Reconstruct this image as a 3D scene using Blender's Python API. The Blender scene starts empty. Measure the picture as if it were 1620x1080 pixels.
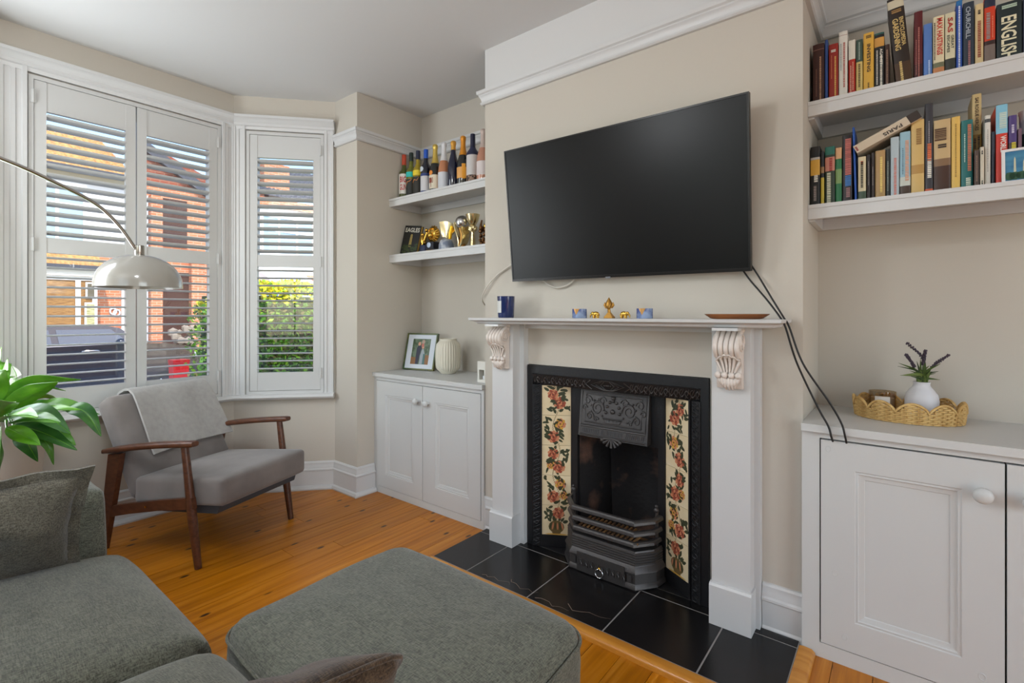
import bpy, bmesh, math, random
from mathutils import Vector, Matrix, noise
RND = random.Random(11)
SC = bpy.context.scene
C = SC.collection
PI = math.pi

# ---------------------------------------------------------------- camera
cam = bpy.data.cameras.new('camera')
cam.sensor_width = 36.0
cam.lens = 776.34 / 1620 * 36
cam.shift_y = -43 / 1620
cam.clip_start = 0.02
cam.clip_end = 300
camo = bpy.data.objects.new('camera', cam)
camo.location = (0, 0, 1.2)
camo.rotation_euler = (PI / 2, 0, math.radians(38.386))
C.objects.link(camo)
SC.camera = camo

# ---------------------------------------------------------------- world, sun, daylight and added fill
world = bpy.data.worlds.new('world')
SC.world = world
world.use_nodes = True
wn = world.node_tree
sky = wn.nodes.new('ShaderNodeTexSky')
sky.sky_type = 'NISHITA'
sky.sun_disc = False
sky.sun_elevation = math.radians(42)
sky.sun_rotation = math.radians(75)
sky.air_density = 1.0
sky.dust_density = 0.6
wn.links.new(sky.outputs[0], wn.nodes['Background'].inputs[0])
wn.nodes['Background'].inputs[1].default_value = 0.42

def add_light(name, kind, loc, direction, energy, color=(1, 1, 1), **kw):
    l = bpy.data.lights.new(name, kind)
    l.energy = energy
    l.color = color
    for k, v in kw.items():
        setattr(l, k, v)
    o = bpy.data.objects.new(name, l)
    o.location = loc
    o.rotation_euler = Vector(direction).to_track_quat('-Z', 'Y').to_euler()
    C.objects.link(o)
    return o

add_light('sun', 'SUN', (5, -4, 12), (-1.0, 0.30, -1.15), 5.0, (1, 0.95, 0.87), angle=0.01)
# daylight of the third (unseen) bay window beside the camera's left
add_light('bay_daylight', 'AREA', (-3.2, 0.03, 1.55), (0.74, 0.62, 0.05), 26, (0.90, 0.96, 1.0),
          shape='RECTANGLE', size=0.55, size_y=1.6)
# added fill lamp at an invented opening in the far end wall, out of view
add_light('far_end_fill', 'AREA', (3.22, 0.10, 1.25), (-1, 0.10, 0.05), 42, (0.86, 0.94, 1.0),
          shape='RECTANGLE', size=2.0, size_y=2.1)
# weak added fill lamp at an invented opening in the wall behind the camera
add_light('rear_fill', 'AREA', (-0.9, -1.72, 1.6), (0.05, 1, 0.12), 2, (0.93, 0.97, 1.0),
          shape='RECTANGLE', size=1.8, size_y=1.3)

SC.view_settings.view_transform = 'Standard'
SC.view_settings.look = 'None'
SC.view_settings.gamma = 1.0
SC.view_settings.use_curve_mapping = False
SC.view_settings.exposure = 0.05

# ---------------------------------------------------------------- materials
def lin(c):
    out = []
    for v in c[:3]:
        v = v / 255
        out.append(v / 12.92 if v <= 0.04045 else ((v + 0.055) / 1.055) ** 2.4)
    return (*out, 1.0)

MATS = {}
def mat(name, col, rough=0.5, metal=0.0, spec=0.5, var=None, bump=None, coat=0.0, sheen=0.0, emit=None, trans=0.0):
    """var=(scale,(sx,sy,sz),col2,low,high)  bump=(scale,(sx,sy,sz),strength)"""
    if name in MATS:
        return MATS[name]
    m = bpy.data.materials.new(name)
    m.use_nodes = True
    nt = m.node_tree
    b = nt.nodes['Principled BSDF']
    b.inputs['Base Color'].default_value = lin(col)
    b.inputs['Roughness'].default_value = rough
    b.inputs['Metallic'].default_value = metal
    b.inputs['Specular IOR Level'].default_value = spec
    b.inputs['Coat Weight'].default_value = coat
    b.inputs['Sheen Weight'].default_value = sheen
    b.inputs['Transmission Weight'].default_value = trans
    if emit:
        b.inputs['Emission Color'].default_value = lin(emit[0])
        b.inputs['Emission Strength'].default_value = emit[1]
    tc = None
    def noise_node(scale, st, detail=4):
        nonlocal tc
        if tc is None:
            tc = nt.nodes.new('ShaderNodeTexCoord')
        mp = nt.nodes.new('ShaderNodeMapping')
        mp.inputs['Scale'].default_value = st
        nt.links.new(tc.outputs['Object'], mp.inputs[0])
        n = nt.nodes.new('ShaderNodeTexNoise')
        n.inputs['Scale'].default_value = scale
        n.inputs['Detail'].default_value = detail
        nt.links.new(mp.outputs[0], n.inputs['Vector'])
        return n
    if var:
        sc, st, col2, lo, hi = var
        n = noise_node(sc, st)
        r = nt.nodes.new('ShaderNodeValToRGB')
        r.color_ramp.elements[0].position = lo
        r.color_ramp.elements[1].position = hi
        r.color_ramp.elements[0].color = lin(col)
        r.color_ramp.elements[1].color = lin(col2)
        nt.links.new(n.outputs['Fac'], r.inputs[0])
        nt.links.new(r.outputs[0], b.inputs['Base Color'])
    if bump:
        sc, st, s = bump
        n = noise_node(sc, st, 3)
        bp = nt.nodes.new('ShaderNodeBump')
        bp.inputs['Strength'].default_value = s
        bp.inputs['Distance'].default_value = 0.01
        nt.links.new(n.outputs['Fac'], bp.inputs['Height'])
        nt.links.new(bp.outputs[0], b.inputs['Normal'])
    MATS[name] = m
    return m

def flat(c, rough=0.5, **kw):
    return mat('paint_%d_%d_%d_%d' % (c[0], c[1], c[2], int(rough * 100)), c, rough, **kw)

def floor_wood():
    m = bpy.data.materials.new('honey_pine_boards')
    m.use_nodes = True
    nt = m.node_tree
    N, L = nt.nodes, nt.links
    b = N['Principled BSDF']
    tc = N.new('ShaderNodeTexCoord')
    oi = N.new('ShaderNodeObjectInfo')
    sh = N.new('ShaderNodeVectorMath'); sh.operation = 'SCALE'
    sh.inputs[0].default_value = (7, 13, 3)
    L.new(oi.outputs['Random'], sh.inputs['Scale'])
    ad = N.new('ShaderNodeVectorMath'); ad.operation = 'ADD'
    L.new(tc.outputs['Object'], ad.inputs[0]); L.new(sh.outputs[0], ad.inputs[1])
    mp = N.new('ShaderNodeMapping'); mp.inputs['Scale'].default_value = (26, 1.1, 1)
    L.new(ad.outputs[0], mp.inputs[0])
    n1 = N.new('ShaderNodeTexNoise'); n1.inputs['Scale'].default_value = 1.6; n1.inputs['Detail'].default_value = 6
    n1.inputs['Distortion'].default_value = 0.7
    L.new(mp.outputs[0], n1.inputs['Vector'])
    r = N.new('ShaderNodeValToRGB')
    e = r.color_ramp.elements
    e[0].position = 0.25; e[0].color = lin((154, 92, 34))
    e[1].position = 0.78; e[1].color = lin((206, 142, 68))
    x = e.new(0.5); x.color = lin((186, 118, 47))
    L.new(n1.outputs['Fac'], r.inputs[0])
    # board to board tone
    hs = N.new('ShaderNodeHueSaturation')
    mr = N.new('ShaderNodeMapRange'); mr.inputs['To Min'].default_value = 0.84; mr.inputs['To Max'].default_value = 1.10
    L.new(oi.outputs['Random'], mr.inputs[0]); L.new(mr.outputs[0], hs.inputs['Value'])
    hs.inputs['Saturation'].default_value = 1.06
    L.new(r.outputs[0], hs.inputs['Color'])
    # knots
    mk = N.new('ShaderNodeMapping'); mk.inputs['Scale'].default_value = (8.5, 4.0, 1)
    L.new(ad.outputs[0], mk.inputs[0])
    vo = N.new('ShaderNodeTexVoronoi'); vo.inputs['Scale'].default_value = 1.0
    vo.voronoi_dimensions = '2D'
    L.new(mk.outputs[0], vo.inputs['Vector'])
    kr = N.new('ShaderNodeValToRGB')
    kr.color_ramp.elements[0].position = 0.05; kr.color_ramp.elements[0].color = (1, 1, 1, 1)
    kr.color_ramp.elements[1].position = 0.10; kr.color_ramp.elements[1].color = (0, 0, 0, 1)
    L.new(vo.outputs['Distance'], kr.inputs[0])
    sepc = N.new('ShaderNodeSeparateColor'); L.new(vo.outputs['Color'], sepc.inputs[0])
    gt = N.new('ShaderNodeMath'); gt.operation = 'GREATER_THAN'; gt.inputs[1].default_value = 0.66
    L.new(sepc.outputs[0], gt.inputs[0])
    mu = N.new('ShaderNodeMath'); mu.operation = 'MULTIPLY'
    L.new(kr.outputs[0], mu.inputs[0]); L.new(gt.outputs[0], mu.inputs[1])
    mx = N.new('ShaderNodeMix'); mx.data_type = 'RGBA'
    L.new(mu.outputs[0], mx.inputs[0]); L.new(hs.outputs[0], mx.inputs[6])
    mx.inputs[7].default_value = lin((58, 30, 14))
    L.new(mx.outputs[2], b.inputs['Base Color'])
    b.inputs['Roughness'].default_value = 0.36
    bp = N.new('ShaderNodeBump'); bp.inputs['Strength'].default_value = 0.12; bp.inputs['Distance'].default_value = 0.004
    L.new(n1.outputs['Fac'], bp.inputs['Height']); L.new(bp.outputs[0], b.inputs['Normal'])
    return m

def weave(name, c1, c2, scale=140, rough=0.95, strength=0.5, sheen=0.3, blot=0.35):
    """a slubby woven cloth: two crossed thread noises plus soft blotches"""
    m = bpy.data.materials.new(name)
    m.use_nodes = True
    nt = m.node_tree; N, L = nt.nodes, nt.links
    b = N['Principled BSDF']
    tc = N.new('ShaderNodeTexCoord')
    outs = []
    for st in ((1, 0.14, 0.6), (0.10, 0.8, 0.5), (0.03, 0.03, 0.03)):
        mp = N.new('ShaderNodeMapping'); mp.inputs['Scale'].default_value = st
        L.new(tc.outputs['Object'], mp.inputs[0])
        n = N.new('ShaderNodeTexNoise'); n.inputs['Scale'].default_value = scale; n.inputs['Detail'].default_value = 3
        L.new(mp.outputs[0], n.inputs['Vector'])
        outs.append(n.outputs['Fac'])
    a = N.new('ShaderNodeMath'); a.operation = 'ADD'; L.new(outs[0], a.inputs[0]); L.new(outs[1], a.inputs[1])
    a2 = N.new('ShaderNodeMath'); a2.operation = 'MULTIPLY_ADD'; a2.inputs[1].default_value = blot
    L.new(outs[2], a2.inputs[0]); L.new(a.outputs[0], a2.inputs[2])
    r = N.new('ShaderNodeMapRange')
    r.inputs['From Min'].default_value = 0.78 + blot / 2; r.inputs['From Max'].default_value = 1.22 + blot / 2
    L.new(a2.outputs[0], r.inputs[0])
    mx = N.new('ShaderNodeMix'); mx.data_type = 'RGBA'
    mx.inputs[6].default_value = lin(c1); mx.inputs[7].default_value = lin(c2)
    L.new(r.outputs[0], mx.inputs[0]); L.new(mx.outputs[2], b.inputs['Base Color'])
    b.inputs['Roughness'].default_value = rough
    b.inputs['Specular IOR Level'].default_value = 0.2
    b.inputs['Sheen Weight'].default_value = sheen
    b.inputs['Sheen Roughness'].default_value = 0.5
    bp = N.new('ShaderNodeBump'); bp.inputs['Strength'].default_value = strength; bp.inputs['Distance'].default_value = 0.002
    L.new(a.outputs[0], bp.inputs['Height']); L.new(bp.outputs[0], b.inputs['Normal'])
    MATS[name] = m
    return m

def glass_mat(name, tint=(255, 255, 255), gloss=0.08):
    m = bpy.data.materials.new(name)
    m.use_nodes = True
    nt = m.node_tree; N, L = nt.nodes, nt.links
    N.remove(N['Principled BSDF'])
    t = N.new('ShaderNodeBsdfTransparent'); t.inputs[0].default_value = lin(tint)
    g = N.new('ShaderNodeBsdfGlossy'); g.inputs['Roughness'].default_value = 0.02
    mx = N.new('ShaderNodeMixShader'); mx.inputs[0].default_value = gloss
    L.new(t.outputs[0], mx.inputs[1]); L.new(g.outputs[0], mx.inputs[2])
    L.new(mx.outputs[0], N['Material Output'].inputs[0])
    return m

def brick_mat(name, c1, c2, mortar, scale=1.0):
    m = bpy.data.materials.new(name)
    m.use_nodes = True
    nt = m.node_tree; N, L = nt.nodes, nt.links
    b = N['Principled BSDF']
    tc = N.new('ShaderNodeTexCoord')
    mp = N.new('ShaderNodeMapping'); mp.inputs['Rotation'].default_value = (0, 0, 0)
    sx = N.new('ShaderNodeSeparateXYZ'); cx = N.new('ShaderNodeCombineXYZ')
    L.new(tc.outputs['Object'], sx.inputs[0])
    ad = N.new('ShaderNodeMath'); ad.operation = 'ADD'
    L.new(sx.outputs[0], ad.inputs[0]); L.new(sx.outputs[1], ad.inputs[1])
    L.new(ad.outputs[0], cx.inputs[0]); L.new(sx.outputs[2], cx.inputs[1])
    br = N.new('ShaderNodeTexBrick')
    br.inputs['Color1'].default_value = lin(c1); br.inputs['Color2'].default_value = lin(c2); br.inputs['Mortar'].default_value = lin(mortar)
    br.inputs['Scale'].default_value = scale
    br.inputs['Brick Width'].default_value = 0.225; br.inputs['Row Height'].default_value = 0.075
    br.inputs['Mortar Size'].default_value = 0.008
    L.new(cx.outputs[0], br.inputs['Vector'])
    L.new(br.outputs['Color'], b.inputs['Base Color'])
    b.inputs['Roughness'].default_value = 0.9
    return m

WALL = mat('beige_wall_paint', (197, 190, 178), 0.75, spec=0.25, bump=(90, (1, 1, 1), 0.03))
WHITEWALL = mat('white_wall_paint', (210, 209, 207), 0.75, spec=0.25)
CEIL = mat('ceiling_paint', (214, 214, 213), 0.85, spec=0.2)
TRIM = mat('white_gloss_trim', (206, 206, 205), 0.38, bump=(30, (1, 1, 0.15), 0.02))
CAB = mat('white_cabinet_paint', (202, 203, 201), 0.42, bump=(24, (1, 1, 0.08), 0.05))
SHUT = mat('shutter_white', (198, 198, 196), 0.4)
FLOORW = floor_wood()
EDGEW = mat('hearth_edging_wood', (206, 142, 56), 0.25, var=(5, (0.3, 8, 8), (184, 116, 38), 0.35, 0.7))
TILEB = mat('black_hearth_tile', (20, 19, 20), 0.26, spec=0.35, var=(3, (1, 1, 1), (30, 27, 27), 0.45, 0.7))
GROUT = mat('grey_grout', (150, 147, 144), 0.9)
IRON = mat('black_cast_iron', (40, 40, 42), 0.42, metal=0.45, spec=0.5, bump=(160, (1, 1, 1), 0.12))
IRONG = mat('polished_grate_iron', (80, 77, 76), 0.42, metal=0.6, bump=(160, (1, 1, 1), 0.12))
SOOT = mat('sooty_firebox', (30, 27, 27), 0.85, var=(6, (1, 1, 1), (120, 86, 70), 0.52, 0.74), bump=(40, (1, 1, 1), 0.4))
WALNUT = mat('walnut_wood', (98, 58, 36), 0.38, var=(6, (1, 9, 9), (66, 36, 22), 0.35, 0.7))
GREYV = mat('grey_velvet', (128, 121, 117), 0.9, spec=0.15, sheen=0.35, var=(5, (1, 1, 1), (112, 105, 101), 0.4, 0.65), bump=(320, (1, 1, 1), 0.1))
THROW = mat('pale_grey_throw_wool', (168, 165, 161), 0.95, spec=0.1, sheen=0.4, var=(40, (1, 1, 1), (158, 155, 151), 0.35, 0.7), bump=(260, (1, 1, 1), 0.25))
SOFA = weave('sage_chenille', (64, 66, 56), (114, 115, 101), 560, strength=0.7, blot=0.25)
PILLOW = weave('taupe_green_cushion_cloth', (70, 66, 56), (116, 111, 97), 560, strength=0.7, blot=0.25)
BROWNC = weave('brown_cushion_cloth', (44, 33, 23), (86, 68, 50), 640)
CHROME = mat('brushed_chrome', (180, 176, 170), 0.22, metal=1.0)
GOLD = mat('shiny_gold', (222, 178, 84), 0.22, metal=1.0)
PGOLD = mat('pale_gold', (226, 208, 160), 0.24, metal=1.0)
SILVER = mat('shiny_silver', (205, 205, 205), 0.18, metal=1.0)
GLASS = glass_mat('window_glass')
BLACKPL = mat('black_plastic', (18, 18, 19), 0.4)

# ---------------------------------------------------------------- mesh builder
def yaw(loc, deg):
    return Matrix.Translation(loc) @ Matrix.Rotation(math.radians(deg), 4, 'Z')

class B:
    def __init__(self, T=None):
        self.bm = bmesh.new()
        self.T = T
        self.m = 0
    def pts(self, pts, T=None):
        M = T if T is not None else self.T
        if M is None:
            return [self.bm.verts.new(p) for p in pts]
        return [self.bm.verts.new(M @ Vector(p)) for p in pts]
    def face(self, vs):
        try:
            f = self.bm.faces.new(vs)
            f.material_index = self.m
            return f
        except ValueError:
            return None
    def box(self, x0, x1, y0, y1, z0, z1, T=None):
        v = self.pts([(x, y, z) for z in (z0, z1) for y in (y0, y1) for x in (x0, x1)], T)
        for q in ((0, 2, 3, 1), (4, 5, 7, 6), (0, 1, 5, 4), (2, 6, 7, 3), (0, 4, 6, 2), (1, 3, 7, 5)):
            self.face([v[i] for i in q])
        return self
    def quadbox(self, lo, hi):
        """box from two quads (4 points each)"""
        a = self.pts(lo); b = self.pts(hi)
        self.face(a[::-1]); self.face(b)
        for i in range(4):
            j = (i + 1) % 4
            self.face([a[i], a[j], b[j], b[i]])
        return self
    def prism(self, poly, a0, a1, axis='y', T=None):
        """extrude a 2D polygon: axis x -> poly in (y,z); y -> (x,z); z -> (x,y)"""
        def f(p, a):
            return {'x': (a, p[0], p[1]), 'y': (p[0], a, p[1]), 'z': (p[0], p[1], a)}[axis]
        A = self.pts([f(p, a0) for p in poly], T); D = self.pts([f(p, a1) for p in poly], T)
        self.face(A[::-1]); self.face(D)
        n = len(poly)
        for i in range(n):
            j = (i + 1) % n
            self.face([A[i], A[j], D[j], D[i]])
        return self
    def rings(self, rings, close=True, cap=True):
        R = [self.pts(r) for r in rings]
        n = len(R[0])
        for a, b in zip(R, R[1:]):
            for i in range(n if close else n - 1):
                j = (i + 1) % n
                self.face([a[i], a[j], b[j], b[i]])
        if cap and close:
            self.face(R[0][::-1]); self.face(R[-1])
        return self
    def lathe(self, prof, c=(0, 0, 0), n=24, T=None, sx=1, sy=1, cap=True):
        old = self.T
        if T is not None:
            self.T = T
        rs = []
        for r, z in prof:
            r = max(r, 1e-4)
            rs.append([(c[0] + sx * r * math.cos(2 * PI * i / n), c[1] + sy * r * math.sin(2 * PI * i / n), c[2] + z) for i in range(n)])
        self.rings(rs, True, cap)
        self.T = old
        return self
    def tube(self, pts, r, n=8, cap=True, flatz=1.0, closed=False):
        P = [Vector(p) for p in pts]
        k = len(P)
        rr = r if isinstance(r, (list, tuple)) else [r] * k
        rings = []
        up = None
        for i in range(k):
            if closed:
                t = P[(i + 1) % k] - P[i - 1]
            else:
                t = P[min(i + 1, k - 1)] - P[max(i - 1, 0)]
            if t.length < 1e-9:
                t = Vector((0, 0, 1))
            t.normalize()
            if up is None:
                up = Vector((0, 0, 1)) if abs(t.z) < 0.9 else Vector((0, 1, 0))
            s = t.cross(up)
            if s.length < 1e-6:
                s = t.cross(Vector((1, 0, 0)))
            s.normalize()
            u = s.cross(t).normalized()
            up = u
            rings.append([P[i] + s * (rr[i] * math.cos(2 * PI * j / n)) + u * (rr[i] * flatz * math.sin(2 * PI * j / n)) for j in range(n)])
        if closed:
            rings.append(rings[0])
        return self.rings(rings, True, cap and not closed)
    def ball(self, c, r, n=12, s=(1, 1, 1)):
        rs = []
        for k in range(n // 2 + 1):
            a = PI * k / (n // 2)
            q = max(math.sin(a), 1e-3)
            rs.append([(c[0] + s[0] * r * q * math.cos(2 * PI * i / n), c[1] + s[1] * r * q * math.sin(2 * PI * i / n), c[2] - s[2] * r * math.cos(a)) for i in range(n)])
        return self.rings(rs)
    def sweep(self, prof, path, side=-1, z=0.0):
        """moulding: prof [(offset,height)] carried along a plan path, mitred"""
        P = [Vector((p[0], p[1])) for p in path]
        k = len(P)
        ts = [(P[i + 1] - P[i]).normalized() for i in range(k - 1)]
        ns = [Vector((-t.y, t.x)) * side for t in ts]
        rings = []
        for i in range(k):
            if i == 0:
                m = ns[0]
            elif i == k - 1:
                m = ns[-1]
            else:
                m = (ns[i - 1] + ns[i]) / (1 + ns[i - 1].dot(ns[i]))
            rings.append([(P[i].x + m.x * d, P[i].y + m.y * d, z + h) for d, h in prof])
        return self.rings(rings)
    def surf(self, f, nu, nv, thick=0.0):
        """parametric sheet f(u,v)->point, optional thickness along the normal"""
        G = [[Vector(f(i / nu, j / nv)) for j in range(nv + 1)] for i in range(nu + 1)]
        def layer(off):
            out = []
            for i in range(nu + 1):
                row = []
                for j in range(nv + 1):
                    p = G[i][j]
                    if off:
                        a = G[min(i + 1, nu)][j] - G[max(i - 1, 0)][j]
                        b = G[i][min(j + 1, nv)] - G[i][max(j - 1, 0)]
                        n = a.cross(b)
                        if n.length > 1e-12:
                            p = p + n.normalized() * off
                    row.append(self.pts([p])[0])
                out.append(row)
            return out
        A = layer(0)
        for i in range(nu):
            for j in range(nv):
                self.face([A[i][j], A[i + 1][j], A[i + 1][j + 1], A[i][j + 1]])
        if thick:
            D = layer(thick)
            for i in range(nu):
                for j in range(nv):
                    self.face([D[i][j + 1], D[i + 1][j + 1], D[i + 1][j], D[i][j]])
            for i in range(nu):
                self.face([A[i + 1][0], A[i][0], D[i][0], D[i + 1][0]])
                self.face([A[i][nv], A[i + 1][nv], D[i + 1][nv], D[i][nv]])
            for j in range(nv):
                self.face([A[0][j], A[0][j + 1], D[0][j + 1], D[0][j]])
                self.face([A[nu][j + 1], A[nu][j], D[nu][j], D[nu][j + 1]])
        return self
    def rbox(self, x0, x1, y0, y1, z0, z1, r, n=12, f=None, T=None):
        """soft box with rounded edges; f(p, (u,v,w)) displaces"""
        M = T if T is not None else self.T
        cx, cy, cz = (x0 + x1) / 2, (y0 + y1) / 2, (z0 + z1) / 2
        hx, hy, hz = (x1 - x0) / 2, (y1 - y0) / 2, (z1 - z0) / 2
        cache = {}
        def V(i, j, k):
            key = (i, j, k)
            if key in cache:
                return cache[key]
            def warp(t, h):
                # spread more rows into the rounded edge zone
                t = t / n * 2 - 1
                s = math.copysign(abs(math.sin(t * PI / 2)), t)
                return (0.45 * t + 0.55 * s) * h
            p = Vector((warp(i, hx), warp(j, hy), warp(k, hz)))
            rr = min(r, hx, hy, hz)
            q = Vector((max(-hx + rr, min(hx - rr, p.x)), max(-hy + rr, min(hy - rr, p.y)), max(-hz + rr, min(hz - rr, p.z))))
            d = p - q
            if d.length > 1e-9:
                p = q + d.normalized() * rr
            uvw = (p.x / hx, p.y / hy, p.z / hz)
            p = p + Vector((cx, cy, cz))
            if f:
                p = f(p, uvw)
            if M is not None:
                p = M @ p
            v = self.bm.verts.new(p)
            cache[key] = v
            return v
        for a in range(n):
            for b in range(n):
                self.face([V(a, b, 0), V(a, b + 1, 0), V(a + 1, b + 1, 0), V(a + 1, b, 0)])
                self.face([V(a, b, n), V(a + 1, b, n), V(a + 1, b + 1, n), V(a, b + 1, n)])
                self.face([V(a, 0, b), V(a + 1, 0, b), V(a + 1, 0, b + 1), V(a, 0, b + 1)])
                self.face([V(a, n, b), V(a, n, b + 1), V(a + 1, n, b + 1), V(a + 1, n, b)])
                self.face([V(0, a, b), V(0, a, b + 1), V(0, a + 1, b + 1), V(0, a + 1, b)])
                self.face([V(n, a, b), V(n, a + 1, b), V(n, a + 1, b + 1), V(n, a, b + 1)])
        return self
    def bevel(self, w, seg=2, ang=0.5):
        es = [e for e in self.bm.edges if len(e.link_faces) == 2 and e.calc_face_angle(0) > ang]
        if es:
            bmesh.ops.bevel(self.bm, geom=es, offset=w, segments=seg, affect='EDGES', profile=0.5, clamp_overlap=True)
        return self

WPOS = {}
def finish(name, me, mats, parent=None, smooth=40):
    """link a mesh given in world coordinates; its origin goes to the middle of its base"""
    if not isinstance(mats, (list, tuple)):
        mats = [mats]
    for m in mats:
        me.materials.append(m)
    xs = [v.co for v in me.vertices]
    lo = Vector((min(v.x for v in xs), min(v.y for v in xs), min(v.z for v in xs)))
    hi = Vector((max(v.x for v in xs), max(v.y for v in xs), max(v.z for v in xs)))
    c = Vector(((lo.x + hi.x) / 2, (lo.y + hi.y) / 2, lo.z))
    me.transform(Matrix.Translation(-c))
    if smooth:
        me.shade_smooth()
        me.set_sharp_from_angle(angle=math.radians(smooth))
    o = bpy.data.objects.new(name, me)
    C.objects.link(o)
    place(o, c, parent)
    return o

def place(o, c, parent=None):
    o.location = c
    if parent is not None:
        o.parent = parent
        o.matrix_parent_inverse = Matrix.Translation(-WPOS[parent.name])
    WPOS[o.name] = Vector(c)

def obj(name, b, mats, parent=None, smooth=40, recalc=True):
    if recalc:
        bmesh.ops.recalc_face_normals(b.bm, faces=b.bm.faces)
    me = bpy.data.meshes.new(name)
    b.bm.to_mesh(me)
    b.bm.free()
    return finish(name, me, mats, parent, smooth)

def share(src, name, at, parent=None):
    """another object on the same mesh data"""
    o = bpy.data.objects.new(name, src.data)
    C.objects.link(o)
    place(o, Vector(at), parent)
    return o

def tag(o, label, cat, group=None):
    o['label'] = label
    o['category'] = cat
    if group:
        o['group'] = group
    return o

def struct(o):
    o['kind'] = 'structure'
    return o

def thing(name, loc, label=None, cat=None, group=None):
    o = bpy.data.objects.new(name, None)
    o.empty_display_size = 0.05
    C.objects.link(o)
    place(o, Vector(loc))
    if label:
        tag(o, label, cat, group)
    return o

_TC = {}
def text_mesh(s):
    """flat lettering, unit height, centred at the origin in XY"""
    if s not in _TC:
        cu = bpy.data.curves.new('lettering', 'FONT')
        cu.body = s
        cu.align_x = 'CENTER'
        cu.offset = 0.022
        cu.resolution_u = 2
        o = bpy.data.objects.new('lettering_source', cu)
        C.objects.link(o)
        dg = bpy.context.evaluated_depsgraph_get()
        me = bpy.data.meshes.new_from_object(o.evaluated_get(dg))
        bpy.data.objects.remove(o)
        co = [v.co.copy() for v in me.vertices]
        fs = [tuple(p.vertices) for p in me.polygons]
        bpy.data.meshes.remove(me)
        x0 = min(c.x for c in co); x1 = max(c.x for c in co); y0 = min(c.y for c in co); y1 = max(c.y for c in co)
        _TC[s] = ([((c.x - (x0 + x1) / 2), (c.y - (y0 + y1) / 2)) for c in co], fs, x1 - x0, y1 - y0)
    return _TC[s]

def lettering(s, centre, ex, ey, length, height, material, parent, name='lettering', b=None):
    """text laid flat with its reading direction ex and letter-up ey"""
    co, fs, w, h = text_mesh(s)
    own = b is None
    if own:
        b = B()
    ex, ey, c = Vector(ex), Vector(ey), Vector(centre)
    vs = b.pts([c + ex * (x / w * length) + ey * (y / h * height) for x, y in co])
    for f in fs:
        b.face([vs[i] for i in f])
    if own:
        return obj(name, b, material, parent, smooth=0, recalc=False)
# ================================================================ the room shell
YB, YF = 2.463, 2.05           # alcove back wall, chimney breast face
XL, XR = -1.815, -0.278        # chimney breast sides
XP = -2.815                    # window wall
ZC = 2.67                      # ceiling
X1, Y0 = 3.2, -1.75            # far end and wall behind the camera
BA, BB = (-3.51, 1.423), (-3.075, 1.905)      # bay corners, near-alcove side
BC, BD = (-3.51, 0.30), (-3.075, -0.182)      # bay corners, other side

# ---- floor: individual pine boards over a sub-floor
b = B(); b.box(-3.75, X1 + 0.2, Y0 - 0.15, YB + 0.15, -0.12, -0.022)
floor = struct(obj('floor', b, flat((70, 45, 25), 0.9), smooth=0))
x = -3.51
while x < X1:
    w = RND.uniform(0.108, 0.122)
    y0, y1 = Y0, YB
    if x < XP - 0.05:
        xm = min(x + w, -3.075) if x < -3.075 else XP
        if x < -3.075:
            t = max(0.0, (xm - (-3.51)) / (0.435))
            y0, y1 = 0.30 - t * 0.482, 1.423 + t * 0.482
        else:
            y0, y1 = -0.182, 1.905
    y = y0 - RND.uniform(0, 1.2) if y0 == Y0 else y0
    while y < y1:
        l = RND.uniform(1.5, 2.6)
        a, c = max(y, y0), min(y + l, y1)
        if y1 - c < 0.3:
            c = y1
        if c - a > 0.02:
            b = B(); b.box(x + 0.0008, x + w - 0.0008, a + 0.0008, c - 0.0008, -0.021, RND.uniform(-0.0008, 0))
            obj('floorboard', b, FLOORW, floor, smooth=0)
        y = c if c == y1 else y + l
    x += w

# ---- ceiling
b = B(); b.box(-3.75, X1 + 0.2, Y0 - 0.15, YB + 0.15, ZC, ZC + 0.12)
struct(obj('ceiling', b, CEIL, smooth=0))

# ---- chimney breast with the fireplace opening, white frieze over the picture rail
FX0, FX1, FZ = -1.512, -0.603, 0.943
b = B()
b.box(XL, FX0, YF, YB, 0, 2.40); b.box(FX1, XR, YF, YB, 0, 2.40); b.box(FX0, FX1, YF, YB, FZ, 2.40)
b.box(FX0, FX1, YB - 0.015, YB, 0, FZ)
b.m = 1
b.box(XL, XR, YF, YB, 2.40, ZC)
struct(obj('wall_chimney', b, [WALL, WHITEWALL], smooth=0))
b = B(); b.box(XP - 0.0, XL, YB, YB + 0.12, 0, ZC)
struct(obj('wall_alcove_left', b, WALL, smooth=0))
b = B(); b.box(XL, X1 + 0.1, YB, YB + 0.12, 0, 2.385); b.m = 1; b.box(XL, X1 + 0.1, YB, YB + 0.12, 2.385, ZC)
struct(obj('wall_alcove_right', b, [WALL, WHITEWALL], smooth=0))
b = B(); b.box(XP - 0.26, XP, 1.905, YB + 0.12, 0, ZC)
struct(obj('wall_pier', b, WALL, smooth=0))
b = B(); b.box(XP - 0.26, XP, Y0 - 0.1, -0.182, 0, ZC)
struct(obj('wall_front', b, WALL, smooth=0))
# wall behind the camera and far end wall, openings invented for the fill lamps
b = B()
b.box(XP, -1.85, Y0 - 0.12, Y0, 0, ZC); b.box(0.05, X1 + 0.1, Y0 - 0.12, Y0, 0, ZC)
b.box(-1.85, 0.05, Y0 - 0.12, Y0, 0, 0.9); b.box(-1.85, 0.05, Y0 - 0.12, Y0, 2.3, ZC)
struct(obj('wall_back', b, WHITEWALL, smooth=0))
b = B()
b.box(X1, X1 + 0.1, Y0, -0.95, 0, ZC); b.box(X1, X1 + 0.1, 1.15, YB, 0, ZC); b.box(X1, X1 + 0.1, -0.95, 1.15, 2.4, ZC)
struct(obj('wall_right', b, WHITEWALL, smooth=0))

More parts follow.
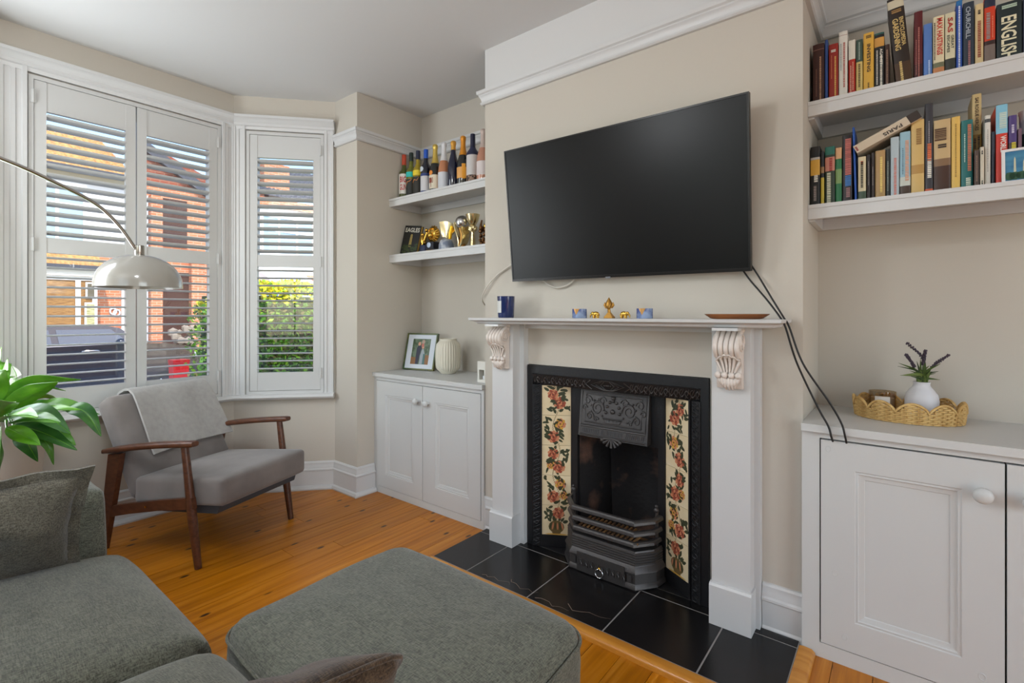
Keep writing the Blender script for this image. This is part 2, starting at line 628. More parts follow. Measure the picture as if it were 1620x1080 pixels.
# ---- bay walls: a frame (s along the wall, t outwards, z)
def frame(p0, p1):
    d = Vector((p1[0] - p0[0], p1[1] - p0[1])); L = d.length; d /= L
    o = Vector((-d.y, d.x))
    return Matrix(((d.x, o.x, 0, p0[0]), (d.y, o.y, 0, p0[1]), (0, 0, 1, 0), (0, 0, 0, 1))), L

WZ0, WZ1 = 0.662, 2.43
def bay_wall(name, p0, p1, s0, s1):
    T, L = frame(p0, p1)
    b = B(T)
    e = 0.0
    b.box(-e, s0, 0, 0.13, 0, ZC); b.box(s1, L + e, 0, 0.13, 0, ZC)
    b.box(s0, s1, 0, 0.13, 0, WZ0); b.box(s0, s1, 0, 0.13, WZ1, ZC)
    struct(obj(name, b, WALL, smooth=0))
    return T, L

TF, LF = bay_wall('wall_bay_front', BC, BA, 0.13, 1.037)
TA, LA = bay_wall('wall_bay_angle', BA, BB, 0.083, 0.578)
TL_, LL_ = bay_wall('wall_bay_left', BD, BC, 0.08, 0.57)

# ---- windows: shutter frame, sash, glass, architraves
def window(n, T, s0, s1, arch):
    b = B(T)
    fw = 0.020
    b.box(s0, s0 + fw, -0.02, 0.05, WZ0, WZ1); b.box(s1 - fw, s1, -0.02, 0.05, WZ0, WZ1)
    b.box(s0 + fw, s1 - fw, -0.02, 0.05, WZ1 - fw, WZ1); b.box(s0 + fw, s1 - fw, -0.02, 0.05, WZ0, WZ0 + fw)
    b.bevel(0.003, 1)
    w = struct(obj('window_%d' % n, b, SHUT))
    zm = 1.56
    for z0, z1, t in ((WZ0 + 0.02, zm + 0.02, 0.085), (zm - 0.02, WZ1 - 0.02, 0.105)):
        b = B(T)
        sw = 0.042
        b.box(s0 + 0.004, s0 + sw, t - 0.015, t + 0.015, z0, z1); b.box(s1 - sw, s1 - 0.004, t - 0.015, t + 0.015, z0, z1)
        b.box(s0 + sw, s1 - sw, t - 0.015, t + 0.015, z0, z0 + 0.04); b.box(s0 + sw, s1 - sw, t - 0.015, t + 0.015, z1 - 0.04, z1)
        s = obj('sash', b, SHUT, w)
        b = B(T); b.box(s0 + sw, s1 - sw, t - 0.002, t + 0.002, z0 + 0.04, z1 - 0.04)
        obj('pane', b, GLASS, s, smooth=0)
    # fluted architraves beside the opening
    for a0, a1 in arch:
        k = 0
        q = a0
        prof = [(a0, 0), (a0, -0.012)]
        m = max(2, int((a1 - a0) / 0.019))
        st = (a1 - a0) / m
        for i in range(m):
            x = a0 + i * st
            h = -0.030 if i in (0, m - 1) else (-0.022 if i % 2 else -0.016)
            prof += [(x + st * 0.12, h), (x + st * 0.88, h)]
        prof += [(a1, -0.012), (a1, 0)]
        b = B(T); b.prism(prof, WZ0, 2.47, 'z')
        obj('architrave', b, TRIM, w, smooth=25)
    return w

w1 = window(1, TF, 0.13, 1.037, [(0.0, 0.128), (1.039, 1.123)])
w2 = window(2, TA, 0.083, 0.578, [(0.0, 0.081), (0.58, 0.645)])
w3 = window(3, TL_, 0.08, 0.57, [(0.0, 0.078), (0.572, 0.64)])

# ---- head moulding, window board, skirting, picture rail
head = [(0, 0), (0.022, 0), (0.026, 0.018), (0.034, 0.024), (0.034, 0.04), (0.046, 0.05), (0.056, 0.066), (0.062, 0.07), (0.062, 0.086), (0, 0.092)]
bayp = [BD, BC, BA, BB]
b = B(); b.sweep(head, bayp, -1, 2.44)
struct(obj('trim_1', b, TRIM, smooth=25))
sill = [(-0.1, 0), (0.05, 0), (0.062, 0.006), (0.068, 0.018), (0.062, 0.03), (0.05, 0.036), (-0.1, 0.036)]
b = B(); b.sweep([(0, 0), (0.05, 0), (0.062, 0.006), (0.068, 0.018), (0.062, 0.03), (0.05, 0.036), (0, 0.036)], bayp, -1, 0.626)
struct(obj('trim_2', b, TRIM, smooth=50))
skirt = [(0, 0), (0.034, 0), (0.036, 0.010), (0.030, 0.024), (0.019, 0.030), (0.018, 0.03), (0.018, 0.125), (0.024, 0.130), (0.024, 0.138), (0.017, 0.144), (0.015, 0.160), (0.011, 0.172), (0.012, 0.180), (0.006, 0.188), (0, 0.190)]
b = B(); b.sweep(skirt, [BD, BC, BA, BB, (XP, 1.905), (XP, 2.036)], -1)
struct(obj('baseboard_bay', b, TRIM, smooth=30))
sk2 = [(d * (1 if h > 0.03 else 0.52), h) for d, h in skirt]
for nm, p in (('baseboard_chimney_left', [(XL, 2.04), (XL, YF), (-1.688, YF)]), ('baseboard_chimney_right', [(-0.41, YF), (XR, YF), (XR, 2.06)])):
    b = B(); b.sweep(sk2, p, -1)
    struct(obj(nm, b, TRIM, smooth=30))
b = B(); b.sweep(skirt, [(XP, Y0), (XP, -0.182)], -1)
struct(obj('baseboard_front', b, TRIM, smooth=30))
rail = [(0, 0), (0.014, 0), (0.020, 0.006), (0.020, 0.012), (0.014, 0.016), (0.016, 0.03), (0.024, 0.044), (0.026, 0.046), (0.026, 0.052), (0.034, 0.058), (0.036, 0.074), (0, 0.076)]
b = B(); b.sweep(rail, [(-3.06, 1.905), (XP, 1.905), (XP, YB), (XL, YB)], -1, 2.350)
struct(obj('trim_3', b, TRIM, smooth=25))
b = B(); b.sweep(rail, [(XL, YB), (XL, YF), (XR, YF), (XR, YB), (X1, YB)], -1, 2.362)
struct(obj('trim_4', b, TRIM, smooth=25))

# ---- plantation shutters
def louvre_mesh(T, L, tilt):
    b = B()
    pr = []
    for i in range(10):
        a = 2 * PI * i / 10
        pr.append((0.0315 * math.cos(a), 0.0055 * math.sin(a)))
    ca, sa = math.cos(tilt), math.sin(tilt)
    pr = [(x * ca - z * sa, x * sa + z * ca) for x, z in pr]
    R3 = T.to_3x3().to_4x4()
    b.T = R3
    b.prism(pr, -L / 2, L / 2, 'x')
    bmesh.ops.recalc_face_normals(b.bm, faces=b.bm.faces)
    me = bpy.data.meshes.new('louvre'); b.bm.to_mesh(me); b.bm.free()
    me.shade_smooth(); me.set_sharp_from_angle(angle=math.radians(50))
    me.materials.append(SHUT)
    return me

def shutter(T, s0, s1, label, hinge):
    st = 0.047
    t0, t1 = -0.016, 0.014
    z0, z1 = WZ0 + 0.022, WZ1 - 0.022
    th = thing('plantation_shutter', T @ Vector(((s0 + s1) / 2, 0, z0)), label, 'shutter', 'shutters of the bay window')
    for a, c in ((s0, s0 + st), (s1 - st, s1)):
        b = B(T); b.box(a, c, t0, t1, z0, z1); b.bevel(0.003, 1); obj('stile', b, SHUT, th)
    zs = (z0, 0.806, 1.522, 1.602, 2.258, z1)
    for a, c in ((zs[0], zs[1]), (zs[2], zs[3]), (zs[4], zs[5])):
        b = B(T); b.box(s0 + st, s1 - st, t0 + 0.003, t1 - 0.003, a, c); b.bevel(0.002, 1); obj('rail', b, SHUT, th)
    L = s1 - s0 - 2 * st - 0.002
    for a, c, n, tl in ((zs[1], zs[2], 14, -0.05), (zs[3], zs[4], 13, -0.26)):
        me = louvre_mesh(T, L, tl)
        p = (c - a) / n
        for i in range(n):
            o = bpy.data.objects.new('louvre', me); C.objects.link(o)
            place(o, T @ Vector(((s0 + s1) / 2, 0.0, a + p * (i + 0.5))), th)
    hs = s0 - 0.004 if hinge < 0 else s1 + 0.004
    for z in (0.80, 1.56, 2.32):
        b = B(T); b.lathe([(0.005, -0.035), (0.005, 0.035)], (hs, t0 - 0.009, z), 8); b.box(hs - 0.011, hs + 0.011, t0 - 0.008, t0 - 0.004, z - 0.033, z + 0.033)
        obj('hinge', b, SHUT, th)
    return th

shutter(TF, 0.152, 0.580, 'left white louvred shutter panel of the wide bay window, behind the lamp shade', -1)
shutter(TF, 0.586, 1.015, 'right white louvred shutter panel of the wide bay window, behind the armchair', 1)
shutter(TA, 0.105, 0.556, 'narrow white louvred shutter panel in the angled window beside the alcove pier', 1)
# ================================================================ hearth, surround, cast-iron insert
hz = 0.021
b = B(); b.box(-1.79, -0.285, 1.643, YF - 0.001, 0.001, hz - 0.0022)
hearth = tag(obj('hearth', b, GROUT, smooth=0), 'black tiled hearth slab with pale grout lines on the floor in front of the fireplace', 'hearth')
xs = [-1.792, -1.568, -1.223, -0.872, -0.527, -0.285]
for i in range(5):
    for y0, y1 in ((1.644, 1.984), (1.990, 2.046)):
        b = B(); b.box(xs[i] + 0.003, xs[i + 1] - 0.003, y0, y1, 0.012, hz - 0.001); b.bevel(0.0015, 1)
        t = obj('hearth_tile', b, TILEB, hearth)
        if y0 < 1.7 and i in (1, 2):     # chipped pale cracks near the front edge
            b = B()
            base = xs[i] + (0.08 if i == 1 else 0.03)
            for q in range(2):
                p = Vector((base + q * 0.13, 1.66 + q * 0.05, hz + 0.0004)); pp = [p.copy()]
                for s in range(7):
                    p = p + Vector((RND.uniform(0.01, 0.035), RND.uniform(-0.018, 0.022), 0)); pp.append(p.copy())
                b.tube(pp, [0.0012 * (1 - k / 9) for k in range(8)], 5, flatz=0.3)
            obj('crack', b, flat((150, 128, 112), 0.8), t)
b = B(); b.prism([(1.586, 0.0), (1.586, 0.012), (1.594, 0.02), (1.606, 0.023), (1.636, 0.021), (1.641, 0.019), (1.641, 0.0)], -1.80, -0.232, "x")
tag(obj('hearth_edging', b, EDGEW, smooth=50), 'honey coloured rounded wooden strip along the front of the black hearth', 'wood trim')
b = B(); b.prism([(-0.284, 0.0), (-0.284, 0.02), (-0.27, 0.023), (-0.245, 0.021), (-0.235, 0.012), (-0.235, 0)], 1.642, 2.010, 'y')
tag(obj('hearth_edging', b, EDGEW, smooth=50), 'short honey coloured wooden strip on the right end of the black hearth', 'wood trim')

sur = thing('fire_surround', (-1.055, YF, hz), 'white painted wooden fire surround with carved corbels and a narrow mantel shelf', 'fireplace')
# shelf
sh = [(0.0, 1.150), (0.130, 1.150), (0.140, 1.154), (0.146, 1.162), (0.160, 1.166), (0.176, 1.170), (0.178, 1.182), (0.0, 1.182)]
b = B()
mp = [(-1.735, YF), (-1.735, 1.99), (-0.334, 1.99), (-0.334, YF)]
R0 = 0.06
b.sweep([(-0.05, 1.150), (0.085, 1.150), (0.094, 1.154), (0.098, 1.162), (0.112, 1.166), (0.124, 1.170), (0.126, 1.182), (-0.05, 1.182)],
        [(-1.735 + 0.105, YF - 0.001), (-1.735 + 0.105, 1.975), (-0.334 - 0.105, 1.975), (-0.334 - 0.105, YF - 0.001)], -1)
b.box(-1.68, -0.39, 2.0, YF - 0.001, 1.150, 1.1818)
obj('mantel_shelf', b, TRIM, sur, smooth=25)
b = B(); b.box(-1.53, -0.585, 2.022, YF - 0.001, 1.128, 1.150); b.bevel(0.004, 1); obj('bed_mould', b, TRIM, sur)

def corbel(xc):
    hw = 0.047
    root = None
    # S-shaped side outline (y, z), y forward is smaller
    zt, ztop = 0.925, 1.140
    def front(z):
        s = (z - zt) / (ztop - zt)
        # bulging scroll on top, waist, small scroll below
        bulge = 0.078 * math.exp(-((s - 0.72) / 0.26) ** 2) + 0.034 * math.exp(-((s - 0.22) / 0.2) ** 2) + 0.012 * math.exp(-((s - 0.0) / 0.12) ** 2)
        return 1.955 - bulge
    b = B()
    n = 26
    poly = [(front(zt + (ztop - zt) * i / n), zt + (ztop - zt) * i / n) for i in range(n + 1)] + [(1.953, ztop), (1.953, zt)]
    b.prism(poly, xc - hw + 0.003, xc + hw - 0.003, 'x')
    body = obj('corbel', b, TRIM_C, sur, smooth=45)
    # five rounded ribs over the top scroll
    for k in range(5):
        x = xc - hw + 0.0094 + k * 0.0188
        b = B()
        pts = []
        for i in range(22):
            s = 0.56 + 0.44 * i / 21
            z = zt + (ztop - zt) * s
            pts.append((x, front(z) + 0.001, z))
        pts.append((x, front(ztop) + 0.03, ztop - 0.002))
        b.tube(pts, [0.0095] * len(pts), 10)
        obj('rib', b, TRIM_C, body, smooth=60)
    # side scroll rings
    for sd in (-1, 1):
        b = B()
        pts = []
        for i in range(40):
            a = i * 0.42; r = 0.036 * (1 - i / 46)
            pts.append((xc + sd * (hw - 0.001), 1.918 + r * math.cos(a), 1.092 + r * math.sin(a)))
        b.tube(pts, 0.0035, 6)
        obj('scroll', b, TRIM_C, body, smooth=60)
    # shell fan
    b = B()
    for k in range(6):
        f = (k - 2.5) / 2.5
        pts = []
        for i in range(9):
            u = i / 8
            z = 0.985 + 0.062 * u * (1 - 0.28 * f * f)
            x = xc + f * (0.022 + 0.019 * u)
            pts.append((x, front(z) - 0.006 - 0.006 * math.sin(PI * u), z))
        b.tube(pts, [0.0038 + 0.0016 * (i / 8) for i in range(9)], 6)
    pts = []
    for i in range(41):
        f = -1 + 2 * i / 40
        z = 1.048 - 0.020 * f * f + 0.004 * abs(math.sin(f * PI * 2.5))
        pts.append((xc + f * 0.041, front(z) - 0.009, z))
    b.tube(pts, 0.0038, 6)
    obj('shell', b, TRIM_C, body, smooth=60)
    for k in range(4):
        b = B(); b.ball((xc - 0.0355 + k * 0.0237, front(0.975) - 0.010, 0.975), 0.0122, 14)
        obj('bead', b, TRIM_C, body, smooth=60)
    b = B()
    for k in range(7):
        f = (k - 3) / 3
        pts = [(xc + f * (0.036 - 0.016 * u * abs(f)), front(0.96 - 0.04 * u) - 0.004 - 0.010 * math.sin(PI * u) * (1 - 0.3 * abs(f)), 0.965 - (0.046 - 0.016 * f * f) * u) for u in [i / 7 for i in range(8)]]
        b.tube(pts, [0.0075, 0.0078, 0.0078, 0.0074, 0.0068, 0.006, 0.005, 0.003], 8)
    obj('leaf', b, TRIM_C, body, smooth=60)
    b = B(); b.box(xc - 0.044, xc + 0.044, 1.862, 1.955, 1.140, 1.1505); b.bevel(0.002, 1)
    obj('corbel_cap', b, TRIM, sur)

TRIM_C = mat('cream_corbel_paint', (222, 212, 203), 0.45)
for x0, x1 in ((-1.686, -1.537), (-0.575, -0.426)):
    b = B(); b.box(x0 + 0.006, x1 - 0.006, 1.955, 2.012, hz, 1.1495); b.bevel(0.003, 1); obj('pilaster', b, TRIM, sur)
    b = B(); b.box(x0 - 0.004, x1 + (0.021 if x0 < -1 else 0.014), 2.012, YF - 0.0005, hz, 1.1495); b.bevel(0.002, 1); obj('backing_board', b, TRIM, sur)
    b = B(); b.prism([(1.938, hz), (1.938, 0.168), (1.944, 0.176), (1.9548, 0.178), (1.9548, hz)], x0, x1, 'x')
    b.box(x0 - 0.0, x0 + 0.006, 1.9548, 2.0115, hz, 0.176); b.box(x1 - 0.006, x1, 1.9548, 2.0115, hz, 0.176)
    obj('plinth_block', b, TRIM, sur, smooth=25)
    corbel((x0 + x1) / 2 + (0.004 if x0 < -1 else 0.002))

# ---- cast-iron combination insert
ins = thing('fireplace_insert', (-1.06, 2.1, hz), 'black cast-iron fireplace insert with floral tile columns and a barred grate', 'fireplace')
IX0, IX1, IZ = FX0 + 0.002, FX1 - 0.002, FZ - 0.002
cxm = (IX0 + IX1) / 2
b = B()      # flat outer border
bw = 0.032
b.box(IX0, IX0 + bw, 2.036, 2.075, hz, IZ); b.box(IX1 - bw, IX1, 2.036, 2.075, hz, IZ); b.box(IX0 + bw, IX1 - bw, 2.036, 2.075, IZ - 0.042, IZ)
b.bevel(0.002, 1)
obj('outer_frame', b, IRON, ins)
def ornament_band(x0, x1, z0, z1, horiz):
    """moulded band with a raised interlace"""
    b = B()
    if horiz:
        b.prism([(2.032, z1), (2.036, z1 + 0.002), (2.07, z1 + 0.002), (2.07, z0), (2.052, z0), (2.048, z0 + 0.006)], x0, x1, 'x')
    else:
        s = 1 if x1 > x0 else -1
        b.prism([(x0 - 0.002 * s, 2.036), (x0, 2.032), (x1 - 0.006 * s, 2.048), (x1, 2.052), (x1, 2.07), (x0 - 0.002 * s, 2.07)], z0, z1, 'z')
    band = obj('moulded_band', b, IRON, ins, smooth=25)
    b = B()
    # relief: diamonds in the middle, scrolls beside
    def pt(u, v):
        # u along 0..1, v across -1..1
        if horiz:
            z = (z0 + z1) / 2 + v * (z1 - z0) * 0.42
            return (x0 + (x1 - x0) * u, 2.0325 + (z1 - z) / (z1 - z0) * 0.0145, z)
        xx = (x0 + x1) / 2 + v * (x1 - x0) * 0.42
        return (xx, 2.0325 + (xx - x0) / (x1 - x0) * 0.0145, z0 + (z1 - z0) * u)
    Ln = abs(x1 - x0) if horiz else (z1 - z0)
    n = int(Ln / 0.022)
    for k in range(n):
        u = (k + 0.5) / n
        if horiz and abs(u - 0.5) < 0.13:
            continue
        du = 0.010 / Ln
        fl = 1 if k % 2 else -1
        b.tube([pt(u + du * math.cos(a) * 0.9, fl * 0.75 * math.sin(a) * (0.5 + 0.1 * a)) for a in [i * 0.55 for i in range(10)]], 0.0022, 5)
        b.tube([pt(u - du, -0.9), pt(u + du * 0.2, -0.2 * fl), pt(u + du, 0.9)], 0.0020, 5)
        b.ball(pt(u, 0.6 * fl), 0.0034, 6)
    if horiz:
        for q in (0.10, 0.07, 0.04):
            b.tube([pt(0.5 - q, 0), pt(0.5 - q * 0.3, 0.95), pt(0.5 + q * 0.3, 0.95), pt(0.5 + q, 0), pt(0.5 + q * 0.3, -0.95), pt(0.5 - q * 0.3, -0.95)], 0.0026, 5, closed=True)
        for q in range(4):
            b.ball(pt(0.5 + (q - 1.5) * 0.012, 0), 0.004, 6)
        for sd in (-1, 1):
            b.tube([pt(0.5 + sd * 0.10, 0.95), pt(0.5 + sd * 0.135, 0), pt(0.5 + sd * 0.10, -0.95)], 0.0026, 5)
    obj('relief', b, IRONG if horiz else IRON, band, smooth=60)
bt, bb_ = IZ - 0.044, IZ - 0.098
ornament_band(IX0 + bw, IX1 - bw, bb_, bt, True)
ornament_band(IX0 + bw, IX0 + bw + 0.044, hz, bb_, False)
ornament_band(IX1 - bw, IX1 - bw - 0.044, hz, bb_, False)

# splayed cheeks with five printed tiles a side
TO_L, TI_L = Vector((-1.434, 2.055)), Vector((-1.306, 2.130))
TO_R, TI_R = Vector((-0.688, 2.055)), Vector((-0.816, 2.130))
CREAM = mat('cream_glazed_tile', (226, 205, 165), 0.25, coat=0.3, var=(9, (1, 1, 1), (232, 216, 182), 0.4, 0.7))
PRINT = [flat((160, 78, 58), 0.35), flat((204, 132, 96), 0.35), flat((206, 158, 66), 0.35), flat((62, 68, 48), 0.35), flat((112, 92, 56), 0.35), flat((92, 44, 34), 0.35)]
def tile_column(po, pi, seed):
    rr = random.Random(seed)
    d = (pi - po); W = d.length; d = d / W
    nrm = Vector((-d.y, d.x))
    if nrm.y > 0:
        nrm = -nrm
    z0 = 0.080; H = 0.152
    # iron backing cheek and edge strips
    b = B()
    q = lambda w, o, z: (po.x + d.x * w + nrm.x * o, po.y + d.y * w + nrm.y * o, z)
    b.quadbox([q(-0.012, -0.012, hz), q(W + 0.012, -0.012, hz), q(W + 0.012, -0.004, hz), q(-0.012, -0.004, hz)],
              [q(-0.012, -0.012, 0.848), q(W + 0.012, -0.012, 0.848), q(W + 0.012, -0.004, 0.848), q(-0.012, -0.004, 0.848)])
    for w0, w1 in ((-0.010, 0.0), (W, W + 0.012)):
        b.quadbox([q(w0, -0.004, hz), q(w1, -0.004, hz), q(w1, 0.006, hz), q(w0, 0.006, hz)], [q(w0, -0.004, 0.846), q(w1, -0.004, 0.846), q(w1, 0.006, 0.846), q(w0, 0.006, 0.846)])
    b.quadbox([q(0, -0.004, hz), q(W, -0.004, hz), q(W, 0.004, hz), q(0, 0.004, hz)], [q(0, -0.004, z0 - 0.002), q(W, -0.004, z0 - 0.002), q(W, 0.004, z0 - 0.002), q(0, 0.004, z0 - 0.002)])
    obj('cheek', b, IRON, ins, smooth=25)
    def P2(w, z, o):
        return q(W * 0.5 + w, o, z)
    for k in range(5):
        za, zb = z0 + k * H + 0.0007, z0 + (k + 1) * H - 0.0007
        b = B()
        b.quadbox([q(0.001, -0.004, za), q(W - 0.001, -0.004, za), q(W - 0.001, 0.001, za), q(0.001, 0.001, za)],
                  [q(0.001, -0.004, zb), q(W - 0.001, -0.004, zb), q(W - 0.001, 0.001, zb), q(0.001, 0.001, zb)])
        t = obj('tile', b, CREAM, ins, smooth=0)
        b = B()
        lim = W * 0.47
        def clampz(z):
            return max(za + 0.001, min(zb - 0.001, z))
        def blob(w, z, ru, rv, rot, m, o, n=9, tip=False):
            b.m = m
            pts = []
            for i in range(n):
                a = 2 * PI * i / n
                x, y = ru * math.cos(a), rv * math.sin(a)
                if tip:
                    y *= (1 - 0.55 * x / ru) if x > 0 else 1
                xx = x * math.cos(rot) - y * math.sin(rot); yy = x * math.sin(rot) + y * math.cos(rot)
                pts.append(P2(max(-lim, min(lim, w + xx)), clampz(z + yy), o))
            b.face(b.pts(pts))
        def rose(w, z, r, c1, c2):
            for i in range(9):
                a = i * 0.72
                blob(w + r * 0.62 * math.cos(a), z + r * 0.62 * math.sin(a), r * 0.48, r * 0.36, a, c1 if i % 2 else c2, 0.0016 + 0.00004 * i)
            for i in range(5):
                a = i * 1.3
                blob(w + r * 0.28 * math.cos(a), z + r * 0.28 * math.sin(a), r * 0.3, r * 0.17, a + 1, c2 if i % 2 else c1, 0.0021 + 0.00004 * i)
            for i in range(6):
                a = i * 1.05
                blob(w + r * 0.55 * math.cos(a), z + r * 0.55 * math.sin(a), r * 0.30, r * 0.05, a + 1.4, 5, 0.0024)
            blob(w, z, r * 0.16, r * 0.14, 0, 5, 0.0025)
        # winding stem
        for i in range(16):
            z = za + (zb - za) * (i + 0.5) / 16
            w = 0.018 * math.sin((z - z0) * 26 + seed)
            blob(w, z, 0.0062, 0.0016, 1.25, 4, 0.0012, 6)
        if k == 0:     # urn at the foot of the column
            b.m = 4
            blob(0, za + 0.042, 0.040, 0.032, 0, 4, 0.0013, 14)
            for i in range(6):
                blob(-0.03 + i * 0.012, za + 0.045, 0.020, 0.0042, 1.3 + i * 0.1, 1 if i % 2 else 3, 0.0015, 7)
            blob(0, za + 0.012, 0.024, 0.006, 0, 4, 0.0014, 8)
            blob(0, za + 0.004, 0.058, 0.004, 0, 2, 0.0014, 8)
            for i in range(8):
                a = rr.uniform(0.3, 2.8)
                blob(0.05 * math.cos(a), za + 0.06 + 0.025 * math.sin(a), 0.014, 0.007, a, 3, 0.0013 + 0.00002 * i, 8, True)
        for i in range(38 if k else 18):
            z = rr.uniform(za + 0.01, zb - 0.008) if k else rr.uniform(za + 0.085, zb - 0.01)
            w = 0.018 * math.sin((z - z0) * 26 + seed) + rr.choice((-1, 1)) * rr.uniform(0.010, 0.048)
            blob(w, z, rr.uniform(0.011, 0.018), rr.uniform(0.0055, 0.0085), rr.uniform(0, 6.28), 3, 0.0013 + 0.00002 * i, 9, True)
        fl = [(-0.016, 0.042, 0.030, 0, 1), (0.020, 0.108, 0.027, 2 if k % 2 else 0, 1)] if k else [(-0.012, 0.112, 0.028, 0, 1)]
        if k == 4:
            fl = [(-0.02, 0.062, 0.030, 1, 0), (0.022, 0.104, 0.026, 0, 1)]
        if k in (1, 2):
            fl.append((0.036, 0.05, 0.020, 2, 1))
        for w, zz, r, c1, c2 in fl:
            rose(w * (1 if seed % 2 else -1) * (1 if k % 2 else -0.8), za + zz, r, c1, c2)
        obj('print', b, PRINT, t, smooth=0, recalc=False)

tile_column(TO_L, TI_L, 3)
tile_column(TO_R, TI_R, 5)

# firebox behind: arched plate, hood with raised panel, sooty box
b = B()
ox0, ox1 = -1.268, -0.852
b.box(-1.300, ox0, 2.128, 2.15, hz, 0.848); b.box(ox1, -0.822, 2.128, 2.15, hz, 0.848); b.box(ox0, ox1, 2.128, 2.15, 0.60, 0.848)
b.bevel(0.002, 1)
obj('arch_plate', b, IRON, ins)
b = B()
b.quadbox([(-1.296, 2.151, hz), (-1.262, 2.151, hz), (-1.20, 2.40, hz), (-1.296, 2.40, hz)], [(-1.296, 2.151, 0.84), (-1.262, 2.151, 0.84), (-1.20, 2.38, 0.84), (-1.296, 2.38, 0.84)])
b.quadbox([(-0.858, 2.151, hz), (-0.826, 2.151, hz), (-0.826, 2.40, hz), (-0.92, 2.40, hz)], [(-0.858, 2.151, 0.84), (-0.826, 2.151, 0.84), (-0.826, 2.38, 0.84), (-0.92, 2.38, 0.84)])
b.quadbox([(-1.2, 2.38, hz), (-0.92, 2.38, hz), (-0.92, 2.40, hz), (-1.2, 2.40, hz)], [(-1.2, 2.33, 0.84), (-0.92, 2.33, 0.84), (-0.92, 2.40, 0.84), (-1.2, 2.40, 0.84)])
b.box(-1.296, -0.826, 2.151, 2.40, hz, hz + 0.06)
b.box(-1.296, -0.826, 2.151, 2.40, 0.80, 0.84)
obj('firebox', b, SOOT, ins, smooth=0)
b = B(); b.box(IX0, IX1, 2.0505, 2.150, 0.002, hz - 0.002); obj('base_plate', b, IRON, ins, smooth=0)
# hood
hx0, hx1, hz0, hz1 = -1.236, -0.884, 0.612, 0.836
hy = lambda z: 2.082 + (z - hz0) / (hz1 - hz0) * 0.03
b = B()
b.quadbox([(hx0, hy(hz0), hz0), (hx1, hy(hz0), hz0), (hx1, 2.127, hz0), (hx0, 2.127, hz0)], [(hx0, hy(hz1), hz1), (hx1, hy(hz1), hz1), (hx1, 2.127, hz1), (hx0, 2.127, hz1)])
b.bevel(0.003, 1)
hood = obj('hood', b, IRONG, ins)
b = B()
def hp(u, v, o=0.0):
    z = hz0 + (hz1 - hz0) * v
    return (hx0 + (hx1 - hx0) * u, hy(z) - o, z)
for m in (0.03, 0.09):
    b.tube([hp(m, m + 0.22), hp(1 - m, m + 0.22), hp(1 - m, 1 - m), hp(m, 1 - m)], 0.0045, 6, closed=True)
b.tube([hp(0.03, 0.04), hp(0.97, 0.04)], 0.005, 6); b.tube([hp(0.03, 0.21), hp(0.97, 0.21)], 0.004, 6)
for i in range(34):
    u = 0.06 + 0.88 * i / 33
    if abs(u - 0.33) < 0.02 or abs(u - 0.67) < 0.02:
        continue
    b.tube([hp(u, 0.08), hp(u + (0.012 if u > 0.67 else 0), 0.17)], 0.0026, 5)
# basket and scrolling leaves
b.tube([hp(0.36, 0.42), hp(0.40, 0.34), hp(0.60, 0.34), hp(0.64, 0.42)], 0.005, 6, closed=True)
for i in range(5):
    b.tube([hp(0.40 + 0.05 * i, 0.36), hp(0.39 + 0.055 * i, 0.43)], 0.0028, 5)
for sd in (-1, 1):
    for cu, cv, r0, tn in ((0.27, 0.62, 0.16, 1.6), (0.16, 0.44, 0.09, 1.3), (0.34, 0.78, 0.09, 1.2), (0.12, 0.76, 0.10, 1.2), (0.25, 0.38, 0.06, 1.1), (0.07, 0.60, 0.07, 1.1)):
        pts = []
        for i in range(22):
            a = i / 21 * tn * 2 * PI; r = r0 * (1 - 0.75 * i / 21)
            u = cu + r * 0.62 * math.cos(a); v = cv + r * math.sin(a)
            pts.append(hp(0.5 + sd * (0.5 - u), v, 0.001))
        b.tube(pts, [0.0046 * (1 - 0.4 * i / 21) for i in range(22)], 6)
    for i in range(9):
        a = i * 0.7
        b.ball(hp(0.5 + sd * (0.23 - 0.10 * math.cos(a)), 0.6 + 0.2 * math.sin(a), 0.002), 0.006, 6)
for i in range(7):
    a = PI * i / 6
    b.ball(hp(0.5 + 0.10 * math.cos(a), 0.55 + 0.25 * math.sin(a), 0.002), 0.008, 8)
b.ball(hp(0.5, 0.86, 0.003), 0.011, 8); b.ball(hp(0.5, 0.58, 0.002), 0.012, 8)
# shell drop below the hood
for i in range(7):
    a = PI + PI * i / 6
    b.tube([hp(0.5, 0.03), (hx0 + (hx1 - hx0) * 0.5 + 0.045 * math.cos(a), hy(hz0), hz0 + 0.036 * math.sin(a) - 0.0)], [0.004, 0.007], 6)
b.ball(hp(0.37, -0.02), 0.010, 8); b.ball(hp(0.63, -0.02), 0.010, 8)
obj('hood_relief', b, IRONG, hood, smooth=60)

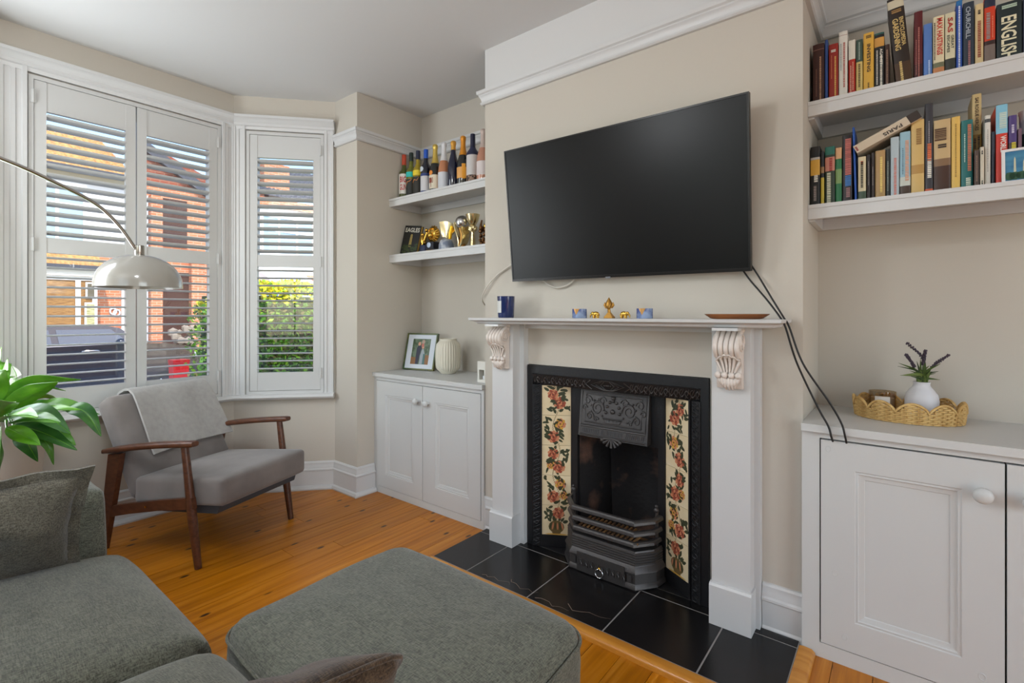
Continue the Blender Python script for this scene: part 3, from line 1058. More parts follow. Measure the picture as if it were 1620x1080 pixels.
# barred grate standing out over the hearth
gp = [(-1.306, 2.112), (-1.288, 2.045), (-1.212, 1.962), (-0.886, 1.962), (-0.822, 2.045), (-0.812, 2.112)]
def inset(path, k):
    c = Vector((-1.05, 2.12))
    return [tuple(c + (Vector(p) - c) * k) for p in path]
b = B()
prof = [(-0.03, 0.0), (0.0, 0.0), (0.004, 0.006), (0.0, 0.022), (-0.003, 0.026), (-0.004, 0.066), (0.001, 0.07), (-0.001, 0.078), (-0.012, 0.094)]
for i in range(5):
    h = 0.098 + i * 0.011
    prof += [(-0.014, h), (-0.012, h + 0.002), (-0.012, h + 0.007), (-0.016, h + 0.010)]
prof += [(-0.018, 0.158), (-0.05, 0.158)]
b.sweep(prof, gp, -1, hz)
grate = obj('grate', b, IRONG, ins, smooth=25)
for z, k in ((0.205, 0.92), (0.252, 0.935), (0.300, 0.95)):
    b = B(); b.sweep([(-0.014, -0.010), (0.0, -0.010), (0.004, -0.006), (0.002, 0.004), (-0.003, 0.010), (-0.014, 0.012)], inset(gp, k), -1, z)
    obj('grate_bar', b, IRONG, ins, smooth=25)
for x in (-1.272, -0.846):
    b = B(); b.tube([(x, 2.10, 0.17), (x, 2.10, 0.33)], 0.008, 8); b.ball((x, 2.095, 0.335), 0.012, 10); b.ball((x, 2.095, 0.352), 0.007, 8)
    obj('finial_post', b, IRONG, ins)
b = B()
b.box(-1.17, -0.935, 1.957, 1.962, hz + 0.004, hz + 0.088); b.bevel(0.002, 1)
ash = obj('ash_door', b, IRONG, ins)
b = B()
for i in range(9):
    x = -1.158 + i * 0.0262
    b.box(x, x + 0.019, 1.9545, 1.957, hz + 0.030, hz + 0.062)
    b.tube([(x + 0.003, 1.9535, hz + 0.035), (x + 0.010, 1.9525, hz + 0.055), (x + 0.016, 1.9535, hz + 0.040)], 0.0026, 5)
for x0 in (-1.196, -0.922):
    b.box(x0, x0 + 0.02, 1.9585, 1.961, hz + 0.030, hz + 0.062)
obj('relief', b, IRONG, ash, smooth=30)
b = B()
pts = [(-1.052 + 0.019 * math.sin(a), 1.950, 0.066 - 0.019 - 0.0 + 0.019 * math.cos(a)) for a in [2 * PI * i / 20 for i in range(20)]]
b.tube(pts, 0.0025, 6, closed=True)
obj('ring_pull', b, SILVER, ash, smooth=60)
b = B(); b.ball((-1.052, 1.952, 0.068), 0.0065, 10); obj('knob', b, GOLD, ash)
b = B()     # toothed fire bars inside
RUST = mat('rusty_iron', (128, 92, 52), 0.8, metal=0.2, var=(30, (1, 1, 1), (70, 46, 28), 0.4, 0.7))
for i in range(14):
    x = -1.18 + i * 0.021
    b.tube([(x, 1.995, 0.212), (x + 0.008, 2.02, 0.222), (x + 0.006, 2.10, 0.222)], 0.0062, 6)
b.tube([(-1.20, 1.992, 0.208), (-0.885, 1.992, 0.208)], 0.007, 6); b.tube([(-1.21, 2.06, 0.206), (-0.87, 2.06, 0.206)], 0.006, 6)
obj('fire_bars', b, RUST, ins, smooth=60)
# ================================================================ cabinets and shelves
def panel_door(par, x0, x1, z0, z1, yf, px0, px1, pz0, pz1, kx, kz, kr=0.016):
    """framed door: stiles and rails round a sunk panel with a stepped bead"""
    d = 0.022
    b = B()
    b.box(x0, px0, yf, yf + d, z0, z1); b.box(px1, x1, yf, yf + d, z0, z1)
    b.box(px0, px1, yf, yf + d, z0, pz0); b.box(px0, px1, yf, yf + d, pz1, z1)
    door = obj('door', b, CAB, par, smooth=0)
    b = B(); b.box(px0, px1, yf + 0.012, yf + d, pz0, pz1); obj('panel', b, CAB, door, smooth=0)
    b = B()
    pr = [(0.0, 0.001), (0.003, -0.003), (0.009, -0.001), (0.012, -0.006), (0.020, -0.009), (0.026, -0.011), (0.029, -0.0165)]
    q = [(px0, pz0), (px1, pz0), (px1, pz1), (px0, pz1)]
    rings = []
    for k, (cx, cz) in enumerate(q):
        sx = 1 if cx == px0 else -1; sz = 1 if cz == pz0 else -1
        rings.append([(cx + sx * o, yf + 0.001 - h * 0.72, cz + sz * o) for o, h in pr] )
    rings.append(rings[0])
    R = [b.pts(r) for r in rings]
    for A_, D_ in zip(R, R[1:]):
        for i in range(len(pr) - 1):
            b.face([A_[i], A_[i + 1], D_[i + 1], D_[i]])
    obj('bead', b, CAB, door, smooth=20)
    b = B()
    Tk = Matrix.Translation((kx, yf, kz)) @ Matrix.Rotation(PI / 2, 4, 'X')
    b.lathe([(0.011, 0.0), (0.008, 0.004), (0.007, 0.012), (kr * 0.9, 0.018), (kr, 0.025), (kr * 0.85, 0.033), (kr * 0.45, 0.038), (0.0, 0.039)], n=20, T=Tk)
    obj('knob', b, CAB, door, smooth=60)
    return door

lc = thing('alcove_cabinet', (-2.32, 2.25, 0), 'white two-door built-in cupboard in the alcove between bay window and fireplace', 'cabinet', 'alcove cupboards')
yf = 2.040
b = B()
b.box(XP + 0.001, -2.788, yf, yf + 0.02, 0, 0.780); b.box(-1.835, XL - 0.001, yf, yf + 0.02, 0, 0.780)
b.box(-2.788, -1.835, yf, yf + 0.02, 0.757, 0.780); b.box(-2.788, -1.835, yf, yf + 0.02, 0.0, 0.044)
b.box(XP + 0.001, XL - 0.001, yf + 0.02, yf + 0.022, 0, 0.780)
b.box(XP + 0.001, XL - 0.001, YB - 0.02, YB - 0.001, 0, 0.780)
obj('carcass', b, CAB, lc, smooth=0)
panel_door(lc, -2.785, -2.3235, 0.047, 0.754, yf - 0.002, -2.69, -2.41, 0.135, 0.664, -2.366, 0.657, 0.020)
panel_door(lc, -2.3195, -1.838, 0.047, 0.754, yf - 0.002, -2.208, -1.929, 0.150, 0.666, -2.274, 0.654, 0.020)
b = B(); b.box(XP + 0.001, XL - 0.001, 2.024, YB - 0.001, 0.781, 0.807); b.bevel(0.004, 2)
tag(obj('cabinet_top', b, CAB, smooth=30), 'white painted top board of the alcove cupboard left of the fireplace', 'worktop')

rc = thing('alcove_cabinet', (0.22, 2.25, 0), 'white built-in cupboard with large panelled door in the alcove right of the fireplace', 'cabinet', 'alcove cupboards')
yr = 2.018
xe = 0.72
b = B()
b.box(XR + 0.001, -0.223, yr, yr + 0.02, 0, 0.788); b.box(0.702, xe, yr, yr + 0.02, 0, 0.788)
b.box(-0.223, 0.702, yr, yr + 0.02, 0.768, 0.788); b.box(-0.223, 0.702, yr, yr + 0.02, 0.0, 0.052)
b.box(XR + 0.001, xe, YB - 0.02, YB - 0.001, 0, 0.788); b.box(xe - 0.02, xe, yr, YB - 0.002, 0, 0.788)
b.m = 1
b.box(XR + 0.02, xe - 0.021, yr + 0.024, yr + 0.026, 0, 0.788)
obj('carcass', b, [CAB, BLACKPL], rc, smooth=0)
panel_door(rc, -0.219, 0.238, 0.056, 0.763, yr - 0.003, -0.122, 0.146, 0.157, 0.670, 0.190, 0.666, 0.024)
panel_door(rc, 0.243, 0.700, 0.056, 0.763, yr - 0.003, 0.338, 0.606, 0.157, 0.670, 0.294, 0.666, 0.024)
for kx_, kz_ in ((-0.197, 0.733), (-0.177, 0.31), (-0.15, 0.10), (0.19, 0.12)):
    b = B(); b.tube([(kx_ + 0.008 * math.cos(2 * PI * i / 16), yr - 0.0030, kz_ + 0.010 * math.sin(2 * PI * i / 16)) for i in range(16)], 0.0014, 5, closed=True)
    obj('wood_knot', b, CAB, rc, smooth=60)
b = B(); b.box(XR + 0.001, xe, 2.000, YB - 0.001, 0.789, 0.815); b.bevel(0.004, 2)
tag(obj('cabinet_top', b, CAB, smooth=30), 'white painted top board of the cupboard right of the fireplace under the wicker tray', 'worktop')

def shelf(x0, x1, zt, label, cl, cr):
    s = thing('floating_shelf', ((x0 + x1) / 2, 2.3, zt - 0.06), label, 'shelf', 'alcove shelves')
    b = B(); b.box(x0 + 0.001, x1 - 0.001, 2.162, YB - 0.001, zt - 0.014, zt); b.bevel(0.002, 1); obj('board', b, TRIM, s)
    b = B(); b.prism([(2.166, zt - 0.054), (2.166, zt - 0.014), (2.186, zt - 0.014), (2.186, zt - 0.054)], x0 + 0.001, x1 - 0.001, 'x'); obj('front_lip', b, TRIM, s, smooth=0)
    b = B(); b.box(x0 + 0.001, x1 - 0.001, YB - 0.02, YB - 0.001, zt - 0.060, zt - 0.0145); obj('back_cleat', b, TRIM, s, smooth=0)
    if cl:
        b = B(); b.box(x0 + 0.001, x0 + 0.02, 2.187, YB - 0.021, zt - 0.060, zt - 0.0145); obj('side_cleat', b, TRIM, s, smooth=0)
    if cr:
        b = B(); b.box(x1 - 0.02, x1 - 0.001, 2.187, YB - 0.021, zt - 0.060, zt - 0.0145); obj('side_cleat', b, TRIM, s, smooth=0)
ZS1, ZS2 = 2.006, 1.615
shelf(XP, XL, ZS1, 'upper white alcove shelf carrying the wine bottles', 1, 1)
shelf(XP, XL, ZS2, 'lower white alcove shelf carrying the trophies', 1, 1)
shelf(XR, xe, ZS1, 'upper white bookshelf to the right of the television', 1, 0)
shelf(XR, xe, ZS2, 'lower white bookshelf to the right of the television', 1, 0)

# ================================================================ television and cables
tv = thing('television', (-1.005, 1.97, 1.37), 'large black flat-screen television tilted forward on the chimney breast', 'television')
tl, tr = Vector((-1.568, 1.916, 2.021)), Vector((-0.429, 1.916, 2.003))
bl, br = Vector((-1.578, 1.998, 1.369)), Vector((-0.440, 1.998, 1.362))
ex = (tr - tl).normalized(); ez = (tl - bl).normalized(); en = ex.cross(ez)
if en.y > 0:
    en = -en
W_, H_ = (tr - tl).length, (tl - bl).length
def tvp(u, v, o):
    a = bl + (br - bl) * u; c = tl + (tr - tl) * u
    return a + (c - a) * v + en * o
def tvbox(u0, u1, v0, v1, o0, o1, bev=0.0):
    b = B()
    b.quadbox([tvp(u0, v0, o0), tvp(u1, v0, o0), tvp(u1, v1, o0), tvp(u0, v1, o0)], [tvp(u0, v0, o1), tvp(u1, v0, o1), tvp(u1, v1, o1), tvp(u0, v1, o1)])
    if bev:
        b.bevel(bev, 2)
    return b
obj('body', tvbox(0, 1, 0, 1, -0.022, 0.0, 0.003), BLACKPL, tv)
obj('rear_housing', tvbox(0.16, 0.84, 0.04, 0.6, -0.048, -0.0222, 0.01), BLACKPL, tv)
SCREEN = mat('dark_screen', (9, 9, 9), 0.33, spec=0.22)
fr = mat('dark_bezel', (30, 28, 27), 0.3, metal=0.5)
obj('screen', tvbox(0.007, 0.993, 0.020, 0.988, 0.0002, 0.0008), SCREEN, tv, smooth=0)
for u0, u1, v0, v1 in ((0, 1, 0, 0.018), (0, 1, 0.989, 1), (0, 0.006, 0.018, 0.989), (0.994, 1, 0.018, 0.989)):
    obj('bezel', tvbox(u0, u1, v0, v1, 0.0002, 0.003), fr, tv, smooth=0)
lg = obj('badge', tvbox(0.470, 0.492, -0.006, 0.006, 0.0, 0.0035), flat((120, 122, 126), 0.3), tv, smooth=0)
b = B(); b.box(-1.12, -0.89, 2.03, YF - 0.001, 1.58, 1.80); b.box(-1.03, -0.98, 2.0, 2.03, 1.66, 1.72); obj('wall_bracket', b, BLACKPL, tv, smooth=0)

def curve_pts(P, n=10):
    P = [Vector(p) for p in P]
    out = []
    Q = [P[0] * 2 - P[1]] + P + [P[-1] * 2 - P[-2]]
    for i in range(1, len(Q) - 2):
        p0, p1, p2, p3 = Q[i - 1:i + 3]
        for k in range(n):
            t = k / n
            out.append(0.5 * ((2 * p1) + (p2 - p0) * t + (2 * p0 - 5 * p1 + 4 * p2 - p3) * t * t + (3 * p1 - p0 - 3 * p2 + p3) * t ** 3))
    out.append(P[-1])
    return out
CABW = flat((205, 198, 186), 0.5)
b = B(); b.tube(curve_pts([(-1.535, 2.030, 1.495), (-1.56, 2.030, 1.480), (-1.63, 2.035, 1.455), (-1.72, 2.036, 1.41), (-1.79, 2.03, 1.345), (-1.833, 2.045, 1.28), (-1.838, 2.10, 1.235)]), 0.0042, 8)
tag(obj('cable', b, CABW, smooth=60), 'white cable looping left from behind the television round the chimney corner', 'cable')
b = B(); b.tube(curve_pts([(-1.43, 2.035, 1.40), (-1.40, 2.035, 1.362), (-1.345, 2.036, 1.333), (-1.28, 2.036, 1.338), (-1.235, 2.035, 1.366), (-1.22, 2.035, 1.40)]), 0.0042, 8)
tag(obj('cable', b, CABW, smooth=60), 'white cable drooping in a short loop below the television', 'cable')
BCAB = flat((22, 22, 23), 0.5)
b = B(); b.tube(curve_pts([(-0.480, 2.035, 1.375), (-0.45, 2.028, 1.330), (-0.385, 1.985, 1.255), (-0.335, 1.95, 1.190), (-0.318, 1.95, 1.155), (-0.285, 1.965, 1.03), (-0.225, 1.985, 0.88), (-0.195, 1.990, 0.818), (-0.186, 1.992, 0.782), (-0.183, 2.004, 0.764)]), 0.0034, 8)
tag(obj('cable', b, BCAB, smooth=60), 'left one of two black cables hanging from the television to the right cupboard', 'cable')
b = B(); b.tube(curve_pts([(-0.445, 2.03, 1.385), (-0.42, 2.02, 1.345), (-0.365, 1.98, 1.255), (-0.325, 1.955, 1.190), (-0.306, 1.95, 1.155), (-0.265, 1.955, 1.03), (-0.190, 1.978, 0.90), (-0.158, 1.988, 0.835), (-0.148, 1.991, 0.795), (-0.144, 2.004, 0.764)]), 0.0034, 8)
tag(obj('cable', b, BCAB, smooth=60), 'right one of two black cables hanging from the television to the right cupboard', 'cable')

# ================================================================ armchair and throw
CH = yaw((-2.704, 1.175, 0), 20.4)
ac = thing('armchair', (-2.95, 1.08, 0), 'grey upholstered armchair with a dark walnut open frame in front of the bay window', 'armchair')
for s in (-1, 1):
    y = s * 0.297
    b = B(CH); b.tube([(0.0, y, 0.0), (-0.035, y, 0.22), (-0.085, y, 0.572)], [0.0155, 0.021, 0.0165], 12); obj('leg', b, WALNUT, ac, smooth=60)
    b = B(CH)
    b.prism([(-0.655, 0.0), (-0.622, 0.0), (-0.560, 0.25), (-0.505, 0.500), (-0.592, 0.490), (-0.628, 0.25)], y - 0.013, y + 0.013, 'y'); b.bevel(0.006, 2)
    obj('leg', b, WALNUT, ac)
    b = B(CH)
    b.prism([(-0.615, 0.165), (-0.45, 0.205), (-0.25, 0.245), (-0.02, 0.280), (-0.03, 0.332), (-0.25, 0.295), (-0.45, 0.256), (-0.60, 0.224)], y - 0.011, y + 0.011, 'y'); b.bevel(0.004, 1)
    rl = obj('side_rail', b, WALNUT, ac)
    b = B(CH @ Matrix.Translation((-0.33, y + s * 0.011, 0.255)) @ Matrix.Rotation(PI / 2, 4, 'X')); b.lathe([(0.005, -0.003), (0.005, 0.003)], n=10); obj('bolt', b, GOLD, rl)
    b = B(CH)
    def armrow(t):
        x = -0.632 + 0.612 * t; z = 0.500 + 0.086 * t + 0.010 * math.sin(PI * t); w = 0.024 + 0.010 * math.sin(PI * min(1, t * 1.15)) ; h = 0.015
        if t < 0.04 or t > 0.985:
            w *= 0.8; h *= 0.8
        return [(x, y + w * math.copysign(abs(math.cos(a)) ** 0.5, math.cos(a)), z + h * math.copysign(abs(math.sin(a)) ** 0.6, math.sin(a))) for a in [2 * PI * (i + 0.5) / 12 for i in range(12)]]
    b.rings([armrow(t) for t in [0, 0.03, 0.1, 0.2, 0.35, 0.5, 0.65, 0.8, 0.9, 0.97, 1.0]])
    obj('armrest', b, WALNUT, ac, smooth=50)
def seatf(p, u):
    z = p.z - 0.055 * (0.12 - p.x) / 0.57 * 0.9
    if u[2] > 0:
        z += 0.022 * (1 - u[0] ** 2) * (1 - u[1] ** 2)
    return Vector((p.x, p.y, z))
b = B(CH); b.rbox(-0.46, 0.125, -0.278, 0.278, 0.294, 0.428, 0.024, 16, seatf); obj('seat', b, GREYV, ac, smooth=70)
b = B(CH); b.prism([(-0.30, 0.215), (0.055, 0.245), (0.070, 0.290), (-0.30, 0.255)], -0.245, 0.262, 'y'); b.bevel(0.004, 1); obj('seat_frame', b, flat((70, 74, 80), 0.8), ac)
BK = CH @ Matrix.Translation((-0.385, 0, 0.300)) @ Matrix.Rotation(math.radians(-29), 4, 'Y')
def backf(p, u):
    q = Vector(p)
    if u[0] > 0:
        q.x += 0.018 * (1 - u[1] ** 2) * (1 - u[2] ** 2)
    return q
b = B(BK); b.rbox(-0.115, 0.0, -0.278, 0.278, 0.0, 0.555, 0.04, 14, backf); obj('backrest', b, GREYV, ac, smooth=70)
# throw draped over the back
prof = [(-0.138, 0.26), (-0.134, 0.36), (-0.130, 0.46), (-0.128, 0.53), (-0.112, 0.566), (-0.075, 0.577), (-0.035, 0.574), (0.0, 0.558), (0.020, 0.52), (0.027, 0.46), (0.030, 0.38), (0.030, 0.30), (0.029, 0.235), (0.028, 0.175)]
def thr(u, v):
    k = u * (len(prof) - 1); i = min(int(k), len(prof) - 2); t = k - i
    x = prof[i][0] + (prof[i + 1][0] - prof[i][0]) * t; z = prof[i][1] + (prof[i + 1][1] - prof[i][1]) * t
    y = -0.175 + 0.462 * v + 0.012 * math.sin(u * 5 + v * 2)
    fold = 0.004 * math.sin(v * 11 + u * 3) + 0.003 * noise.noise((u * 5, v * 7, 1.3))
    if u < 0.35:
        z -= 0.03 * v
    if u > 0.9:
        z += 0.018 * math.sin(v * 2.6) * (u - 0.9) * 10
    return (x + (fold if x > -0.05 else -fold) * (1 if abs(z - 0.57) > 0.03 else 0.3), y, z)
b = B(BK); b.surf(thr, 39, 22, 0.012)
th = obj('throw_blanket', b, THROW, smooth=70)
tag(th, 'pale grey wool throw folded over the back of the armchair', 'blanket')

# ================================================================ sofa, cushions, footstool
def wob(p, amp, f, seed):
    return amp * noise.noise((p.x * f + seed, p.y * f - seed, p.z * f))
so = thing('sofa', (-1.25, -0.05, 0), 'sage green fabric sofa with loose seat cushions at the lower left', 'sofa')
b = B(); b.rbox(-2.20, -0.30, -0.62, 0.40, 0.06, 0.285, 0.03, 8); obj('base', b, SOFA, so, smooth=60)
b = B(); b.rbox(-2.225, -2.012, -0.62, 0.430, 0.06, 0.640, 0.035, 14, lambda p, u: Vector((p.x + wob(p, 0.006, 6, 1), p.y + 0.008 * (1 - u[2] ** 2), p.z + (0.010 * (1 - u[1] ** 2) + wob(p, 0.01, 5, 2)) * (u[2] > 0)))); obj('arm', b, SOFA, so, smooth=70)
b = B(); b.rbox(-2.20, -0.30, -0.82, -0.55, 0.06, 0.78, 0.06, 8); obj('backrest', b, SOFA, so, smooth=70)
def cush(seed):
    def f(p, u):
        q = Vector(p)
        e = (1 - min(1, abs(u[0])) ** 4) * (1 - min(1, abs(u[1])) ** 4)
        if u[2] > 0:
            q.z += 0.042 * e + wob(p, 0.012, 4.5, seed) * (0.3 + 0.7 * e)
        # pillowy front lip
        if u[1] > 0.2:
            q.y += 0.020 * (1 - u[2] ** 2) * (1 - abs(u[0]) ** 6)
            q.z -= 0.022 * ((u[1] - 0.2) / 0.8) ** 2 * (u[2] > 0)
        if abs(u[0]) > 0.93 and abs(u[1]) > 0.9:
            q.x -= 0.012 * u[0]; q.y -= 0.012 * u[1]
        return q
    return f
for i, (x0, x1) in enumerate(((-2.005, -1.272), (-1.268, -0.66), (-0.656, -0.31))):
    b = B(); b.rbox(x0, x1, -0.55, 0.474, 0.288, 0.452, 0.050, 22, cush(i * 3.1)); obj('seat_cushion', b, SOFA, so, smooth=80)
for i, (x0, x1) in enumerate(((-2.005, -1.272), (-1.268, -0.66), (-0.656, -0.31))):
    pts = [(x0 + 0.03, 0.452, 0.296), (x1 - 0.03, 0.452, 0.296)]

def scatter(name, T, w, h, t, matl, flange, label, seed, rc=0.0, piping=0.0):
    """a pillow: soft body with a seam line and a flat flange; local x,z in its plane, y its thickness"""
    root = thing(name, T @ Vector((0, 0, -h)), label, 'cushion')
    n = 26
    def body(sgn):
        def f(u, v):
            x, z = 2 * u - 1, 2 * v - 1
            k = 1 - rc * (abs(x) * abs(z)) ** 5
            px = k * x * w * (1 - 0.07 * (1 - z * z) * abs(x))
            pz = k * z * h * (1 - 0.07 * (1 - x * x) * abs(z))
            e = ((1 - abs(x) ** 2.6) * (1 - abs(z) ** 2.6)) ** 0.55 if abs(x) < 1 and abs(z) < 1 else 0
            y = sgn * (t * e + 0.002)
            y += e * 0.018 * noise.noise((x * 2.2 + seed, z * 2.2, sgn)) + 0.010 * e * math.sin(4 * z + 3 * x + seed)
            return (px, y, pz)
        return f
    b = B(T); b.surf(body(-1), n, n); b.surf(body(1), n, n)
    bmesh.ops.remove_doubles(b.bm, verts=b.bm.verts, dist=0.0045)
    obj('cover', b, matl, root, smooth=80)
    if flange:
        b = B(T)
        m = 72
        rings = []
        for k in range(m):
            a = 4 * k / m; s = int(a) % 4; f_ = (a % 1) * 2 - 1
            x, z = [(f_, -1), (1, f_), (-f_, 1), (-1, -f_)][s]
            ix, iz = x * w * (1 - 0.07 * (1 - z * z)), z * h * (1 - 0.07 * (1 - x * x))
            ox, oz = ix + x * flange * (1 if abs(x) > 0.99 else abs(x) ** 6), iz + z * flange * (1 if abs(z) > 0.99 else abs(z) ** 6)
            wv = 0.010 * math.sin(k * 1.1 + seed) * (1 if abs(x) < 0.95 or abs(z) < 0.95 else 0.3)
            rings.append([(ix * 0.985, -0.004, iz * 0.985), (ox, wv - 0.004, oz), (ox, wv + 0.004, oz), (ix * 0.985, 0.004, iz * 0.985)])
        rings.append(rings[0])
        b.rings(rings, True, False)
        obj('flange', b, matl, root, smooth=60)
    if piping:
        b = B(T)
        pts = []
        for k in range(96):
            a = 4 * k / 96; s = int(a) % 4; f_ = (a % 1) * 2 - 1
            x, z = [(f_, -1), (1, f_), (-f_, 1), (-1, -f_)][s]
            q = 1 - rc * (abs(x) * abs(z)) ** 5
            pts.append((q * x * w * (1 - 0.07 * (1 - z * z) * abs(x)) * 1.01, 0, q * z * h * (1 - 0.07 * (1 - x * x) * abs(z)) * 1.01))
        b.tube(pts, piping, 8, closed=True)
        obj('piping', b, matl, root, smooth=60)
    return root

# pillow leaning on the sofa's arm: plane faces +x, its width runs along y
Tp = Matrix.Translation((-1.925, 0.095, 0.600)) @ Matrix.Rotation(math.radians(90 - 5), 4, 'Z') @ Matrix.Rotation(math.radians(13), 4, 'X') @ Matrix.Rotation(math.radians(4), 4, 'Y')
scatter('scatter_cushion', Tp, 0.245, 0.155, 0.062, PILLOW, 0.024, 'taupe green flanged cushion leaning on the sofa arm at far left', 2.0)
# brown cushion nearest the camera, only its upper corner shows
Tq = Matrix.Translation((-0.695, 0.297, 0.606)) @ Matrix.Rotation(math.radians(75), 4, 'Z') @ Matrix.Rotation(math.radians(40), 4, 'X')
scatter('scatter_cushion', Tq, 0.20, 0.16, 0.05, BROWNC, 0.0, 'dark brown piped cushion whose corner rises at the bottom edge of the picture', 5.0, 0.13, 0.004)

ot = thing('footstool', (-1.0, 0.76, 0), 'large sage green fabric footstool in front of the hearth', 'footstool')
OX, OY, OHX, OHY = -0.990, 0.806, 0.372, 0.290
def rrect(ins, z, r=0.065, bow=0.010):
    hx, hy, rr_ = OHX - ins, OHY - ins, max(0.004, r - ins * 0.8)
    pts = []
    for cxs, cys, a0 in ((1, 1, 0), (-1, 1, 90), (-1, -1, 180), (1, -1, 270)):
        for k in range(9):
            a = math.radians(a0 + 90 * k / 8)
            pts.append((cxs * (hx - rr_) + rr_ * math.cos(a), cys * (hy - rr_) + rr_ * math.sin(a)))
        nx, ny = [(-1, 1), (-1, -1), (1, -1), (1, 1)][[(1, 1), (-1, 1), (-1, -1), (1, -1)].index((cxs, cys))]
        e0 = pts[-1]
        e1 = (nx * (hx - rr_) if cxs != nx else nx * hx, ny * (hy - rr_) if cys != ny else ny * hy)
        for k in range(1, 8):
            t = k / 8
            x, y = e0[0] + (e1[0] - e0[0]) * t, e0[1] + (e1[1] - e0[1]) * t
            o = bow * math.sin(PI * t)
            pts.append((x + (o * math.copysign(1, x) if cxs == nx else 0), y + (o * math.copysign(1, y) if cys == ny else 0)))
    return [(OX + x, OY + y, z + 0.006 * noise.noise((x * 5, y * 5, z * 3))) for x, y in pts]
b = B(); b.rings([rrect(i_, z_) for i_, z_ in ((0.03, 0.235), (0.004, 0.238), (0.0, 0.26), (-0.002, 0.33), (0.0, 0.372), (0.006, 0.396), (0.018, 0.411), (0.036, 0.419), (0.07, 0.425), (0.12, 0.431), (0.18, 0.435), (0.24, 0.437), (0.285, 0.438))]); obj('cushion', b, SOFA, ot, smooth=80)
b = B(); b.rings([rrect(i_, z_) for i_, z_ in ((0.03, 0.05), (0.012, 0.055), (0.006, 0.09), (0.006, 0.20), (0.012, 0.234), (0.05, 0.235))]); obj('base', b, SOFA, ot, smooth=80)
b = B(); b.tube(rrect(-0.001, 0.386), 0.0042, 6, closed=True); obj('piping', b, SOFA, ot, smooth=60)
for x in (-1.28, -0.70):
    for y in (0.56, 1.01):
        b = B(); b.lathe([(0.018, 0), (0.024, 0.05)], (x, y, 0), 12); obj('foot', b, BLACKPL, ot)

# ================================================================ arc lamp
lp = thing('arc_lamp', (-2.60, -1.25, 0), 'arched floor lamp with a chrome arm and a pale grey dome shade before the shutters', 'lamp')
sx_, sy_ = -2.92, 0.75
b = B()
arc = curve_pts([(-2.915, 0.735, 1.515), (-2.90, 0.66, 1.625), (-2.885, 0.57, 1.708), (-2.86, 0.42, 1.775), (-2.825, 0.265, 1.825), (-2.78, 0.02, 1.875), (-2.72, -0.35, 1.885), (-2.66, -0.75, 1.80), (-2.62, -1.10, 1.55), (-2.60, -1.25, 1.2), (-2.60, -1.25, 0.02)], 8)
b.tube(arc, 0.0085, 10); obj('arm', b, CHROME, lp, smooth=60)
b = B(); b.lathe([(0.021, 1.487), (0.022, 1.489), (0.022, 1.534), (0.019, 1.537)], (sx_, sy_, 0), 20); obj('socket', b, CHROME, lp)
SHADE = mat('pale_grey_enamel', (160, 156, 148), 0.22, coat=0.5)
pr = []
for i in range(15):
    a = PI / 2 * (1 - i / 14)
    pr.append((0.177 * math.cos(a) ** 0.9 + 0.0, 1.345 + 0.145 * math.sin(a) ** 1.0))
pr = [(0.018, 1.490)] + pr[1:] + [(0.1775, 1.330)]
inner = [(r - 0.003 if r > 0.02 else r, z - 0.003) for r, z in pr[::-1]]
inner[0] = (0.1745, 1.330)
b = B(); b.lathe(pr + inner, (sx_, sy_, 0), 40, cap=False); obj('shade', b, SHADE, lp, smooth=50)
b = B(); b.ball((sx_, sy_, 1.405), 0.032, 14); b.lathe([(0.014, 1.43), (0.014, 1.485)], (sx_, sy_, 0), 12); obj('bulb', b, flat((235, 232, 222), 0.4), lp)
b = B(); b.lathe([(0.15, 0.0), (0.15, 0.03), (0.14, 0.04), (0.0, 0.04)], (-2.60, -1.25, 0), 32); obj('lamp_base', b, CHROME, lp)

# added fill uplighter, unseen behind the camera, bounces light off the ceiling
ul = thing('fill_uplighter', (-1.30, -1.30, 0), 'unseen fill lamp added as a slim metal floor uplighter with an upturned bowl behind the viewpoint', 'lamp')
b = B(); b.lathe([(0.14, 0), (0.14, 0.02), (0.02, 0.03), (0.012, 0.04), (0.012, 1.74), (0.03, 1.76)], (-1.30, -1.30, 0), 24); obj('stand', b, CHROME, ul)
b = B(); b.lathe([(0.03, 1.76), (0.12, 1.78), (0.19, 1.84), (0.195, 1.86), (0.185, 1.86), (0.115, 1.79), (0.0, 1.775)], (-1.30, -1.30, 0), 32); obj('bowl', b, CHROME, ul, smooth=50)
add_light('uplighter_fill', 'AREA', (-1.30, -1.30, 1.868), (0, 0, 1), 34, (0.95, 0.975, 1.0), shape='DISK', size=0.34)

# added fill pendant, unseen above the frame, brightens the bay side
pn = thing('fill_pendant', (-1.35, 0.15, 2.30), 'unseen fill lamp added as a white globe pendant hanging from the middle of the ceiling above the viewpoint', 'lamp')
b = B(); b.lathe([(0.05, ZC - 0.001), (0.05, ZC - 0.02), (0.006, ZC - 0.03), (0.004, ZC - 0.04), (0.004, 2.50), (0.02, 2.50), (0.02, 2.46)], (-1.35, 0.15, 0), 16); obj('flex', b, TRIM, pn)
b = B(); b.ball((-1.35, 0.15, 2.37), 0.10, 20); obj('globe', b, mat('opal_globe', (240, 240, 238), 0.5, emit=((255, 252, 246), 1.0)), pn, smooth=60)
add_light('pendant_fill', 'POINT', (-1.35, 0.15, 2.22), (0, 0, -1), 26, (0.92, 0.965, 1.0), shadow_soft_size=0.12)

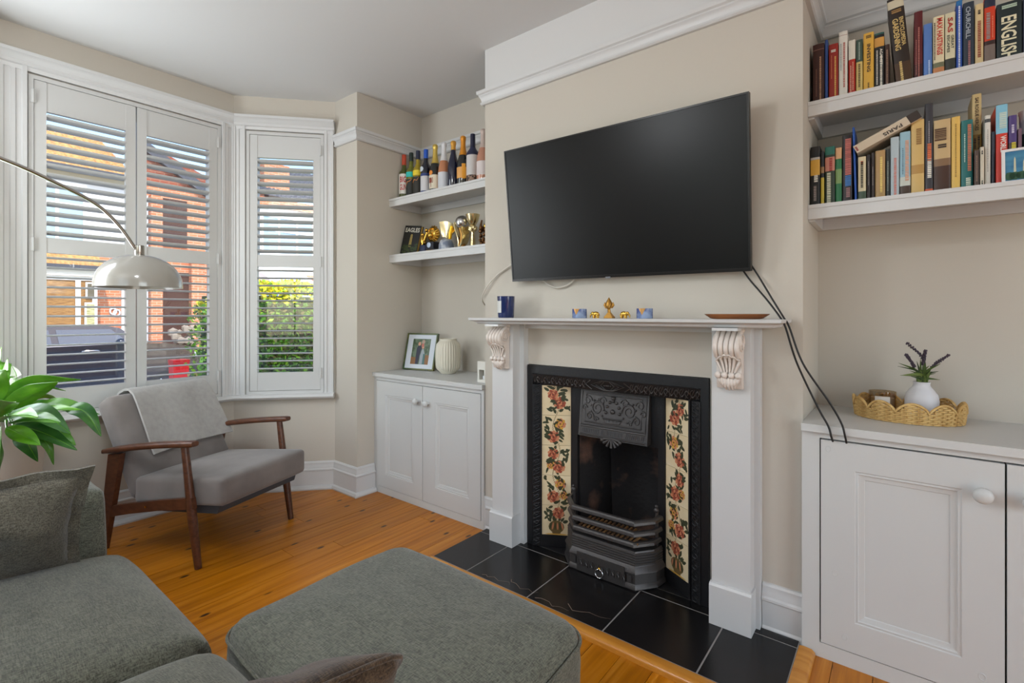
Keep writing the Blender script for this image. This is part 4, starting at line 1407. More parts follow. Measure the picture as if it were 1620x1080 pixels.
# ================================================================ peace lily
pt = thing('potted_plant', (-3.10, 0.27, 0), 'leafy green peace lily in a tall cream planter at the left edge', 'plant')
POT = mat('cream_planter', (206, 196, 182), 0.55)
b = B(); b.lathe([(0.10, 0.0), (0.115, 0.02), (0.145, 0.30), (0.168, 0.62), (0.172, 0.735), (0.170, 0.75), (0.158, 0.75), (0.156, 0.70), (0.0, 0.70)], (-3.10, 0.27, 0), 36); obj('planter', b, POT, pt, smooth=40)
b = B(); b.lathe([(0.154, 0.701), (0.10, 0.712), (0.0, 0.716)], (-3.10, 0.27, 0), 24); obj('soil', b, flat((52, 38, 28), 0.95), pt)
def leaf_mat(name, c1, c2):
    m = mat(name, c1, 0.32, var=(14, (1, 1, 1), c2, 0.35, 0.68), spec=0.5)
    return m
LEAFS = [leaf_mat('leaf_bright', (86, 150, 30), (122, 184, 44)), leaf_mat('leaf_deep', (40, 92, 34), (70, 124, 48)), leaf_mat('leaf_mid', (66, 122, 36), (98, 150, 52))]  # brightened leaf colours stand in for light shining through
crown = Vector((-3.08, 0.29, 0.72))
def leaf(p0, p1, p2, w, mi, twist=0.0, fold=0.25, petiole=True):
    p0, p1, p2 = Vector(p0), Vector(p1), Vector(p2)
    path = curve_pts([p0, p1, p2], 9)
    n = len(path)
    rows = []
    for i, p in enumerate(path):
        s = i / (n - 1)
        t = (path[min(i + 1, n - 1)] - path[max(i - 1, 0)]).normalized()
        side = t.cross(Vector((0, 0, 1)))
        if side.length < 0.05:
            side = Vector((0.3, 0.9, 0))
        side.normalize()
        up = side.cross(t).normalized()
        a = twist
        s2 = side * math.cos(a) + up * math.sin(a); u2 = -side * math.sin(a) + up * math.cos(a)
        ww = w * (math.sin(PI * min(1, s ** 0.8)) ** 0.8) * (1 - 0.25 * s) + 0.0006
        row = []
        for j in range(9):
            q = j / 4 - 1
            row.append(p + s2 * (q * ww) + u2 * (ww * fold * abs(q) - 0.10 * ww * math.cos(q * 9) * 0.12 + ww * 0.07 * math.sin(9 * s + 3 * q)))
        rows.append(row)
    b = B()
    b.surf(lambda u, v: rows[round(u * (n - 1))][round(v * 8)], n - 1, 8, 0.0012)
    lf = obj('leaf', b, LEAFS[mi], pt, smooth=80)
    b = B(); b.tube([q[4] + Vector((0, 0, 0.001)) for q in rows], [0.0022 * (1 - 0.7 * i / n) for i in range(n)], 5)
    obj('midrib', b, LEAFS[0], lf, smooth=60)
    if petiole:
        b = B(); b.tube(curve_pts([crown + Vector((RND.uniform(-.05, .05), RND.uniform(-.05, .05), 0)), (crown * 0.45 + p0 * 0.55) + Vector((0, 0, 0.05)), p0 + (p1 - p0) * 0.03], 6), 0.0035, 6)
        obj('petiole', b, LEAFS[2], pt, smooth=60)
for p0, p1, p2, w, mi, tw in (
    ((-2.95, 0.279, 0.822), (-2.752, 0.371, 0.919), (-2.593, 0.472, 0.937), 0.052, 0, 0.5),
    ((-3.032, 0.277, 0.773), (-2.963, 0.396, 0.832), (-2.961, 0.461, 0.817), 0.045, 0, 0.3),
    ((-2.979, 0.319, 0.773), (-2.853, 0.444, 0.809), (-2.765, 0.565, 0.76), 0.04, 2, -0.5),
    ((-2.825, 0.466, 0.796), (-2.761, 0.517, 0.777), (-2.708, 0.56, 0.673), 0.036, 1, -0.8),
    ((-2.782, 0.284, 0.803), (-2.607, 0.359, 0.813), (-2.492, 0.424, 0.742), 0.044, 1, -0.7),
    ((-2.797, 0.336, 0.767), (-2.716, 0.4, 0.741), (-2.68, 0.429, 0.692), 0.036, 0, -0.5),
    ((-2.724, 0.292, 0.767), (-2.603, 0.362, 0.742), (-2.5, 0.444, 0.674), 0.036, 1, -0.6),
    ((-2.686, 0.296, 0.745), (-2.625, 0.319, 0.708), (-2.563, 0.342, 0.642), 0.032, 1, -0.9),
    ((-2.697, 0.351, 0.715), (-2.66, 0.381, 0.685), (-2.652, 0.4, 0.599), 0.018, 2, -0.9),
    ((-3.111, 0.279, 0.804), (-3.093, 0.292, 0.942), (-3.089, 0.296, 1.056), 0.045, 0, 1.2),
    ((-3.017, 0.289, 0.813), (-3.0, 0.302, 0.921), (-2.996, 0.306, 1.013), 0.04, 0, 1),
    ((-2.981, 0.254, 0.796), (-2.929, 0.295, 0.862), (-2.883, 0.331, 0.896), 0.04, 0, 0.6),
    ((-2.608, 0.23, 0.753), (-2.471, 0.237, 0.717), (-2.395, 0.22, 0.616), 0.072, 2, -1.3),
    ((-2.938, 0.224, 0.832), (-2.979, 0.192, 0.935), (-3.039, 0.144, 0.96), 0.05, 0, 0.3),
    ((-2.772, 0.228, 0.801), (-2.774, 0.163, 0.835), (-2.772, 0.101, 0.753), 0.05, 1, -0.5),
    ((-3.099, 0.352, 0.752), (-3.119, 0.438, 0.78), (-3.107, 0.524, 0.733), 0.045, 1, -0.2),
    ((-2.878, 0.272, 0.78), (-2.825, 0.339, 0.828), (-2.779, 0.401, 0.793), 0.048, 2, -0.1),
    ((-2.968, 0.328, 0.786), (-2.933, 0.382, 0.886), (-2.923, 0.414, 0.9), 0.03, 2, 0.4),
    ((-3.192, 0.278, 0.766), (-3.242, 0.302, 0.901), (-3.267, 0.346, 0.969), 0.035, 1, 1),
    ((-2.845, 0.234, 0.828), (-2.745, 0.249, 0.936), (-2.661, 0.265, 0.989), 0.045, 0, 0.9),
    ((-2.724, 0.266, 0.826), (-2.568, 0.326, 0.902), (-2.45, 0.381, 0.949), 0.04, 0, 0.7),
    ((-3.219, 0.32, 0.762), (-3.188, 0.408, 0.859), (-3.134, 0.515, 0.834), 0.04, 2, 0.5),
    ((-2.634, 0.274, 0.793), (-2.481, 0.331, 0.817), (-2.389, 0.379, 0.808), 0.034, 2, -0.4),
    ((-2.887, 0.328, 0.77), (-2.776, 0.416, 0.801), (-2.698, 0.491, 0.799), 0.034, 0, -0.2),
    ((-2.671, 0.244, 0.788), (-2.511, 0.282, 0.838), (-2.398, 0.32, 0.835), 0.04, 0, -0.3),
    ((-2.6, 0.262, 0.78), (-2.517, 0.302, 0.753), (-2.46, 0.335, 0.723), 0.03, 0, -0.8),
    ((-2.784, 0.372, 0.745), (-2.68, 0.429, 0.703), (-2.609, 0.459, 0.672), 0.026, 2, -0.7),
    ((-2.536, 0.224, 0.828), (-2.429, 0.245, 0.887), (-2.345, 0.26, 0.903), 0.035, 2, 0.3),
):
    leaf(p0, p1, p2, w, mi, tw)
leaf_white = flat((232, 234, 222), 0.45)
LEAFS.append(leaf_white)
leaf((-2.983, 0.316, 0.862), (-2.966, 0.329, 0.932), (-2.981, 0.317, 0.981), 0.022, 3, 1.1)
# ================================================================ bottles on the upper left shelf
def glassy(c, rough=0.08):
    return mat('bottle_glass_%d_%d_%d' % c, c, rough, spec=0.6, coat=0.4)
def bottle(x, y, h, kind, gl, capc, label, neck=0.14, rad=0.036, foil=None):
    t = thing('wine_bottle', (x, y, ZS1), label, 'bottle', 'wine bottles on the upper left shelf')
    z = ZS1
    if kind == 'bordeaux':
        pr = [(rad * 0.9, 0), (rad, 0.006), (rad, 0.185), (rad * 0.93, 0.2), (rad * 0.6, 0.218), (0.0165, 0.232), (0.0145, 0.245), (0.0140, h - 0.02)]
    else:
        pr = [(rad * 0.92, 0), (rad, 0.008), (rad, 0.135), (rad * 0.95, 0.155), (rad * 0.8, 0.185), (rad * 0.6, 0.212), (0.0175, 0.238), (0.0150, 0.26), (0.0140, h - 0.02)]
    b = B(); b.lathe([(r, z + q) for r, q in pr], (x, y, 0), 24); obj('glass', b, gl, t, smooth=60)
    cz = h - (foil or 0.062)
    rad_at = lambda q: max([0.0158] + [pr[i][0] + (pr[i + 1][0] - pr[i][0]) * (q - pr[i][1]) / (pr[i + 1][1] - pr[i][1] + 1e-9) + 0.0012 for i in range(len(pr) - 1) if pr[i][1] <= q <= pr[i + 1][1]])
    n = 8
    fp = [(rad_at(cz + (h - 0.03 - cz) * i / n), cz + (h - 0.03 - cz) * i / n) for i in range(n + 1)]
    if kind == 'champagne':
        fp += [(0.0168, h - 0.026), (0.0185, h - 0.020), (0.0178, h - 0.006), (0.012, h)]
    else:
        fp += [(0.0155, h - 0.01), (0.0150, h - 0.001), (0.012, h)]
    b = B(); b.lathe([(r, z + q) for r, q in fp], (x, y, 0), 20); obj('capsule', b, capc, t, smooth=50)
    return t, rad
def wrap(t, x, y, rad, z0, z1, m, a0=-125, a1=15, name='label', o=0.0008):
    b = B()
    b.surf(lambda u, v: (x + (rad + o) * math.cos(math.radians(a0 + (a1 - a0) * u)), y + (rad + o) * math.sin(math.radians(a0 + (a1 - a0) * u)), ZS1 + z0 + (z1 - z0) * v), 14, 1)
    return obj(name, b, m, t, smooth=60, recalc=False)
def wraptext(t, s, x, y, rad, zc, h, arc, m, amid=-52):
    co, fs, w, hh = text_mesh(s)
    b = B()
    r = rad + 0.0016
    vs = b.pts([(x + r * math.cos(math.radians(amid + arc * cx / w)), y + r * math.sin(math.radians(amid + arc * cx / w)), ZS1 + zc + cz / hh * h) for cx, cz in co])
    for f in fs:
        b.face([vs[i] for i in f])
    obj('lettering', b, m, t, smooth=0, recalc=False)
WHITEP = flat((228, 226, 220), 0.6)
CREAMP = flat((222, 212, 190), 0.6)
yb_ = 2.262
OLIVE = glassy((74, 82, 26)); GREENG = glassy((104, 108, 26)); YELG = glassy((150, 128, 20)); NAVY = glassy((14, 16, 34)); DARKG = glassy((22, 24, 22)); ROSE = glassy((186, 122, 84)); PINK = glassy((188, 132, 108)); BLUEB = glassy((22, 26, 52))
t, r = bottle(-2.772, yb_, 0.328, 'bordeaux', OLIVE, flat((196, 72, 40), 0.35), 'wine bottle with orange capsule and white label with big red letters', foil=0.075)
wrap(t, -2.772, yb_, r, 0.045, 0.185, WHITEP, -140, 40)
wraptext(t, 'BIG', -2.772, yb_, r, 0.145, 0.042, 70, flat((190, 40, 36), 0.5)); wraptext(t, 'GUN', -2.772, yb_, r, 0.090, 0.042, 76, flat((190, 40, 36), 0.5))
t, r = bottle(-2.694, yb_, 0.327, 'bordeaux', GREENG, flat((26, 40, 34), 0.35), 'green wine bottle with dark capsule and a turquoise label band')
wrap(t, -2.694, yb_, r, 0.150, 0.195 - 0.01, flat((32, 180, 170), 0.5)); wrap(t, -2.694, yb_, r, 0.0, 0.135, flat((36, 38, 34), 0.6))
b = B(); b.tube([(-2.694 + (r + .001) * math.cos(a), yb_ + (r + .001) * math.sin(a), ZS1 + 0.09 + 0.05 * k) for a, k in ((-2.0, 0), (-1.5, .5), (-1.0, .6), (-.6, .9))], [0.002, .004, .003, .001], 6); obj('motif', b, flat((200, 120, 50), 0.5), t)
t, r = bottle(-2.622, yb_, 0.326, 'bordeaux', YELG, flat((32, 38, 62), 0.35), 'yellow-green wine bottle with navy capsule and a yellow label band')
wrap(t, -2.622, yb_, r, 0.150, 0.190 - 0.006, flat((226, 200, 40), 0.5)); wrap(t, -2.622, yb_, r, 0.0, 0.14, flat((40, 38, 32), 0.6))
b = B(); b.tube([(-2.622 + (r + .001) * math.cos(a), yb_ + (r + .001) * math.sin(a), ZS1 + 0.10 + 0.04 * k) for a, k in ((-2.0, 0), (-1.5, .5), (-1.0, .3), (-.6, .9))], [0.002, .004, .003, .001], 6); obj('motif', b, flat((206, 130, 60), 0.5), t)
t, r = bottle(-2.541, yb_, 0.318, 'bordeaux', NAVY, flat((28, 84, 186), 0.35), 'dark wine bottle with bright blue capsule and blue-bordered label', rad=0.037)
wrap(t, -2.541, yb_, r, 0.02, 0.148, flat((40, 60, 120), 0.5)); wrap(t, -2.541, yb_, r, 0.03, 0.130, flat((206, 204, 206), 0.5), -115, 5, 'label_panel', 0.0014)
b = B(); b.surf(lambda u, v: (-2.541 + (r + .002) * math.cos(-1.75 + .55 * v * math.cos(2 * PI * u)), yb_ + (r + .002) * math.sin(-1.75 + .55 * v * math.cos(2 * PI * u)), ZS1 + 0.178 + 0.018 * v * math.sin(2 * PI * u)), 16, 3); obj('round_seal', b, flat((206, 214, 222), 0.5), t, recalc=False)
t, r = bottle(-2.450, yb_, 0.332, 'champagne', DARKG, mat('gold_foil', (214, 184, 92), 0.35, metal=0.6), 'sparkling wine bottle with gold foil and a cream label with an orange seal', foil=0.13, rad=0.039)
wrap(t, -2.450, yb_, r, 0.03, 0.122, CREAMP)
b = B(); b.surf(lambda u, v: (-2.450 + (r + .002) * math.cos(-1.6 + .42 * v * math.cos(2 * PI * u)), yb_ + (r + .002) * math.sin(-1.6 + .42 * v * math.cos(2 * PI * u)), ZS1 + 0.136 + 0.016 * v * math.sin(2 * PI * u)), 16, 3); obj('round_seal', b, flat((226, 138, 50), 0.5), t, recalc=False)
b = B()
for q in (-1.85, -1.55, -1.25):
    b.tube([(-2.450 + (r + .0022) * math.cos(q + .12 * math.sin(a)), yb_ + (r + .0022) * math.sin(q + .12 * math.sin(a)), ZS1 + 0.085 + 0.018 * math.cos(a)) for a in [i * 0.6 for i in range(11)]], 0.0012, 5)
b.tube([(-2.450 + (r + .0022) * math.cos(-1.55), yb_ + (r + .0022) * math.sin(-1.55), ZS1 + q) for q in (0.04, 0.105)], 0.0014, 5)
obj('motif', b, flat((150, 60, 46), 0.5), t)
t, r = bottle(-2.365, yb_, 0.328, 'champagne', ROSE, mat('white_foil', (222, 222, 224), 0.35, metal=0.2), 'rose sparkling wine bottle with a long white foil neck and silvery label', foil=0.125, rad=0.039)
wrap(t, -2.365, yb_, r, 0.02, 0.125, flat((204, 206, 212), 0.4))
t, r = bottle(-2.278, yb_, 0.318, 'champagne', BLUEB, mat('amber_foil', (216, 160, 66), 0.4, metal=0.4), 'plain dark bottle with a short amber cap and no front label', foil=0.06, rad=0.039)
t, r = bottle(-2.190, yb_, 0.330, 'champagne', DARKG, mat('orange_foil', (226, 148, 44), 0.4, metal=0.4), 'champagne bottle with orange foil and an orange shield label', foil=0.125, rad=0.040)
wrap(t, -2.190, yb_, r, 0.055, 0.125, flat((226, 166, 92), 0.5)); wrap(t, -2.190, yb_, r, 0.05, 0.145, flat((230, 158, 40), 0.5), -58, -25, 'label_panel', 0.0014)
t, r = bottle(-2.106, yb_, 0.324, 'bordeaux', flat((206, 202, 200), 0.5), flat((26, 30, 58), 0.4), 'pale bodied bottle with long navy neck and ribbed dark shoulders', foil=0.12, rad=0.040)
b = B(); b.lathe([(0.0415, 0.186), (0.041, 0.197), (0.034, 0.212), (0.022, 0.228), (0.0175, 0.24)], (-2.106, yb_, ZS1), 24); obj('shoulder', b, flat((34, 40, 70), 0.4), t, smooth=60)
b = B(); b.lathe([(0.0406, 0.0), (0.0408, 0.005), (0.0408, 0.06)], (-2.106, yb_, ZS1), 24, cap=False)
for k in range(3):
    pass
obj('lower_band', b, mat('brown_pattern', (58, 44, 36), 0.5, var=(60, (1, 1, 1), (150, 120, 100), 0.48, 0.55)), t, smooth=60)
t, r = bottle(-2.018, yb_, 0.334, 'champagne', PINK, mat('blush_foil', (206, 186, 176), 0.4, metal=0.2), 'blush pink sparkling bottle nearest the television with a pale label', foil=0.118, rad=0.042)
wrap(t, -2.018, yb_, r, 0.045, 0.130, flat((220, 208, 206), 0.5))
b = B(); b.lathe([(0.0165, h_) for h_ in (0.0,)] + [(0.0185, 0.0), (0.0185, 0.022)], (-2.018, yb_, ZS1 + 0.196 + 0.018), 18, cap=False)
b = B(); b.lathe([(0.0245, 0.212), (0.0215, 0.222), (0.0190, 0.234)], (-2.018, yb_, ZS1), 20, cap=False); obj('neck_band', b, flat((44, 56, 66), 0.4), t, smooth=60)

# ================================================================ lower left shelf: magazine book and trophies
def tiltbox(b, w, d, h, T):
    b.box(-w / 2, w / 2, -d / 2, d / 2, 0, h, T)
Tb = Matrix.Translation((-2.730, 2.270, ZS2)) @ Matrix.Rotation(math.radians(6), 4, 'Z') @ Matrix.Rotation(math.radians(-9), 4, 'X') @ Matrix.Rotation(math.radians(7.0), 4, 'Y')
bk = thing('display_book', (-2.73, 2.27, ZS2), 'black hardback titled EAGLES standing face out at the left end of the trophy shelf', 'book')
b = B(Tb); b.box(-0.078, 0.078, -0.012, -0.0095, 0.010, 0.215); b.box(-0.078, 0.078, 0.0095, 0.012, 0.010, 0.215); b.box(-0.080, -0.0775, -0.012, 0.012, 0.010, 0.215); obj('cover', b, flat((22, 23, 22), 0.4), bk, smooth=0)
b = B(Tb); b.box(-0.0775, 0.074, -0.0093, 0.0093, 0.013, 0.211); obj('pages', b, flat((216, 178, 92), 0.7), bk, smooth=0)
q = lambda x, z, o=-0.0126: Tb @ Vector((x, o, z))
R3 = Tb.to_3x3()
lettering('EAGLES', q(0.0, 0.183), R3 @ Vector((1, 0, 0)), R3 @ Vector((0, 0, 1)), 0.138, 0.032, flat((206, 202, 186), 0.5), bk)
b = B(); b.quadbox([q(-0.012, 0.06), q(0.014, 0.06), q(0.014, 0.06, -0.0130), q(-0.012, 0.06, -0.0130)], [q(-0.010, 0.135), q(0.012, 0.135), q(0.012, 0.135, -0.0130), q(-0.010, 0.135, -0.0130)])
vs = b.pts([q(0.001 + 0.011 * math.cos(a), 0.143 + 0.011 * math.sin(a), -0.0129) for a in [2 * PI * i / 12 for i in range(12)]]); b.face(vs)
obj('cover_picture', b, flat((146, 126, 70), 0.5), bk, smooth=0)
b = B()
for i in range(26):
    x, z = RND.uniform(-0.07, 0.07), RND.uniform(0.018, 0.085)
    b.face(b.pts([q(max(-.075, min(.075, x + RND.uniform(.008, .02) * math.cos(a))), z + 0.008 * math.sin(a), -0.01275 - 0.00002 * i) for a in [2 * PI * k / 6 for k in range(6)]]))
obj('cover_foliage', b, flat((52, 66, 34), 0.5), bk, smooth=0)

MARB = mat('blue_grey_marble', (120, 130, 150), 0.3, var=(30, (1, 1, 1), (190, 194, 202), 0.45, 0.65))
NAVYB = flat((34, 44, 74), 0.3)
GRP = 'trophies on the lower left shelf'
def trophy(x, label):
    return thing('trophy', (x, 2.29, ZS2), label, 'trophy', GRP)
yt = 2.29
t = trophy(-2.585, 'small gold figure trophy on a navy base beside the hardback')
b = B(); b.lathe([(0.036, 0), (0.036, 0.05), (0.030, 0.062)], (-2.585, yt, ZS2), 20); obj('base', b, NAVYB, t)
b = B(); b.tube([(-2.600, yt, ZS2 + .06), (-2.598, yt - .01, ZS2 + .10), (-2.606, yt, ZS2 + .125)], [.012, .016, .010], 10); b.ball((-2.608, yt, ZS2 + .138), .014, 10)
b.tube([(-2.600, yt, ZS2 + .07), (-2.578, yt - .005, ZS2 + .10), (-2.562, yt, ZS2 + .15), (-2.548, yt, ZS2 + .135)], [.014, .012, .010, .008], 8); b.tube([(-2.59, yt - .02, ZS2 + .06), (-2.57, yt - .02, ZS2 + .085), (-2.555, yt - .02, ZS2 + .07)], .008, 8)
b.ball((-2.566, yt, ZS2 + .165), .013, 10)
obj('figure', b, GOLD, t, smooth=60)
t = trophy(-2.495, 'gold lion-head style trophy on a dark base with a round badge')
b = B(); b.prism([(-0.052, 0), (0.052, 0), (0.046, 0.018), (0.03, 0.03), (0.03, 0.075), (-0.04, 0.075), (-0.046, 0.02)], yt - 0.03, yt + 0.03, 'y', Matrix.Translation((-2.495, 0, ZS2))); b.bevel(0.004, 1); bs = obj('base', b, flat((28, 30, 40), 0.3), t)
b = B(); b.lathe([(0.018, 0), (0.018, 0.004), (0.014, 0.006)], T=Matrix.Translation((-2.508, yt - 0.030, ZS2 + 0.055)) @ Matrix.Rotation(PI / 2, 4, 'X'), n=20); obj('badge', b, flat((180, 194, 214), 0.3), bs)
b = B(); b.box(-2.535, -2.465, yt - 0.034, yt - 0.03, ZS2 + 0.004, ZS2 + 0.020); obj('plaque', b, GOLD, bs)
b = B(); b.ball((-2.488, yt, ZS2 + 0.130), 0.045, 18, (1.0, 0.8, 1.05))
for k in range(16):
    a = k * 0.393
    b.tube([(-2.488 + 0.030 * math.cos(a), yt - 0.022, ZS2 + 0.130 + 0.032 * math.sin(a)), (-2.488 + 0.056 * math.cos(a + .2), yt - 0.006, ZS2 + 0.130 + 0.056 * math.sin(a + .2))], [.011, .005], 7)
b.ball((-2.488, yt - 0.034, ZS2 + 0.118), 0.020, 10); b.ball((-2.504, yt - 0.032, ZS2 + .138), 0.007, 8); b.ball((-2.472, yt - .032, ZS2 + .138), .007, 8)
obj('head', b, GOLD, t, smooth=60)
t = trophy(-2.36, 'trophy with a pale gold shuttlecock-like fan over a round marbled base')
b = B(); b.lathe([(0.050, 0), (0.052, 0.012), (0.050, 0.05), (0.038, 0.078), (0.0, 0.09)], (-2.372, yt, ZS2), 22); obj('base', b, MARB, t, smooth=60)
b = B()
def fan(u, v):
    a = math.radians(100 - 70 * u); r = 0.05 + 0.105 * v
    return (-2.425 + r * math.cos(a) * 1.0 + 0.02, yt + 0.02 * math.sin(PI * u), ZS2 + 0.055 + r * math.sin(a) * 0.98)
b.surf(fan, 14, 8, 0.012); obj('fan', b, PGOLD, t, smooth=60)
b = B()
for k in range(5):
    b.tube([fan(0.1 + 0.18 * k, 0.1), fan(0.1 + 0.18 * k, 0.98)], 0.0035, 6)
obj('fan_rib', b, SILVER, t, smooth=60)
b = B(); b.tube([(-2.328, yt - .01, ZS2 + .08), (-2.322, yt - .01, ZS2 + .12), (-2.312, yt - .01, ZS2 + .165)], [.010, .013, .010], 8); obj('column', b, mat('yellow_gold', (240, 186, 40), 0.25, metal=0.6), t, smooth=60)
t = trophy(-2.225, 'tall trophy with a silver sphere cradled by twisted gold wings')
b = B(); b.lathe([(0.046, 0), (0.046, 0.012), (0.036, 0.02)], (-2.225, yt, ZS2), 22); obj('base', b, MARB, t)
b = B()
for s in (-1, 1):
    b.surf(lambda u, v: (-2.225 + s * (0.006 + 0.042 * math.sin(u * 1.9) * (0.55 + 0.45 * v)) + 0.012 * math.sin(u * 5), yt - 0.03 + 0.05 * v, ZS2 + 0.018 + 0.165 * u), 14, 4, 0.006)
obj('wing', b, PGOLD, t, smooth=60)
b = B(); b.tube([(-2.225, yt, ZS2 + .015), (-2.22, yt, ZS2 + .10), (-2.225, yt, ZS2 + .14)], [.022, .020, .030], 12); obj('stem', b, mat('bronze', (150, 112, 60), 0.3, metal=1.0), t, smooth=60)
b = B(); b.ball((-2.225, yt, ZS2 + 0.178), 0.046, 20); obj('sphere', b, SILVER, t, smooth=60)
t = trophy(-2.132, 'slender pale gold cup trophy with a wide bowl')
b = B(); b.lathe([(0.030, 0), (0.030, 0.006), (0.020, 0.012), (0.016, 0.05), (0.011, 0.10), (0.012, 0.108)], (-2.132, yt, ZS2), 18); obj('stem', b, PGOLD, t, smooth=50)
b = B()
for k in range(10):
    a = k * 0.63
    b.tube([(-2.132, yt, ZS2 + .105), (-2.132 + .024 * math.cos(a), yt + .024 * math.sin(a), ZS2 + .125 + .012 * (k % 2)), (-2.132 + .012 * math.cos(a), yt + .012 * math.sin(a), ZS2 + .150)], [.006, .009, .004], 6)
obj('leaf_collar', b, PGOLD, t, smooth=60)
b = B(); b.lathe([(0.010, 0.145), (0.022, 0.155), (0.036, 0.180), (0.044, 0.210), (0.046, 0.218), (0.042, 0.218), (0.030, 0.18), (0.0, 0.16)], (-2.132, yt, ZS2), 20); obj('bowl', b, PGOLD, t, smooth=40)
t = trophy(-2.03, 'squat ornate bronze and gold trophy at the right end of the shelf')
b = B(); b.lathe([(0.044, 0), (0.044, 0.012), (0.03, 0.02)], (-2.03, yt, ZS2), 18); obj('base', b, SILVER, t)
b = B()
rr = random.Random(4)
for k in range(34):
    a = rr.uniform(0, 6.28); zz = rr.uniform(0.02, 0.13)
    b.ball((-2.03 + 0.030 * math.cos(a) * (1.1 - zz * 3), yt + 0.028 * math.sin(a), ZS2 + zz), rr.uniform(0.009, 0.015), 8)
b.tube([(-2.045, yt, ZS2 + .10), (-2.06, yt - .005, ZS2 + .14), (-2.055, yt, ZS2 + .175)], [.012, .008, .004], 7)
obj('figure_group', b, mat('dark_bronze', (112, 78, 50), 0.3, metal=1.0), t, smooth=60)
b = B(); b.ball((-2.012, yt - .01, ZS2 + .13), .017, 10); b.tube([(-2.01, yt, ZS2 + .13), (-1.995, yt, ZS2 + .17)], [.014, .008], 8); obj('gold_head', b, GOLD, t, smooth=60)

# ================================================================ on the left cupboard
ZT = 0.807
Tf = Matrix.Translation((-2.655, 2.290, ZT + 0.002)) @ Matrix.Rotation(math.radians(12), 4, 'Z') @ Matrix.Rotation(math.radians(-14), 4, 'X')
pf = thing('photo_frame', (-2.655, 2.29, ZT), 'green edged picture frame with a photograph of two people, on the left cupboard', 'picture frame')
fw_, fh_ = 0.131, 0.262
b = B(Tf); e = 0.010
b.box(-fw_, -fw_ + e, -0.009, 0.009, 0, fh_); b.box(fw_ - e, fw_, -0.009, 0.009, 0, fh_); b.box(-fw_ + e, fw_ - e, -0.009, 0.009, 0, e); b.box(-fw_ + e, fw_ - e, -0.009, 0.009, fh_ - e, fh_)
obj('frame', b, mat('green_frame', (62, 84, 52), 0.35, var=(12, (1, 1, 1), (104, 104, 40), 0.4, 0.65)), pf, smooth=0)
b = B(Tf); b.box(-fw_ + e, fw_ - e, -0.003, 0.004, e, fh_ - e); obj('mount', b, flat((214, 220, 228), 0.6), pf, smooth=0)
ph = []
b = B(Tf); b.box(-0.076, 0.076, -0.0036, -0.003, 0.040, 0.222); po = obj('photograph', b, mat('photo_garden', (64, 84, 56), 0.4, var=(38, (1, 1, 1), (110, 128, 104), 0.42, 0.62)), pf, smooth=0)
b = B(Tf)
def shape(poly, m, o):
    b.m = m
    b.face(b.pts([(x, -0.0037 - o, z) for x, z in poly]))
shape([(-0.076, 0.040), (-0.03, 0.040), (-0.03, 0.088), (-0.076, 0.092)], 0, 0.0001); shape([(0.045, 0.040), (0.076, 0.040), (0.076, 0.105), (0.045, 0.11)], 0, 0.0001)
shape([(-0.034, 0.042), (-0.012, 0.042), (0.006, 0.16), (-0.004, 0.175), (-0.026, 0.172), (-0.036, 0.155)], 1, 0.0003)
shape([(0.0, 0.042), (0.046, 0.042), (0.036, 0.12), (0.024, 0.15), (0.012, 0.15), (0.0, 0.10)], 2, 0.0002)
shape([(0.026, 0.042), (0.046, 0.042), (0.04, 0.115), (0.026, 0.115)], 3, 0.0004)
for cx, cz, r_, m in ((-0.016, 0.186, 0.012, 4), (0.018, 0.162, 0.010, 4), (0.016, 0.20, 0.014, 5), (0.014, 0.176, 0.012, 6)):
    shape([(cx + r_ * math.cos(2 * PI * i / 14), cz + r_ * 1.15 * math.sin(2 * PI * i / 14)) for i in range(14)], m, 0.0005 + 0.00005 * m)
obj('two_people', b, [flat((140, 98, 58)), flat((40, 42, 62)), flat((156, 164, 170)), flat((70, 108, 108)), flat((206, 152, 124)), flat((176, 150, 132)), flat((190, 110, 96))], po, smooth=0, recalc=False)
b = B(Tf); b.quadbox([(-0.03, 0.010, 0.05), (0.03, 0.010, 0.05), (0.03, 0.014, 0.05), (-0.03, 0.014, 0.05)][::1], [(-0.02, 0.010, 0.2), (0.02, 0.010, 0.2), (0.02, 0.014, 0.2), (-0.02, 0.014, 0.2)]); obj('back_strut', b, BLACKPL, pf, smooth=0)

vs_ = thing('ribbed_vase', (-2.365, 2.30, ZT), 'cream ribbed ceramic vase on the left cupboard beside the photograph', 'vase')
b = B()
pr = [(0.046, 0.0), (0.050, 0.004), (0.056, 0.012), (0.074, 0.030), (0.081, 0.055), (0.084, 0.11), (0.082, 0.165), (0.076, 0.195), (0.062, 0.213), (0.056, 0.220), (0.057, 0.231), (0.052, 0.231), (0.048, 0.215), (0.05, 0.02), (0.0, 0.015)]
rings = []
for k, (r_, z_) in enumerate(pr):
    rib = 0.0022 if 3 <= k <= 7 else 0.0
    n_ = 120
    rings.append([((-2.365 + max(r_, 1e-4) * math.cos(2 * PI * i / n_) + rib * math.cos(2 * PI * i / n_) * (1 if i % 4 < 2 else -1)), 2.30 + max(r_, 1e-4) * math.sin(2 * PI * i / n_) + rib * math.sin(2 * PI * i / n_) * (1 if i % 4 < 2 else -1), ZT + z_) for i in range(n_)])
b.rings(rings); obj('body', b, mat('cream_ceramic', (222, 216, 198), 0.35), vs_, smooth=50)
hs_ = thing('tealight_house', (-1.90, 2.145, ZT), 'small white ceramic house holder half hidden behind the mantel corbel', 'ornament')
b = B()
hw_ = 0.032
arch = [(-0.018, 0.012)] + [(0.018 * math.cos(PI - PI * i / 10), 0.052 + 0.018 * math.sin(PI * i / 10)) for i in range(11)] + [(0.018, 0.012)]
